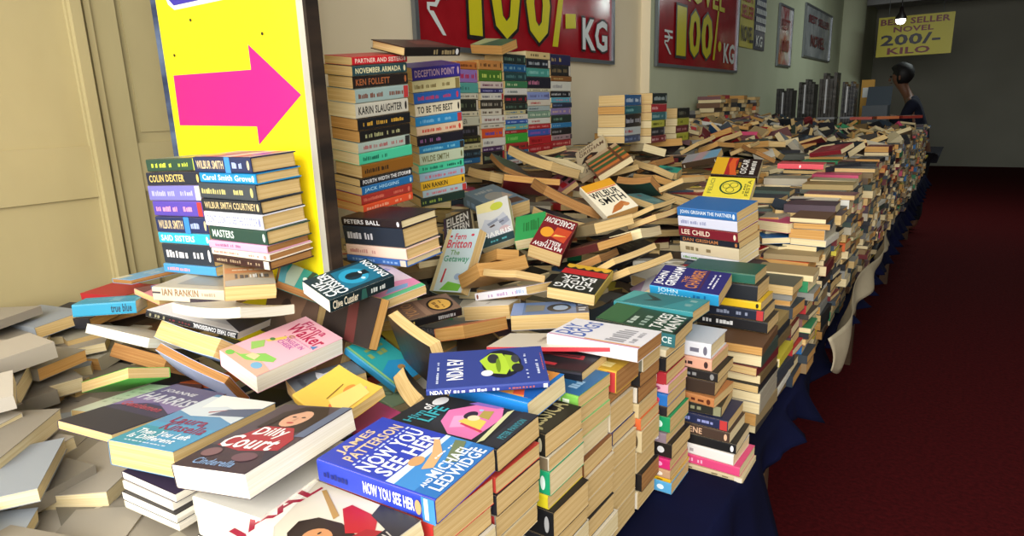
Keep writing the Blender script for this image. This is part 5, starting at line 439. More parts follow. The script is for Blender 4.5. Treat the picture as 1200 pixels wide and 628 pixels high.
('pale green edged paperback, third of the column with a blue and green top','stacked books of the column with a blue and green top',0.1784,0.1164,0.0304,-0.5725,0.9291,0.9683,0,0,-0.0182,'8ac87a','8ac87a','t',0,0,[('S','b',0.12,0.32,0.57,0.68,'4a8a3a',7),('S','b',0.62,0.34,0.767,0.66,'4a8a3a',3),('S','e',0.93,0.5,0.025,0.3,'4a8a3a')],254),
('greyish paperback, fourth of the column with a blue and green top','stacked books of the column with a blue and green top',0.1775,0.1159,0.0382,-0.5751,0.9273,0.9334,0,0,-0.0018,'b8b0a0','b8b0a0','c',0,0,[('S','b',0.086,0.32,0.536,0.68,'6a6a6a',9),('S','b',0.62,0.34,0.797,0.66,'6a6a6a',4),('S','e',0.93,0.5,0.025,0.3,'6a6a6a')],255),
('rust paperback, fifth of the column with a blue and green top','stacked books of the column with a blue and green top',0.1788,0.1127,0.033,-0.5679,0.9308,0.8972,0,0,0.0142,'7a4a2a','7a4a2a','t',0,0,[('S','b',0.087,0.32,0.537,0.68,'c8a88a',7),('S','b',0.62,0.34,0.818,0.66,'c8a88a',3)],256),
('cream paperback, sixth of the column with a blue and green top','stacked books of the column with a blue and green top',0.1757,0.1123,0.0434,-0.5617,0.9299,0.8584,0,0,0.0084,'d0c6ae','d0c6ae','t',0,0,[('S','b',0.073,0.32,0.523,0.68,'5a5a4a',9)],257),
('black paperback, seventh of the column with a blue and green top','stacked books of the column with a blue and green top',0.1779,0.1144,0.0382,-0.566,0.9294,0.817,0,0,-0.0194,'1e1e20','1e1e20','t',0,0,[('S','b',0.115,0.32,0.565,0.68,'8a8a8a',9),('S','b',0.62,0.34,0.876,0.66,'8a8a8a',4),('S','e',0.93,0.5,0.025,0.3,'8a8a8a')],258),
('second black paperback, eighth of the column with a blue and green top','stacked books of the column with a blue and green top',0.1785,0.1149,0.0382,-0.5625,0.9269,0.7782,0,0,-0.0016,'26262a','26262a','t',0,0,[('S','b',0.097,0.32,0.547,0.68,'8a8a8a',9),('S','b',0.62,0.34,0.867,0.66,'8a8a8a',4)],259),
('pale paperback, ninth of the column with a blue and green top','stacked books of the column with a blue and green top',0.1768,0.1158,0.0382,-0.5558,0.9334,0.7394,0,0,0.0002,'d4ccb8','d4ccb8','c',0,0,[('S','b',0.107,0.32,0.557,0.68,'6a6a6a',9),('S','b',0.62,0.34,0.826,0.66,'6a6a6a',4),('S','e',0.93,0.5,0.025,0.3,'6a6a6a')],260),
('golden paperback, topmost of the column topped by the golden cover','stacked books of the column topped by the golden cover',0.1787,0.1038,0.0436,-0.5671,1.0511,1.0109,0,0,0.0017,'c8a23a','c8a23a','b',0,0,[('S','b',0.092,0.32,0.542,0.68,'f0e0a0',15),('S','b',0.62,0.34,0.843,0.66,'f0e0a0',7),('S','r',0.9,0.05,0.99,0.95,'b83a3a'),('F','b',0.1,0.1,0.9,0.3,'e8d890',6),('F','p',[(0,0.4),(1,0.35),(1,0.5),(0,0.6)],'a87a2a')],261),
('dark wedge paperback, second of the column topped by the golden cover','stacked books of the column topped by the golden cover',0.1749,0.0997,0.0228,-0.578,1.0443,0.9771,0,0,0.0085,'2c211c','2c211c','b',0,0,[('S','b',0.114,0.32,0.564,0.68,'8a7a6a',9),('S','b',0.62,0.34,0.833,0.66,'8a7a6a',4),('S','r',0.9,0.05,0.99,0.95,'b83a3a')],262),
('thick cream paperback, third of the column topped by the golden cover','stacked books of the column topped by the golden cover',0.1798,0.101,0.054,-0.5751,1.0426,0.9382,0,0,-0.0017,'d8ccb0','d8ccb0','t',0,0,[('S','b',0.061,0.32,0.511,0.68,'6a5a4a',9)],263),
('indigo spined paperback, fourth of the column topped by the golden cover','stacked books of the column topped by the golden cover',0.1791,0.1034,0.028,-0.5727,1.0491,0.8966,0,0,0.0019,'2a2c5a','2a2c5a','t',0,0,[('S','b',0.077,0.32,0.527,0.68,'b0b0d8',9),('S','b',0.62,0.34,0.868,0.66,'b0b0d8',4),('S','r',0.9,0.05,0.99,0.95,'b0b0d8')],264),
('buff paperback, fifth of the column topped by the golden cover','stacked books of the column topped by the golden cover',0.1797,0.1028,0.0436,-0.5679,1.0423,0.8602,0,0,-0.0163,'cfc4a8','cfc4a8','t',0,0,[('S','b',0.088,0.32,0.538,0.68,'6a5a4a',9)],265),
('wheat paperback, sixth of the column topped by the golden cover','stacked books of the column topped by the golden cover',0.1792,0.1027,0.0514,-0.5693,1.0441,0.8121,0,0,-0.0106,'c8b488','c8b488','t',0,0,[('S','b',0.117,0.32,0.567,0.68,'6a5a3a',9),('S','b',0.62,0.34,0.772,0.66,'6a5a3a',4)],266),
('straw paperback, seventh of the column topped by the golden cover','stacked books of the column topped by the golden cover',0.1745,0.1026,0.0436,-0.5675,1.0471,0.7641,0,0,0.0072,'d0c09a','d0c09a','t',0,0,[('S','b',0.11,0.32,0.56,0.68,'6a5a3a',9),('S','b',0.62,0.34,0.863,0.66,'6a5a3a',4),('S','r',0.9,0.05,0.99,0.95,'d8d0c0')],267),
('sand paperback, eighth of the column topped by the golden cover','stacked books of the column topped by the golden cover',0.1794,0.1002,0.0514,-0.5686,1.0445,0.716,0,0,0.0119,'c4b08a','c4b08a','t',0,0,[('S','b',0.073,0.32,0.523,0.68,'5a4a32',9),('S','b',0.62,0.34,0.813,0.66,'5a4a32',4),('S','e',0.93,0.5,0.025,0.3,'5a4a32')],268),
('cream paperback, topmost of the column under the white brush lettered cover','stacked books of the column under the white brush lettered cover',0.1795,0.0916,0.0284,-0.5605,1.1455,1.0095,0,0,0.0184,'d8cfb8','d8cfb8','t',0,0,[('S','b',0.103,0.32,0.553,0.68,'6a6a5a',9),('S','b',0.62,0.34,0.846,0.66,'6a6a5a',4),('S','r',0.9,0.05,0.99,0.95,'6a6a5a')],269),
('black edged paperback, second of the column under the white brush lettered cover','stacked books of the column under the white brush lettered cover',0.1756,0.0958,0.0309,-0.5618,1.1471,0.9792,0,0,-0.0094,'1e1e20','1e1e20','b',0,0,[('S','b',0.044,0.32,0.494,0.68,'8a8a8a',9)],270),
('dark edged paperback, third of the column under the white brush lettered cover','stacked books of the column under the white brush lettered cover',0.1784,0.0957,0.0357,-0.5682,1.1475,0.9453,0,0,0.0067,'24221e','24221e','b',0,0,[('S','b',0.055,0.32,0.505,0.68,'8a8a8a',9),('S','b',0.62,0.34,0.853,0.66,'8a8a8a',4),('S','r',0.9,0.05,0.99,0.95,'d8d0c0')],271),
('wheat paperback, fourth of the column under the white brush lettered cover','stacked books of the column under the white brush lettered cover',0.1765,0.0958,0.0309,-0.5644,1.1462,0.9115,0,0,0.0047,'c8b488','c8b488','t',0,0,[('S','b',0.098,0.32,0.548,0.68,'5a4a32',9)],272),
('orange edged paperback, fifth of the column under the white brush lettered cover','stacked books of the column under the white brush lettered cover',0.1774,0.0958,0.026,-0.5618,1.1497,0.8824,0,0,0.0071,'d86a3a','d86a3a','t',0,0,[('S','b',0.086,0.32,0.536,0.68,'7a2a12',9)],273),
('buff paperback, sixth of the column under the white brush lettered cover','stacked books of the column under the white brush lettered cover',0.1786,0.0924,0.0478,-0.559,1.1465,0.8449,0,0,0.0063,'c8b890','c8b890','t',0,0,[('S','b',0.118,0.32,0.568,0.68,'5a4a32',9),('S','b',0.62,0.34,0.817,0.66,'5a4a32',4),('S','e',0.93,0.5,0.025,0.3,'5a4a32')],274),
('sand paperback, seventh of the column under the white brush lettered cover','stacked books of the column under the white brush lettered cover',0.1775,0.0938,0.0478,-0.5682,1.1466,0.7965,0,0,-0.0059,'cbbb95','cbbb95','t',0,0,[('S','b',0.046,0.32,0.496,0.68,'5a4a32',9),('S','b',0.62,0.34,0.768,0.66,'5a4a32',4),('S','e',0.93,0.5,0.025,0.3,'5a4a32')],275),
('black paperback, eighth of the column under the white brush lettered cover','stacked books of the column under the white brush lettered cover',0.1781,0.0931,0.0405,-0.5594,1.1513,0.7517,0,0,0.0044,'1c1a1c','1c1a1c','b',0,0,[('S','b',0.114,0.32,0.564,0.68,'8a8a8a',9)],276),
('straw paperback, ninth of the column under the white brush lettered cover','stacked books of the column under the white brush lettered cover',0.1795,0.0902,0.0405,-0.5667,1.1463,0.7106,0,0,0.0061,'cdbd98','cdbd98','t',0,0,[('S','b',0.064,0.32,0.514,0.68,'5a4a32',9),('S','b',0.62,0.34,0.839,0.66,'5a4a32',4),('S','r',0.9,0.05,0.99,0.95,'d8d0c0')],277),
('cream paperback, topmost of the front column that shows its spines','stacked books of the front column that shows its spines',0.1767,0.1109,0.0164,-0.5521,1.2632,0.9989,0,0,-0.0154,'e0d4b4','e0d4b4','t',0,0,[('S','b',0.05,0.3,0.5,0.7,'8a7a62',5),('S','e',0.86,0.5,0.045,0.22,'8a7a62'),('S','b',0.74,0.3,0.8,0.7,'8a7a62',1)],278),
('black with emblem paperback, second of the front column that shows its spines','stacked books of the front column that shows its spines',0.1744,0.1081,0.0306,-0.5501,1.26,0.9748,0,0,-0.0055,'1f1f22','1f1f22','t',0,0,[('S','b',0.05,0.3,0.5,0.7,'e8b04a',5),('S','e',0.86,0.5,0.045,0.22,'e8b04a'),('S','b',0.74,0.3,0.8,0.7,'e8b04a',1)],279),
('red and grey paperback, third of the front column that shows its spines','stacked books of the front column that shows its spines',0.1753,0.1125,0.0264,-0.5484,1.2574,0.9457,0,0,0.0071,'a82a34','a82a34','t',0,0,[('S','r',0.55,0,0.97,1,'a82a34'),('S','r',0.74,0.2,0.88,0.8,'e8e8e8'),('S','p',[(0.78,0.4),(0.84,0.7),(0.8,0.3)],'2a2a2a')],280),
('pale pink paperback, fourth of the front column that shows its spines','stacked books of the front column that shows its spines',0.1766,0.1113,0.0207,-0.5453,1.2626,0.9215,0,0,-0.0119,'e0a8b8','e0a8b8','t',0,0,[('S','b',0.05,0.3,0.5,0.7,'a04a6a',5),('S','e',0.86,0.5,0.045,0.22,'a04a6a'),('S','b',0.74,0.3,0.8,0.7,'a04a6a',1)],281),
('bright blue paperback, fifth of the front column that shows its spines','stacked books of the front column that shows its spines',0.1768,0.1134,0.0278,-0.5462,1.2579,0.8967,0,0,0.0092,'1f6ab8','1f6ab8','t',0,0,[('S','b',0.05,0.3,0.5,0.7,'c83a5a',5),('S','e',0.86,0.5,0.045,0.22,'c83a5a'),('S','b',0.74,0.3,0.8,0.7,'c83a5a',1)],282),
('black with red patch paperback, sixth of the front column that shows its spines','stacked books of the front column that shows its spines',0.1767,0.1117,0.0235,-0.5467,1.2602,0.8704,0,0,0.0009,'222026','222026','t',0,0,[('S','b',0.05,0.3,0.5,0.7,'c8303a',5),('S','e',0.86,0.5,0.045,0.22,'c8303a'),('S','b',0.74,0.3,0.8,0.7,'c8303a',1)],283),
('emerald green paperback, seventh of the front column that shows its spines','stacked books of the front column that shows its spines',0.1722,0.1139,0.0363,-0.5382,1.2641,0.8399,0,0,0.0028,'17925e','17925e','t',0,0,[('S','b',0.05,0.3,0.5,0.7,'d8f0e4',5),('S','e',0.86,0.5,0.045,0.22,'d8f0e4'),('S','b',0.74,0.3,0.8,0.7,'d8f0e4',1)],284),
('mauve grey paperback, eighth of the front column that shows its spines','stacked books of the front column that shows its spines',0.1749,0.1097,0.0235,-0.5444,1.2572,0.8094,0,0,-0.0104,'8a7884','8a7884','t',0,0,[('S','b',0.05,0.3,0.5,0.7,'d8d0d8',5),('S','e',0.86,0.5,0.045,0.22,'d8d0d8'),('S','b',0.74,0.3,0.8,0.7,'d8d0d8',1)],285),
('brown black paperback, ninth of the front column that shows its spines','stacked books of the front column that shows its spines',0.1776,0.1109,0.0349,-0.535,1.2649,0.7795,0,0,-0.01,'24201f','24201f','t',0,0,[('S','b',0.05,0.3,0.5,0.7,'d8d8d8',5),('S','e',0.86,0.5,0.045,0.22,'d8d8d8'),('S','b',0.74,0.3,0.8,0.7,'d8d8d8',1)],286),
('magenta paperback, tenth of the front column that shows its spines','stacked books of the front column that shows its spines',0.175,0.1108,0.025,-0.5361,1.2582,0.749,0,0,0.0057,'d02a72','d02a72','t',0,0,[('S','b',0.05,0.3,0.5,0.7,'f0a0c8',5),('S','e',0.86,0.5,0.045,0.22,'f0a0c8'),('S','b',0.74,0.3,0.8,0.7,'f0a0c8',1)],287),
('tan paperback, eleventh of the front column that shows its spines','stacked books of the front column that shows its spines',0.1756,0.1106,0.0207,-0.5351,1.2587,0.7256,0,0,0.0028,'c09a78','c09a78','t',0,0,[('S','b',0.05,0.3,0.5,0.7,'f0e0d0',5),('S','e',0.86,0.5,0.045,0.22,'f0e0d0'),('S','b',0.74,0.3,0.8,0.7,'f0e0d0',1)],288),
('thin yellow paperback, twelfth of the front column that shows its spines','stacked books of the front column that shows its spines',0.1745,0.115,0.0079,-0.5336,1.2624,0.7107,0,0,-0.0038,'e0b020','e0b020','t',0,0,[('S','b',0.05,0.3,0.5,0.7,'7a5a0a',5),('S','e',0.86,0.5,0.045,0.22,'7a5a0a'),('S','b',0.74,0.3,0.8,0.7,'7a5a0a',1)],289),
('sky blue paperback, thirteenth of the front column that shows its spines','stacked books of the front column that shows its spines',0.1757,0.1111,0.0278,-0.5333,1.2602,0.6922,0,0,0.0145,'5aa8d8','5aa8d8','t',0,0,[('S','b',0.05,0.3,0.5,0.7,'e0f0fa',5),('S','e',0.86,0.5,0.045,0.22,'e0f0fa'),('S','b',0.74,0.3,0.8,0.7,'e0f0fa',1)],290),
('blue paperback, topmost of the aisle stack under the yellow emblem cover','stacked books of the aisle stack under the yellow emblem cover',0.2119,0.1296,0.0293,-0.6413,2.0759,1.1693,0.1735,-0.0029,-0.2315,'2f6fb4','2f6fb4','t',0,0,[('S','t',0.05,0.24,0.92,0.78,'dce8f4','JOHN GRISHAM THE PARTNER'),('S','e',0.95,0.5,0.02,0.3,'dce8f4')],291),
('white paperback, second of the aisle stack under the yellow emblem cover','stacked books of the aisle stack under the yellow emblem cover',0.211,0.1289,0.0343,-0.6392,2.0807,1.1373,0.1735,-0.0027,-0.2327,'d8dcf0','d8dcf0','t',0,0,[('S','b',0.049,0.32,0.499,0.68,'9aa0c4',19)],292),
('maroon paperback, third of the aisle stack under the yellow emblem cover','stacked books of the aisle stack under the yellow emblem cover',0.212,0.1234,0.0318,-0.6372,2.0803,1.1032,0.1735,-0.0019,-0.2373,'7a1c2c','7a1c2c','t',0,0,[('S','t',0.05,0.24,0.545,0.78,'f0e0c8','LEE CHILD'),('S','e',0.95,0.5,0.02,0.3,'f0e0c8')],293),
('dark navy paperback, fourth of the aisle stack under the yellow emblem cover','stacked books of the aisle stack under the yellow emblem cover',0.2105,0.1321,0.0218,-0.6346,2.0935,1.0778,0.1734,-0.0049,-0.2202,'1f2430','1f2430','t',0,0,[('S','t',0.05,0.24,0.655,0.78,'b87a4a','DAN GRISHAM'),('S','e',0.95,0.5,0.02,0.3,'b87a4a')],294),
('plain cream paperback, fifth of the aisle stack under the yellow emblem cover','stacked books of the aisle stack under the yellow emblem cover',0.212,0.1323,0.0392,-0.6359,2.1017,1.0475,0.1735,-0.0039,-0.2257,'dccfae','dccfae','c',0,0,[('S','b',0.099,0.32,0.549,0.68,'8a7a5a',5)],295),
('white with green line paperback, sixth of the aisle stack under the yellow emblem cover','stacked books of the aisle stack under the yellow emblem cover',0.2083,0.1287,0.0218,-0.6337,2.0996,1.0157,0.1735,-0.0012,-0.2413,'e4e6f0','e4e6f0','c',0,0,[('S','b',0.043,0.32,0.493,0.68,'6aa84a',13),('S','b',0.62,0.34,0.813,0.66,'6aa84a',6),('S','e',0.93,0.5,0.025,0.3,'6aa84a')],296),
('dark green paperback, topmost of the outer aisle stack beyond the violet paperback','stacked books of the outer aisle stack beyond the violet paperback',0.1842,0.1239,0.0268,-0.5012,1.7239,1.0567,0,0,0.0134,'1f5a4a','1f5a4a','t',0,0,[('S','b',0.107,0.32,0.557,0.68,'b8d8cc',9)],297),
('black paperback, second of the outer aisle stack beyond the violet paperback','stacked books of the outer aisle stack beyond the violet paperback',0.1841,0.1222,0.0425,-0.492,1.7198,1.0214,0,0,0.0065,'1e2228','1e2228','t',0,0,[('S','b',0.091,0.32,0.541,0.68,'3a9ac0',9)],298),
('yellow paperback, third of the outer aisle stack beyond the violet paperback','stacked books of the outer aisle stack beyond the violet paperback',0.1844,0.122,0.021,-0.4811,1.7212,0.989,0,0,-0.0074,'e0b824','e0b824','t',0,0,[('S','t',0.05,0.24,0.38,0.78,'22221a','SUNDAY'),('S','e',0.95,0.5,0.02,0.3,'22221a')],299),
('navy paperback, fourth of the outer aisle stack beyond the violet paperback','stacked books of the outer aisle stack beyond the violet paperback',0.184,0.1218,0.0288,-0.4734,1.7211,0.9635,0,0,0.0081,'222838','222838','t',0,0,[('S','b',0.093,0.32,0.543,0.68,'8a92a8',9),('S','b',0.62,0.34,0.785,0.66,'8a92a8',4),('S','r',0.9,0.05,0.99,0.95,'b83a3a')],300),
('black and white paperback, fifth of the outer aisle stack beyond the violet paperback','stacked books of the outer aisle stack beyond the violet paperback',0.1833,0.1169,0.0308,-0.4616,1.7202,0.9332,0,0,-0.0054,'1f1f22','1f1f22','t',0,0,[('S','b',0.079,0.32,0.529,0.68,'d8d8d8',9)],301),
('white hardback, topmost of the tilted stack at the cloth edge of the table','stacked books of the tilted stack at the cloth edge of the table',0.1807,0.1162,0.0347,-0.5043,1.3992,0.9678,0,0,0.0037,'d8dae0','d8dae0','c',1,0,[('S','b',0.084,0.32,0.534,0.68,'6a6a7a',5),('S','b',0.62,0.34,0.859,0.66,'6a6a7a',2),('S','e',0.93,0.5,0.025,0.3,'6a6a7a')],302),
('peach paperback, second of the tilted stack at the cloth edge of the table','stacked books of the tilted stack at the cloth edge of the table',0.1832,0.1166,0.0267,-0.5004,1.3978,0.9365,0,0,-0.0152,'dca48c','dca48c','t',0,0,[('S','b',0.092,0.32,0.542,0.68,'3a2a2a',3),('S','b',0.62,0.34,0.785,0.66,'3a2a2a',2),('S','e',0.93,0.5,0.025,0.3,'3a2a2a')],303),
('black paperback, third of the tilted stack at the cloth edge of the table','stacked books of the tilted stack at the cloth edge of the table',0.1836,0.1152,0.0235,-0.487,1.3969,0.9108,0,0,-0.0051,'201e20','201e20','t',0,0,[('S','b',0.085,0.32,0.535,0.68,'8a8a8a',5),('S','b',0.62,0.34,0.756,0.66,'8a8a8a',2),('S','e',0.93,0.5,0.025,0.3,'8a8a8a')],304),
('dark brown paperback, fourth of the tilted stack at the cloth edge of the table','stacked books of the tilted stack at the cloth edge of the table',0.1845,0.1197,0.0347,-0.4977,1.3999,0.8811,0,0,0.0491,'3a2c24','3a2c24','t',0,0,[('S','b',0.072,0.32,0.522,0.68,'8a7a6a',7)],305),
('rust paperback, fifth of the tilted stack at the cloth edge of the table','stacked books of the tilted stack at the cloth edge of the table',0.1834,0.1171,0.0219,-0.4862,1.3976,0.8522,0,0,-0.0758,'b87a4a','b87a4a','t',0,0,[('S','b',0.058,0.32,0.508,0.68,'5a2a1a',7),('S','b',0.62,0.34,0.883,0.66,'5a2a1a',3),('S','e',0.93,0.5,0.025,0.3,'5a2a1a')],306),
('olive black paperback, sixth of the tilted stack at the cloth edge of the table','stacked books of the tilted stack at the cloth edge of the table',0.183,0.119,0.0251,-0.4822,1.3998,0.8281,0,0,0.0805,'2a2a24','2a2a24','t',0,0,[('S','b',0.078,0.32,0.528,0.68,'8a8a6a',7),('S','b',0.62,0.34,0.863,0.66,'8a8a6a',3),('S','r',0.9,0.05,0.99,0.95,'8a8a6a')],307),
('navy paperback, seventh of the tilted stack at the cloth edge of the table','stacked books of the tilted stack at the cloth edge of the table',0.1812,0.1192,0.0251,-0.4583,1.3966,0.8024,0,0,-0.0006,'232a4a','232a4a','t',0,0,[('S','b',0.095,0.32,0.545,0.68,'8a92c8',9),('S','b',0.62,0.34,0.839,0.66,'8a92c8',4),('S','r',0.9,0.05,0.99,0.95,'b83a3a')],308),
('brown photo paperback, eighth of the tilted stack at the cloth edge of the table','stacked books of the tilted stack at the cloth edge of the table',0.1811,0.1175,0.0267,-0.4524,1.3957,0.7759,0,0,-0.0126,'46362e','46362e','c',0,0,[('S','t',0.05,0.24,0.655,0.78,'d8b090','LUCY GREENE'),('S','e',0.95,0.5,0.02,0.3,'d8b090')],309),
('black and white paperback, ninth of the tilted stack at the cloth edge of the table','stacked books of the tilted stack at the cloth edge of the table',0.1825,0.1144,0.0251,-0.4407,1.3975,0.7494,0,0,0.0138,'1c1c1e','1c1c1e','c',0,0,[('S','t',0.05,0.24,0.325,0.78,'f0f0f0','CLIVE'),('S','e',0.95,0.5,0.02,0.3,'f0f0f0')],310),
('white paperback, tenth of the tilted stack at the cloth edge of the table','stacked books of the tilted stack at the cloth edge of the table',0.1842,0.114,0.0267,-0.4424,1.3979,0.723,0,0,-0.0339,'e6e0dc','e6e0dc','c',0,0,[('S','b',0.066,0.32,0.516,0.68,'a8a0a0',7)],311),
('pink paperback, eleventh of the tilted stack at the cloth edge of the table','stacked books of the tilted stack at the cloth edge of the table',0.1815,0.1185,0.0235,-0.4276,1.3998,0.6973,0,0,-0.0172,'d84a7c','d84a7c','c',0,0,[('S','b',0.103,0.32,0.553,0.68,'f4b0cc',11)],312),
('thin beige paperback, twelfth of the tilted stack at the cloth edge of the table','stacked books of the tilted stack at the cloth edge of the table',0.1831,0.1167,0.0122,-0.4222,1.3963,0.6788,0,0,0.0074,'c8b894','c8b894','c',0,0,[('S','b',0.045,0.32,0.495,0.68,'7a6a4a',5),('S','b',0.62,0.34,0.886,0.66,'7a6a4a',2),('S','r',0.9,0.05,0.99,0.95,'d8d0c0')],313),
('plum paperback, topmost of the pale stack under the blue landscape cover','stacked books of the pale stack under the blue landscape cover',0.2005,0.1345,0.0131,-0.9127,0.4743,0.9962,0.0169,0.0017,-1.5113,'3a2f44','3a2f44','w',0,0,[('S','b',0.093,0.32,0.543,0.68,'8a7a9a',9),('S','b',0.62,0.34,0.878,0.66,'8a7a9a',4)],314),
('grey paperback, second of the pale stack under the blue landscape cover','stacked books of the pale stack under the blue landscape cover',0.2041,0.1242,0.0142,-0.9178,0.4746,0.9818,0.0169,0.0016,-1.5051,'cfc8bc','cfc8bc','w',0,0,[('S','b',0.044,0.32,0.494,0.68,'6a6a6a',7)],315),
('black paperback, third of the pale stack under the blue landscape cover','stacked books of the pale stack under the blue landscape cover',0.2026,0.1326,0.0142,-0.9118,0.4694,0.9671,0.0169,0.0014,-1.4946,'2a2628','2a2628','w',0,0,[('S','b',0.114,0.32,0.564,0.68,'8a8a8a',7),('S','b',0.62,0.34,0.788,0.66,'8a8a8a',3),('S','e',0.93,0.5,0.025,0.3,'8a8a8a')],316),
('cream paperback, fourth of the pale stack under the blue landscape cover','stacked books of the pale stack under the blue landscape cover',0.2051,0.1318,0.0142,-0.9158,0.4735,0.9522,0.017,0.0012,-1.4858,'d0c8b4','d0c8b4','w',0,0,[('S','b',0.066,0.32,0.516,0.68,'6a6a6a',7),('S','b',0.62,0.34,0.798,0.66,'6a6a6a',3),('S','e',0.93,0.5,0.025,0.3,'6a6a6a')],317),
('grey white paperback, topmost under the portrait of the woman in red','stacked books under the portrait of the woman in red',0.193,0.1231,0.0294,-0.743,0.4809,1.0055,0,0,-1.4228,'d8d4c8','d8d4c8','w',0,0,[('S','b',0.101,0.32,0.551,0.68,'6a6a6a',7)],318),
('ivory paperback, second under the portrait of the woman in red','stacked books under the portrait of the woman in red',0.1936,0.1227,0.0294,-0.7417,0.482,0.9755,0,0,-1.4371,'e0dccc','e0dccc','w',0,0,[('S','b',0.082,0.32,0.532,0.68,'6a6a6a',7),('S','b',0.62,0.34,0.763,0.66,'6a6a6a',3),('S','e',0.93,0.5,0.025,0.3,'6a6a6a')],319),
('dark paperback, third under the portrait of the woman in red','stacked books under the portrait of the woman in red',0.1948,0.1246,0.0294,-0.7466,0.4815,0.9455,0,0,-1.4236,'3a3634','3a3634','w',0,0,[('S','b',0.083,0.32,0.533,0.68,'8a8a8a',7)],320),
]
for b_ in BOOKS: book(*b_)
bpy.context.view_layer.update()
# ------------------------------------------------------------------ the room
TZ = .672                                             # table top
def structure(name, mb_or_obj):
    mb_or_obj['kind'] = 'structure'; return mb_or_obj
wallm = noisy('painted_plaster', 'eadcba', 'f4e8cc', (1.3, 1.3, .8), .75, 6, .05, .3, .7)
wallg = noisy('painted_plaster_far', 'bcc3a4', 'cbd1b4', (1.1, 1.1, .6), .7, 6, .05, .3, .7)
XW = -2.0; XF = -1.93; YS = 4.56; ZC = 3.35
m = MB(); m.box((XW-.12, -1.6, 0), (XW, YS, ZC), wallm); structure('wall_left', m.obj('wall_left'))
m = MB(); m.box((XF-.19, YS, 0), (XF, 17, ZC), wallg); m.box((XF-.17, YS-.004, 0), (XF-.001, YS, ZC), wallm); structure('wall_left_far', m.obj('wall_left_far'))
m = MB()
m.lathe([(.34, 0), (.34, ZC)], (XF-.04, 12.9, 0), wallg, 40); structure('trim_1', m.obj('trim_1', None, True))
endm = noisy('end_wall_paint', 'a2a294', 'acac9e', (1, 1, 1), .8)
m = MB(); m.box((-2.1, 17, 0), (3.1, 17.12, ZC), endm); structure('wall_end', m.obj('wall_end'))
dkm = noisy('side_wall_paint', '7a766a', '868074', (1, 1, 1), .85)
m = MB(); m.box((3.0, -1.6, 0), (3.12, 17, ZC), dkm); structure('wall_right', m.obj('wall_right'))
ceilm = noisy('ceiling_paint', 'b4b8b8', 'c2c6c6', (1, 1, 1), .9)
m = MB(); m.box((-2.1, -1.6, ZC), (3.1, 17.1, ZC+.1), ceilm)
for yy in (5.5, 10.5, 14.5): m.box((-2.0, yy, ZC-.18), (3.0, yy+.22, ZC), ceilm)
structure('ceiling', m.obj('ceiling'))
carp = noisy('red_carpet', '400b0e', '501013', (60, 60, 60), .95, 3, .3, spec=.1)
m = MB(); m.box((-2.1, -1.6, -.05), (3.1, 17.1, 0), carp); structure('floor', m.obj('floor'))
# panelled cream door in the left wall
dm = noisy('old_cream_paint', 'a0936a', 'b4a77b', (2.2, 2.2, 1.2), .6, 7, .06, .3, .68)
d0 = MB(); xd = XW+.012
YA, YB = .30, 1.62
def panel(mb, y0, y1, z0, z1, x, m):
    mb.box((x-.006, y0, z0), (x+.012, y1, z1), m)
d0.box((XW, YA, 0), (xd, YB, 2.35), dm)
for y0, y1 in ((YA, YA+.12), (.83, .955), (1.2, 1.3), (YB-.1, YB)): panel(d0, y0, y1, 0, 2.35, xd, dm)
for z0, z1 in ((0, .25), (.70, .84), (1.30, 1.44), (2.22, 2.35)): panel(d0, YA+.01, YB-.01, z0, z1, xd-.003, dm)
d0.box((xd+.012, .835, 0), (xd+.03, .862, 2.35), dm); d0.box((xd+.012, .872, 0), (xd+.02, .888, 2.35), dm)
for y0, y1 in ((.975, 1.18), (1.32, 1.5)):
    for z0, z1 in ((1.47, 2.19), (.87, 1.27)):
        d0.box((xd-.005, y0, z0), (xd+.004, y1, z1), dm)
structure('door_1', d0.obj('door_1'))
# ------------------------------------------------------------------ table and its cloths
wood = noisy('plain_wood', '4a3626', '5d4632', (4, 30, 4), .7)
TY0, TY1 = -.15, 8.25
t = tag(empty('display_table', (-1.15, 4, 0)), 'long display table along the wall carrying all the books', 'table')
def under(o, par):
    o.parent = par; o.matrix_parent_inverse = Matrix.Translation(-Vector(par.location)); return o
m = MB(); m.box((-1.90, TY0, TZ-.03), (-.34, TY1, TZ), wood); under(m.obj('table_top'), t)
for y in (.05, 2, 4, 6, 8.05):
    for x in (-1.84, -.45): m = MB(); m.box((x-.03, y-.03, 0), (x+.03, y+.03, TZ-.03), wood); under(m.obj('leg'), t)
navy = noisy('navy_cloth', '080a20', '0c1030', (3, 3, 3), .9, 3, .2, spec=.1)
def hem(y):
    K = [(-.2, .34), (1.2, .36), (1.42, .38), (1.52, .44), (1.6, .6), (1.8, .62), (1.95, .57), (2.1, .52), (2.2, .63), (3, .62), (4, .58), (8.3, .56)]
    for (a, p), (b, q) in zip(K, K[1:]):
        if y <= b: return p+(q-p)*(y-a)/(b-a)
    return K[-1][1]
vs, fs = [], []; NY = 260; NZ = 7
for i in range(NY+1):
    y = TY0-.01+(TY1-TY0+.02)*i/NY
    vs += [(-1.0, y, TZ+.0015), (-.345, y, TZ+.0015)]
    for j in range(NZ+1):
        f = j/NZ; z = TZ-.001+(hem(y)-TZ)*f
        vs.append((-.338+f*(.035*math.sin(y*23)+.018*math.sin(y*51+1)+.05*(1 if y < 1.5 else .5))+.002, y+.01*f*math.sin(y*37), z))
for i in range(NY):
    for j in range(NZ+2): a = i*(NZ+3)+j; fs.append((a, a+NZ+3, a+NZ+4, a+1))
o = mesh_obj('table_skirt', vs, fs, [navy], None, None, True); md = o.modifiers.new('thick', 'SOLIDIFY'); md.thickness = .001; md.offset = -1
tag(o, 'dark navy cloth skirt hanging from the aisle edge of the book table', 'cloth')
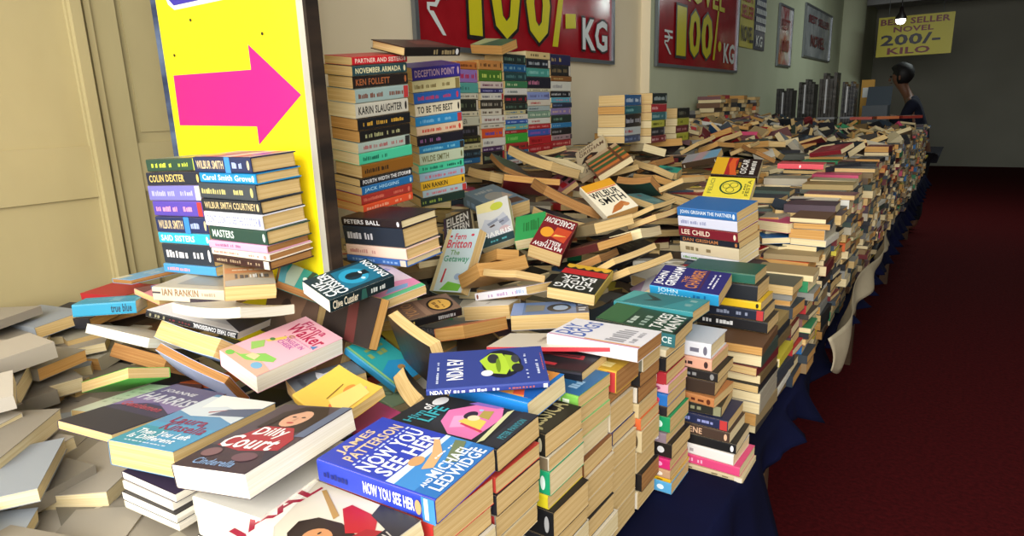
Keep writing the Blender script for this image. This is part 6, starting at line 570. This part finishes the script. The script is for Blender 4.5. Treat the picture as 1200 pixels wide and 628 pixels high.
beige = noisy('beige_sheet', '9a8f78', 'b0a48a', (5, 5, 5), .9, 4, .3, spec=.1)
vs, fs = [], []; NY = 70; NZ = 8
for i in range(NY+1):
    y = 2.05+1.9*i/NY; dr = .085+.02*math.sin(y*3.1)+(.06*math.exp(-((y-2.2)/.14)**2))
    for j in range(NZ+1):
        f = j/NZ
        vs.append((-.288+.018*math.sin(f*2.2+y*6)+.012*math.sin(y*17+.5)*f+.02*math.exp(-((y-2.2)/.2)**2), y+.02*math.sin(f*3+y*9), .80-dr*f))
for i in range(NY):
    for j in range(NZ): a = i*(NZ+1)+j; fs.append((a, a+NZ+1, a+NZ+2, a+1))
o = mesh_obj('beige_sheet', vs, fs, [beige], None, None, True); md = o.modifiers.new('thick', 'SOLIDIFY'); md.thickness = .003
tag(o, 'crumpled beige sheet bulging out over the navy skirt farther along the aisle edge', 'cloth')
# ------------------------------------------------------------------ the buried and the distant books: uncountable, one object
pal = [ink(h, .5) for h in '1e2024 26262c 3a2a26 6a2428 2a3440 3a4a58 3a4a42 55584e 6a6a68 8a8a84 b8b09a c0b490 a08a58 6a4c34 4a3a44 7a5254 384048 222a32 a8a08c 5a4a3a 3f3a36 8a7250 9a8660 74603f'.split()]
acc = [ink(h, .45) for h in 'b02a30 d8d8d0 2f8a5a 2a6aa8 d86a3a d0c040 e0dccc c84a70'.split()]
pgs = [PAGE['t'], PAGE['c'], PAGE['o'], PAGE['c'], PAGE['t']]
mass = MB(); rb = random.Random(11)
def pile_book(M, L, W, T, cov=None, pg=None):
    c = cov or (rb.choice(acc) if rb.random() < .16 else rb.choice(pal)); p = pg or rb.choice(pgs); k = .0010
    mass.box((-L/2+.001, -W/2+k, -T/2+k), (L/2-.001, W/2-.001, T/2-k), p, M)
    mass.box((-L/2, -W/2, T/2-k), (L/2, W/2, T/2), c, M); mass.box((-L/2, -W/2, -T/2), (L/2, W/2, -T/2+k), c, M)
    mass.box((-L/2, -W/2, -T/2+k), (L/2, -W/2+k, T/2-k), c, M)
pale = [ink(h, .5) for h in 'a89f90 989082 8a8274 b4ac9e 8e949a 9a8578 7a7468'.split()]
CELL = .05; GX, GY = 33, 64
def hill(x, y):
    cl = lambda v: max(0, min(1, v))
    b = 1.03+.12*cl((y-1.4)/.8)+.08*cl((y-2.3)/1.5)+.13*cl((-x-.75)/.9)*cl((y-1.2)/1.0)+.10*cl((-x-1.05)/.25)*cl((1.3-y)/.3)
    return b
lim = {}
corn = []
for b_ in BOOKS:
    L, W, T = b_[2:5]; Mx = Matrix.LocRotScale(Vector(b_[5:8]), Euler(b_[8:11]), None)
    for i in range(7):
        for j in range(5):
            p = Mx @ Vector((L*(i/6-.5), W*(j/4-.5), -T/2)); q = Mx @ Vector((L*(i/6-.5), W*(j/4-.5), T/2))
            z = min(p.z, q.z); k = (int((p.x+1.96)/CELL), int(p.y/CELL))
            lim[k] = min(lim.get(k, 9), z)
def limit(x, y, rad):
    n = int(rad/CELL)+1; kx, ky = int((x+1.96)/CELL), int(y/CELL); v = hill(x, y)-.05
    for i in range(-n, n+1):
        for j in range(-n, n+1):
            v = min(v, lim.get((kx+i, ky+j), 9)-.004)
    return v
for iy in range(0, 38):
    for ix in range(0, 15):
        x = -1.82+ix*.098+rb.uniform(-.02, .02); y = -.02+iy*.1+rb.uniform(-.02, .02)
        if x > -.47 or (.78 < y < 1.13 and x < -.98): continue
        z = limit(x, y, .09)
        for lay in range(3):
            T = rb.uniform(.02, .036); z -= T*.5+.002
            if z < TZ+T+.02: break
            t1, t2 = (rb.gauss(0, .05), rb.gauss(0, .05))
            M = Matrix.LocRotScale(Vector((x, y, z-.008)), Euler((t1, t2, rb.uniform(0, 6.3))), None)
            pile_book(M, rb.uniform(.165, .195), rb.uniform(.10, .125), T, rb.choice(pale) if x < -.85 and y < .62 else None, PAGE['c'] if y < .4 else None); z -= T*.5+.012
# solid stacks below the visible rows down to the table top
for iy in range(0, 30):
    for ix in range(0, 8):
        x = -1.82+ix*.185; y = .03+iy*.125
        if .84 < y < 1.08 and x < -1.0: continue
        z = TZ+.004; top = min(limit(x, y, .11)-.10, 1.0)
        while z < top:
            T = rb.uniform(.024, .04); M = Matrix.LocRotScale(Vector((x+rb.uniform(-.006, .006), y, z+T/2)), Euler((0, 0, rb.choice((0, math.pi))+rb.uniform(-.04, .04))), None)
            pile_book(M, .178, .112, T); z += T
for x, y in [(-1.70+.115*i, .845) for i in range(5)]+[(-1.115, .80), (-1.0, .84), (-1.06, 1.12), (-1.06, .93)]:
    z = TZ+.004; top = 9
    for k in range(-2, 3):
        for q in range(-2, 3): top = min(top, lim.get((int((x+k*.03+1.96)/CELL), int((y+q*.05)/CELL)), 9))
    top = min(top-.006, 1.17)
    while z < top-.01:
        T = min(rb.uniform(.022, .036), top-z); M = Matrix.LocRotScale(Vector((x+rb.uniform(-.004, .004), y, z+T/2)), Euler((0, 0, math.pi/2*rb.choice((1, -1)))), None)
        pile_book(M, .165 if y > .82 else .178, .108, T); z += T+.0004
# columns along the aisle edge, page ends and a few spines toward the aisle
y = .05; col_i = 0
def heroclear(x, y, hx, hy):
    v = 9
    for i in range(-2, 3):
        for j in range(-2, 3):
            k = (int((x+i/2*hx+1.96)/CELL), int((y+j/2*hy)/CELL)); v = min(v, lim.get(k, 9))
    return v
while y < 8.1:
    if .44 < y < 1.47: y = 1.475
    for row in range(2):
        xr = (-.345 if y > 1.4 else -.475)-row*.20-rb.uniform(0, .03); z = TZ+.007; w = rb.uniform(.108, .128)
        if row == 1 and y > 4.5: continue
        sp = rb.random() < .30
        top = hill(xr-.1, y+w/2)-(.02 if y > 2 else .06)+rb.uniform(-.025, .02)
        top = min(top, heroclear(xr-.09, y+w/2, .17, w*.9)-.003)
        lean = rb.gauss(0, .008)
        while z < top-.014:
            T = min(rb.uniform(.014, .036), top-z); L = rb.uniform(.165, .19)
            out = rb.uniform(-.008, .022) if y > 1.7 else rb.uniform(-.01, .004)
            if sp and row == 0: M = Matrix.LocRotScale(Vector((xr-.055+out, y+w/2, z+T/2)), Euler((0, 0, math.pi/2+rb.gauss(0, .04))), None)
            else: M = Matrix.LocRotScale(Vector((xr-L/2+out, y+w/2, z+T/2)), Euler((lean, rb.gauss(0, .008), (0 if rb.random() < .75 else math.pi)+rb.gauss(0, .035))), None)
            pile_book(M, L, w, T); z += T+.0005
    y += (.185 if sp else w+.004)
# the far end of the heap: tumbled loose books
for k in range(980):
    y = rb.uniform(1.85, 7.05); x = rb.uniform(-1.78, -.42); z = hill(x, y)-rb.uniform(.02, .09)
    if y < 2.9 and x < -.66: continue
    if heroclear(x, y, .24, .24) < 9: continue
    M = Matrix.LocRotScale(Vector((x, y, z)), Euler((rb.gauss(0, .42), rb.gauss(0, .36), rb.uniform(0, 6.3))), None)
    pile_book(M, rb.uniform(.165, .2), rb.uniform(.105, .13), rb.uniform(.018, .038))
for iy in range(9):
    for ix in range(8):
        x = -1.78+ix*.18; y = 7.2+iy*.122; z = TZ+.001
        while z < 1.16:
            T = rb.uniform(.026, .036); M = Matrix.LocRotScale(Vector((x, y, z+T/2)), Euler((0, 0, rb.choice((0, math.pi))+rb.uniform(-.03, .03))), None)
            pile_book(M, .175, .112, T); z += T+.0004
# stacks against the far wall
for y0, h0 in ((4.9, .06), (5.5, .17), (5.68, .17), (5.9, .14), (6.15, .16), (6.35, .13), (6.6, .15)):
    z = hill(-1.75, y0)-.06; top = z+.06+h0
    while z < top:
        T = rb.uniform(.022, .04); M = Matrix.LocRotScale(Vector((-1.78+rb.uniform(-.01, .01), y0, z+T/2)), Euler((0, 0, rb.choice((0, math.pi/2, math.pi))+rb.gauss(0, .05))), None)
        pile_book(M, .19, .125, T); z += T
o = mass.obj('mass_of_books'); o['kind'] = 'stuff'
tag(o, 'dense mass of paperbacks buried in the pile and receding along the table', 'books')
# ------------------------------------------------------------------ printed hangings
def flat(mb, pts, X, m):                              # polygon on a plane facing +x from (y,z) points
    ar = sum(pts[i][0]*pts[(i+1) % len(pts)][1]-pts[(i+1) % len(pts)][0]*pts[i][1] for i in range(len(pts)))
    mb.add([(X, y, z) for y, z in (pts if ar > 0 else pts[::-1])], [tuple(range(len(pts)))], m)
def letters(mb, t, y0, z0, y1, z1, X, m, bold=.03, slant=0.):
    vs, fs = glyphs(t, bold); mb.add([(X, y0+u*(y1-y0)+slant*v, z0+v*(z1-z0)) for u, v in vs], fs, m)
def outlined(mb, t, y0, z0, y1, z1, X, m, dark, g=.02):
    letters(mb, t, y0-g, z0-g, y1+g, z1+g, X, dark, .05); letters(mb, t, y0, z0, y1, z1, X+.0015, m, .03)
RUP = [[(.0, 1), (1, 1), (1, .9), (.0, .9)], [(.0, .76), (1, .76), (1, .66), (.0, .66)], [(.0, .9), (.45, .9), (.68, .76), (.68, .68), (.45, .5), (.12, .5), (.12, .42), (.3, .42), (.3, .42), (.85, 0), (.68, 0), (.0, .44), (0, .56), (.38, .58), (.5, .7), (.48, .8), (.3, .9)]]
def rupee(mb, y0, z0, y1, z1, X, m):
    for k, P in enumerate(RUP): flat(mb, [(y0+u*(y1-y0), z0+v*(z1-z0)) for u, v in P], X+k*.0005, m)
redm = noisy('red_flex_print', 'a01420', 'ae1a26', (2, 2, 2), .22, 3, .0, spec=.7)
def flexmat(name, h1, h2, bump=.35, rough=.16, sc=7):
    return noisy(name, h1, h2, (sc, sc, sc), rough, 3, bump, spec=.9)
red2 = flexmat('glossy_red_flex', '9a1420', 'ac1c28', .10)
yel = ink('d8d022', .25); wht = ink('dfe6e6', .3); blk = ink('1a1214', .4); alu = ink('7c8288', .35, .7)
def banner(name, label, y0, y1, z0, z1, X, m, frame=True):
    r = tag(empty(name, (X, (y0+y1)/2, z0)), label, 'sign')
    # a flex sheet that ripples a little
    NYb, NZb = 24, 12; vs, fs = [], []
    for i in range(NYb+1):
        for j in range(NZb+1):
            y = y0+(y1-y0)*i/NYb; z = z0+(z1-z0)*j/NZb
            vs.append((X-.004+.003*math.sin(y*9+z*5)*math.sin(math.pi*i/NYb), y, z))
    for i in range(NYb):
        for j in range(NZb): a = i*(NZb+1)+j; fs.append((a, a+NZb+1, a+NZb+2, a+1))
    under(mesh_obj('flex_sheet', vs, fs, [m], None, None, True), r)
    if frame:
        fb = MB(); w = .022
        for a, b in (((y0-w, z0-w), (y1+w, z0)), ((y0-w, z1), (y1+w, z1+w)), ((y0-w, z0), (y0, z1)), ((y1, z0), (y1+w, z1))):
            fb.box((X-.012, a[0], a[1]), (X+.01, b[0], b[1]), alu)
        under(fb.obj('metal_frame'), r)
    return r
X1 = XW+.02
b1 = banner('hanging_banner', 'red glossy banner with huge yellow 100 on the wall nearest the yellow sign', 2.19, 4.05, 1.785, 2.75, X1, red2)
m = MB(); xx = X1+.004
rupee(m, 2.25, 1.83, 2.39, 2.06, xx, wht)
outlined(m, '1', 2.54, 1.845, 2.64, 2.24, xx, yel, blk); outlined(m, '0', 2.72, 1.845, 2.97, 2.24, xx, yel, blk); outlined(m, '0', 3.03, 1.845, 3.27, 2.24, xx, yel, blk)
flat(m, [(3.29, 1.835), (3.35, 1.835), (3.47, 2.3), (3.42, 2.3)], xx, yel); flat(m, [(3.44, 1.94), (3.56, 1.95), (3.56, 2.03), (3.44, 2.02)], xx, yel)
outlined(m, 'KG', 3.64, 1.835, 3.97, 2.02, xx, wht, blk, .012); letters(m, 'NOVEL', 2.7, 2.42, 3.7, 2.66, xx, yel)
under(m.obj('lettering'), b1)
X2 = XF+.02
b2 = banner('hanging_banner', 'second red glossy banner, dimmer, hung past the wall step', 4.64, 6.58, 1.79, 2.75, X2, red2)
m = MB(); xx = X2+.004
rupee(m, 4.76, 1.86, 4.92, 2.03, xx, wht)
for t_, a, c in (('1', 5.0, 5.2), ('0', 5.27, 5.53), ('0', 5.56, 5.84)): outlined(m, t_, a, 1.86, c, 2.22, xx, yel, blk)
flat(m, [(5.87, 1.86), (5.92, 1.86), (6.0, 2.27), (5.96, 2.27)], xx, yel); m.add([(xx, 6.05+.045*math.cos(k*.63), 1.98+.045*math.sin(k*.63)) for k in range(10)], [tuple(range(10))], yel)
letters(m, 'KG', 6.17, 1.845, 6.5, 2.02, xx, wht); letters(m, 'NOVEL', 5.05, 2.27, 6.15, 2.46, xx, yel)
under(m.obj('lettering'), b2)
X3 = XF+.015; yelm = flexmat('yellow_flex', 'c9c02a', 'd6cc34', .03, .35); navm = flexmat('navy_flex', '1c2648', '26305a', .03, .35)
b3 = banner('hanging_banner', 'narrow yellow sheet with red and black lettering beside the second red banner', 6.68, 7.17, 2.02, 2.62, X3, yelm, False)
m = MB(); xx = X3+.004; rdi = ink('b01c24', .4)
letters(m, 'BEST', 6.74, 2.44, 7.11, 2.54, xx, rdi); letters(m, 'SELLER', 6.71, 2.29, 7.14, 2.41, xx, rdi); letters(m, 'NOVEL', 6.71, 2.07, 7.14, 2.22, xx, blk)
under(m.obj('lettering'), b3)
b4 = banner('hanging_banner', 'narrow navy sheet with rows of white lettering, next to the yellow one', 7.19, 7.62, 2.02, 2.62, X3, navm, False)
m = MB(); rr = random.Random(3)
for zz in (2.53, 2.45, 2.37, 2.29, 2.21):
    yy = 7.22
    while yy < 7.56: w = rr.uniform(.03, .07); m.box((xx, yy, zz), (xx+.001, yy+w, zz+.05), wht); yy += w+.015
letters(m, 'KG', 7.25, 2.05, 7.5, 2.16, xx, wht)
under(m.obj('lettering'), b4)
b5 = banner('hanging_banner', 'slim red and white glossy strip banner between navy sheet and silvery banner', 8.22, 8.85, 1.91, 2.55, X3, flexmat('white_red_flex', 'a83038', 'd8d8d8', .5, .12, 5), True)
m = MB()
letters(m, 'BEST', 8.35, 2.3, 8.72, 2.42, xx+.004, ink('8a1c24', .3)); letters(m, '100', 8.35, 2.05, 8.72, 2.2, xx+.004, ink('8a1c24', .3)); under(m.obj('lettering'), b5)
b6 = banner('hanging_banner', 'silvery reflective banner with maroon lettering, last on the wall before the round pillar', 9.6, 11.5, 2.07, 2.70, X3, flexmat('silver_flex', '8a9094', 'b0b4b6', .55, .1, 4), True)
m = MB(); letters(m, 'BEST SELLER', 9.8, 2.5, 11.3, 2.6, xx+.004, ink('6a2030', .3)); letters(m, 'NOVEL', 10.0, 2.2, 11.0, 2.36, xx+.004, ink('6a2030', .3)); under(m.obj('lettering'), b6)
# far yellow price board hanging across the aisle
yb = 12.0
r = tag(empty('hanging_price_board', (-.9, yb, 2.1)), 'hanging yellow board with maroon and black lettering above the person', 'sign')
m = MB(); ybm = ink('b8ac2e', .4); m.box((-1.33, yb, 2.10), (-.35, yb+.02, 2.68), ybm); under(m.obj('board_sheet'), r)
m = MB()
def lx(t_, x0, z0, x1, z1, mm):
    vs, fs = glyphs(t_, .03); m.add([(x0+u*(x1-x0), yb-.004, z0+v*(z1-z0)) for u, v in vs], [f for f in fs], mm)
mar = ink('6a1c2c', .4); lx('BEST SELLER', -1.30, 2.56, -.40, 2.65, mar); lx('NOVEL', -1.12, 2.45, -.6, 2.53, mar); lx('200/-', -1.28, 2.26, -.5, 2.42, ink('16162a', .4)); lx('KILO', -1.18, 2.13, -.62, 2.23, mar)
under(m.obj('lettering'), r)
m = MB(); m.tube([(-1.2, yb+.01, 2.68), (-1.2, yb+.01, ZC)], .004, alu, 6); m.tube([(-.5, yb+.01, 2.68), (-.5, yb+.01, ZC)], .004, alu, 6); under(m.obj('hanging_wires'), r)
# hanging bulb lamp
ly = 11.2; lxp = -.97
r = tag(empty('pendant_lamp', (lxp, ly, 2.5)), 'small bulb pendant lamp with lit glass hanging from the ceiling', 'lamp')
m = MB(); m.tube([(lxp, ly, 2.72), (lxp, ly, ZC)], .008, blk, 6); under(m.obj('cord'), r)
m = MB(); m.lathe([(.0, .17), (.02, .17), (.03, .1), (.075, .02), (.07, 0)], (lxp, ly, 2.56), blk, 16); under(m.obj('lamp_cap', None, True), r)
gl = bpy.data.materials.new('lit_glass'); gl.use_nodes = True; gb = gl.node_tree.nodes['Principled BSDF']; gb.inputs['Emission Color'].default_value = (1, .96, .9, 1); gb.inputs['Emission Strength'].default_value = 9
m = MB(); m.lathe([(.0, -.07), (.04, -.06), (.065, -.02), (.06, .01)], (lxp, ly, 2.56), gl, 16); under(m.obj('bulb', None, True), r)
# ------------------------------------------------------------------ yellow arrow board in front of the door
YF = .94
r = tag(empty('arrow_signboard', (-1.45, YF, TZ)), 'tall yellow signboard with a pink arrow pointing toward the book stacks', 'sign')
ylw = ink('f6e01c', .3); pnk = ink('e8177c', .3); pur = ink('3a32a0', .3); wh = ink('f2f2f2', .3)
x0, x1 = -1.745, -1.165; zt = 2.25
m = MB(); m.box((x0+.012, YF, TZ), (x1-.022, YF+.028, zt), ylw); under(m.obj('yellow_panel'), r)
m = MB()
def face(pts, k, mm, Z=YF): m.add([(x, Z-.0008*k, z) for x, z in pts], [tuple(range(len(pts)))], mm)
face([(-1.705, 1.487), (-1.372, 1.480), (-1.372, 1.438), (-1.200, 1.545), (-1.368, 1.662), (-1.368, 1.607), (-1.70, 1.612)], 1, pnk); under(m.obj('pink_arrow'), r)
m = MB(); rc = [(-1.675+.035-.035*math.cos(k*.393), 1.78+.035-.035*math.sin(k*.393)) for k in range(5)]
face([(-1.69, 2.2), (-1.69, 1.81), (-1.675, 1.78), (-1.65, 1.765), (-1.2, 1.765), (-1.2, 2.2)], 1, wh); face([(-1.68, 2.2), (-1.68, 1.815), (-1.668, 1.79), (-1.65, 1.775), (-1.21, 1.775), (-1.21, 2.2)], 2, pur); under(m.obj('purple_panel'), r)
edg = noisy('worn_blue_grey_frame', '26324e', '5a6a86', (3, 3, 14), .6, 5)
m = MB(); m.box((x0-.014, YF, TZ), (x0+.012, YF+.03, zt), edg); under(m.obj('left_edge_strip'), r)
gst = noisy('grey_strip', '9a968a', 'b4b0a4', (3, 3, 3), .6)
m = MB(); m.box((x1-.022, YF, TZ), (x1, YF+.03, zt), gst); under(m.obj('grey_edge_strip'), r)
brn = noisy('dark_wood_frame', '1e1712', '3a2c20', (6, 6, 20), .7, 5)
m = MB(); m.box((x1, YF-.001, TZ), (x1+.010, YF+.032, zt), brn); under(m.obj('dark_wood_post'), r)
m = MB()
for px, pz in ((-1.68, 1.66), (-1.585, 1.735), (-1.31, 1.68)): m.lathe([(0, .0), (.004, 0)], (0, 0, 0), blk, 8); m.v[-16:] = [(px+v[0], YF-.002, pz+v[1]) for v in m.v[-16:]]
under(m.obj('nail_heads'), r)
# ------------------------------------------------------------------ far clutter on the table
for k, (x, y, w, d_, h_, c1, c2, lab) in enumerate([(-1.62, 7.45, .16, .22, .42, '3a3a3c', '8a8e94', 'dark upright bundle nearest the wall at the far table end'), (-1.40, 7.4, .15, .22, .50, '30312f', '7c8084', 'dark upright bundle second from the wall at the far end'), (-1.20, 7.38, .16, .22, .55, '3c3834', '9a9ea2', 'tallest dark wrapped bundle at the far table end'), (-1.02, 7.45, .12, .22, .46, '2a2e38', '8a8e96', 'dark bundle beside the tallest one at the far end')]):
    r = tag(empty('wrapped_book_bundle', (x, y, 1.22)), lab, 'bundle', 'wrapped bundles at the far end'); bm_ = noisy('wrapped_dark', c1, '4a4a48', (9, 9, 30), .25, 4, .3)
    m = MB(); 
    for q in range(5): m.box((x-w/2+q*w/5+.002, y-d_/2, 1.197), (x-w/2+(q+1)*w/5-.002, y+d_/2, 1.197+h_*(1-.05*((q*7+k) % 3))), bm_)
    under(m.obj('upright_books'), r)
    m = MB(); m.box((x-w/2-.003, y-d_/2-.004, 1.3), (x+w/2+.003, y+d_/2+.004, 1.32), ink(c2, .2, .3)); m.box((x-.02, y-d_/2-.005, 1.36), (x-.005, y-d_/2-.003, 1.22+h_*.85), ink('c8ccd0', .15)); under(m.obj('strap_and_highlight'), r)  # strap round the bundle, plus a pale upright strip painted as a silver highlight
r = empty('standing_folder', (-.93, 8.0, 1.2)); tag(r, 'yellow standing folder behind the wrapped bundles', 'folder')
m = MB(); m.box((-.99, 7.98, 1.2), (-.87, 8.03, 1.68), ink('c8962a', .5)); under(m.obj('folder_body'), r); m = MB(); m.box((-.975, 7.975, 1.5), (-.9, 7.979, 1.6), wht); under(m.obj('folder_tag'), r)
r = empty('storage_box', (-.78, 7.6, 1.2)); tag(r, 'grey blue box with open lid beside the person', 'box')
m = MB(); m.box((-.9, 7.45, 1.198), (-.68, 7.7, 1.42), ink('3f4a52', .5)); under(m.obj('box_body'), r)
m = MB(); m.box((-.9, 7.70, 1.42), (-.68, 7.712, 1.62), ink('4a5660', .4), Matrix.Translation((0, 7.7, 1.42)) @ Matrix.Rotation(-.4, 4, 'X') @ Matrix.Translation((0, -7.7, -1.42))); under(m.obj('box_lid'), r)
for k, (x, hx_) in enumerate(((-.83, 'b8422a'), (-.64, 'c86a2a'), (-.47, '9a3a30'))):
    M = Matrix.LocRotScale(Vector((x, 6.9+.1*k, 1.315)), Euler((0, 0, .3*k)), None); m = MB()
    m.box((-.09, -.06, -.012), (.09, .06, .012), ink(hx_, .4), M); m.box((-.088, .0605, -.010), (.088, .061, .010), PAGE['c'], M); m.box((-.05, -.03, .0121), (.05, .03, .0124), ink('d8b890', .4), M)
    tag(m.obj('flat_magazine'), ['red', 'orange', 'dark red'][k]+' flat booklet lying near the box at the far end', 'booklet', 'booklets by the box')
# ------------------------------------------------------------------ person at the far end
skin = ink('6a4632', .55); hairm = ink('0c0a0b', .6); shirt = noisy('dark_navy_shirt', '0d1020', '151a2e', (8, 8, 8), .9); trou = ink('12121a', .9)
def skinned(name, joints, edges, m, parent, levels=2, root=0):
    me = bpy.data.meshes.new(name); me.from_pydata([j[0] for j in joints], edges, []); me.materials.append(m)
    o = bpy.data.objects.new(name, me); COL.objects.link(o)
    md = o.modifiers.new('skin', 'SKIN'); md.use_smooth_shade = True; md.branch_smoothing = .6
    for i, j in enumerate(joints):
        rr_ = j[1] if isinstance(j[1], tuple) else (j[1], j[1]); me.skin_vertices[0].data[i].radius = rr_
    me.skin_vertices[0].data[root].use_root = True
    s = o.modifiers.new('sub', 'SUBSURF'); s.levels = levels; s.render_levels = levels
    if parent is not None: under(o, parent)
    return o
py_ = 8.62; px0 = -.42
pr = tag(empty('person', (px0, py_, 0)), 'person in dark clothes with black hair, bending over the far table end', 'person')
J = [((px0, py_, .95), (.15, .11)), ((px0-.05, py_, 1.16), (.13, .10)), ((px0-.12, py_, 1.38), (.16, .11)), ((px0-.19, py_, 1.53), .055), ((px0-.24, py_, 1.60), .055), ((px0-.28, py_-.01, 1.70), (.085, .095)), ((px0-.27, py_-.01, 1.79), (.075, .085)),
     ((px0-.12, py_-.17, 1.44), .055), ((px0-.20, py_-.21, 1.22), .042), ((px0-.40, py_-.16, 1.30), .03), ((px0-.12, py_+.17, 1.44), .055), ((px0-.16, py_+.22, 1.2), .042), ((px0-.34, py_+.2, 1.28), .03),
     ((px0+.02, py_-.09, .86), .085), ((px0, py_-.1, .48), .058), ((px0+.03, py_-.1, .09), .04), ((px0-.1, py_-.1, .04), .04), ((px0+.02, py_+.09, .86), .085), ((px0, py_+.1, .48), .058), ((px0+.03, py_+.1, .09), .04), ((px0-.1, py_+.1, .04), .04)]
E_ = [(0, 1), (1, 2), (2, 3), (3, 4), (4, 5), (5, 6), (2, 7), (7, 8), (8, 9), (2, 10), (10, 11), (11, 12), (0, 13), (13, 14), (14, 15), (15, 16), (0, 17), (17, 18), (18, 19), (19, 20)]
# hands: palm and five bent fingers each, same surface as the arm
for w_, side in ((9, -1), (12, 1)):
    b0 = Vector(J[w_][0]); k0 = len(J); J.append(((b0.x-.05, b0.y, b0.z-.005), (.034, .016))); E_.append((w_, k0))
    J.append(((b0.x-.085, b0.y, b0.z-.012), (.036, .014))); E_.append((k0, k0+1))
    for f in range(4):
        n = len(J); yy = b0.y+(-.027+.018*f); ln = (.032, .038, .036, .028)[f]
        J.append(((b0.x-.085-ln, yy, b0.z-.022), .0085)); J.append(((b0.x-.085-ln*1.8, yy, b0.z-.045), .0075)); E_.extend([(k0+1, n), (n, n+1)])
    n = len(J); J.append(((b0.x-.07, b0.y-side*.05, b0.z-.02), .0095)); J.append(((b0.x-.1, b0.y-side*.06, b0.z-.035), .008)); E_.extend([(k0, n), (n, n+1)])
skinned('body', J, E_, skin, pr)
g = .012
sj = [(J[0][0], (.165, .125)), (J[1][0], (.15, .115)), (J[2][0], (.18, .13)), ((px0-.17, py_, 1.49), .075), (J[7][0], .07), (J[8][0], .057), ((px0-.32, py_-.18, 1.27), .043), (J[10][0], .07), (J[11][0], .057), ((px0-.27, py_+.21, 1.25), .043)]
skinned('shirt', sj, [(0, 1), (1, 2), (2, 3), (2, 4), (4, 5), (5, 6), (2, 7), (7, 8), (8, 9)], shirt, pr)
tj = [((px0, py_, .97), (.17, .13)), (J[13][0], .1), (J[14][0], .072), ((px0+.03, py_-.1, .12), .055), (J[17][0], .1), (J[18][0], .072), ((px0+.03, py_+.1, .12), .055)]
skinned('trousers', tj, [(0, 1), (1, 2), (2, 3), (0, 4), (4, 5), (5, 6)], trou, pr)
hb_ = bmesh.new(); bmesh.ops.create_icosphere(hb_, subdivisions=3, radius=1)
for v in hb_.verts:
    n_ = v.co.copy(); sc_ = .118 if n_.x > -.35 or n_.z > .45 else .085
    v.co = Vector((px0-.262+n_.x*sc_*1.05, py_-.01+n_.y*sc_*.92, 1.742+n_.z*sc_*1.08)) + n_*(.004*math.sin(19*n_.x)*math.cos(17*n_.y))
hm_ = bpy.data.meshes.new('hair'); hb_.to_mesh(hm_); hb_.free(); hm_.materials.append(hairm); hm_.polygons.foreach_set('use_smooth', [True]*len(hm_.polygons))
ho_ = bpy.data.objects.new('hair', hm_); COL.objects.link(ho_); under(ho_, pr)
m = MB()
for s in (-1, 1): m.lathe([(0, .012), (.01, .008), (.012, 0), (.01, -.008), (0, -.012)], (px0-.362, py_-.01+s*.033, 1.715), ink('18100c', .3), 8)
m.lathe([(0, .022), (.008, .01), (.014, -.014), (0, -.022)], (px0-.372, py_-.01, 1.685), skin, 8)
m.lathe([(0, .006), (.02, 0), (0, -.006)], (px0-.355, py_-.01, 1.645), ink('4a2420', .5), 10); under(m.obj('face', None, True), pr)
m = MB()
for s in (-1, 1): m.lathe([(0, .03), (.012, .015), (.01, -.02), (0, -.03)], (px0-.27, py_-.01+s*.1, 1.70), skin, 8)
under(m.obj('ears', None, True), pr)
# ------------------------------------------------------------------ light: daylight from the open shop front behind the camera
def area(name, loc, aim, sx, sy, power, colr):
    L = bpy.data.lights.new(name, 'AREA'); L.shape = 'RECTANGLE'; L.size = sx; L.size_y = sy; L.energy = power; L.color = colr
    o = bpy.data.objects.new(name, L); o.location = loc; o.rotation_euler = (Vector(aim)-Vector(loc)).to_track_quat('-Z', 'Y').to_euler(); COL.objects.link(o)
area('daylight_shop_front', (.3, -1.5, 2.2), (-.8, 1.5, .8), 4.2, 2.0, 230, (1, .97, .92))
area('ceiling_fill_mid', (.3, 4.2, 3.1), (-.6, 4.2, 0), .12, 1.2, 7, (.93, 1, .93))  # unseen fill under the ceiling, added to lift the middle of the room
area('ceiling_fill_far', (.3, 9.5, 3.1), (-.6, 9.5, 0), .12, 1.2, 30, (.9, 1, .96))  # added fill with no visible fitting, brightens the far end and end wall
w = bpy.data.worlds.new('sky'); SC.world = w; w.use_nodes = True
bg = w.node_tree.nodes['Background']; bg.inputs['Color'].default_value = (.85, .93, 1, 1); bg.inputs['Strength'].default_value = .5
# ------------------------------------------------------------------ camera
cam = bpy.data.cameras.new('camera'); co = bpy.data.objects.new('camera', cam); COL.objects.link(co)
cam.sensor_width = 36; cam.lens = 760*36/1200; cam.clip_start = .02
p, rl, yw = math.radians(13.75), math.radians(1.9), math.radians(35)
F = Vector((-math.sin(yw)*math.cos(p), math.cos(yw)*math.cos(p), -math.sin(p))); R0 = Vector((math.cos(yw), math.sin(yw), 0)); U0 = R0.cross(F)
Rr = R0*math.cos(rl)-U0*math.sin(rl); Uu = R0*math.sin(rl)+U0*math.cos(rl)
Mc = Matrix((Rr, Uu, -F)).transposed().to_4x4(); Mc.translation = Vector((0, 0, 1.5)); co.matrix_world = Mc; SC.camera = co
vs_ = SC.view_settings; vs_.view_transform = 'Standard'; vs_.look = 'None'; vs_.exposure = 0; vs_.gamma = 1; vs_.use_curve_mapping = False
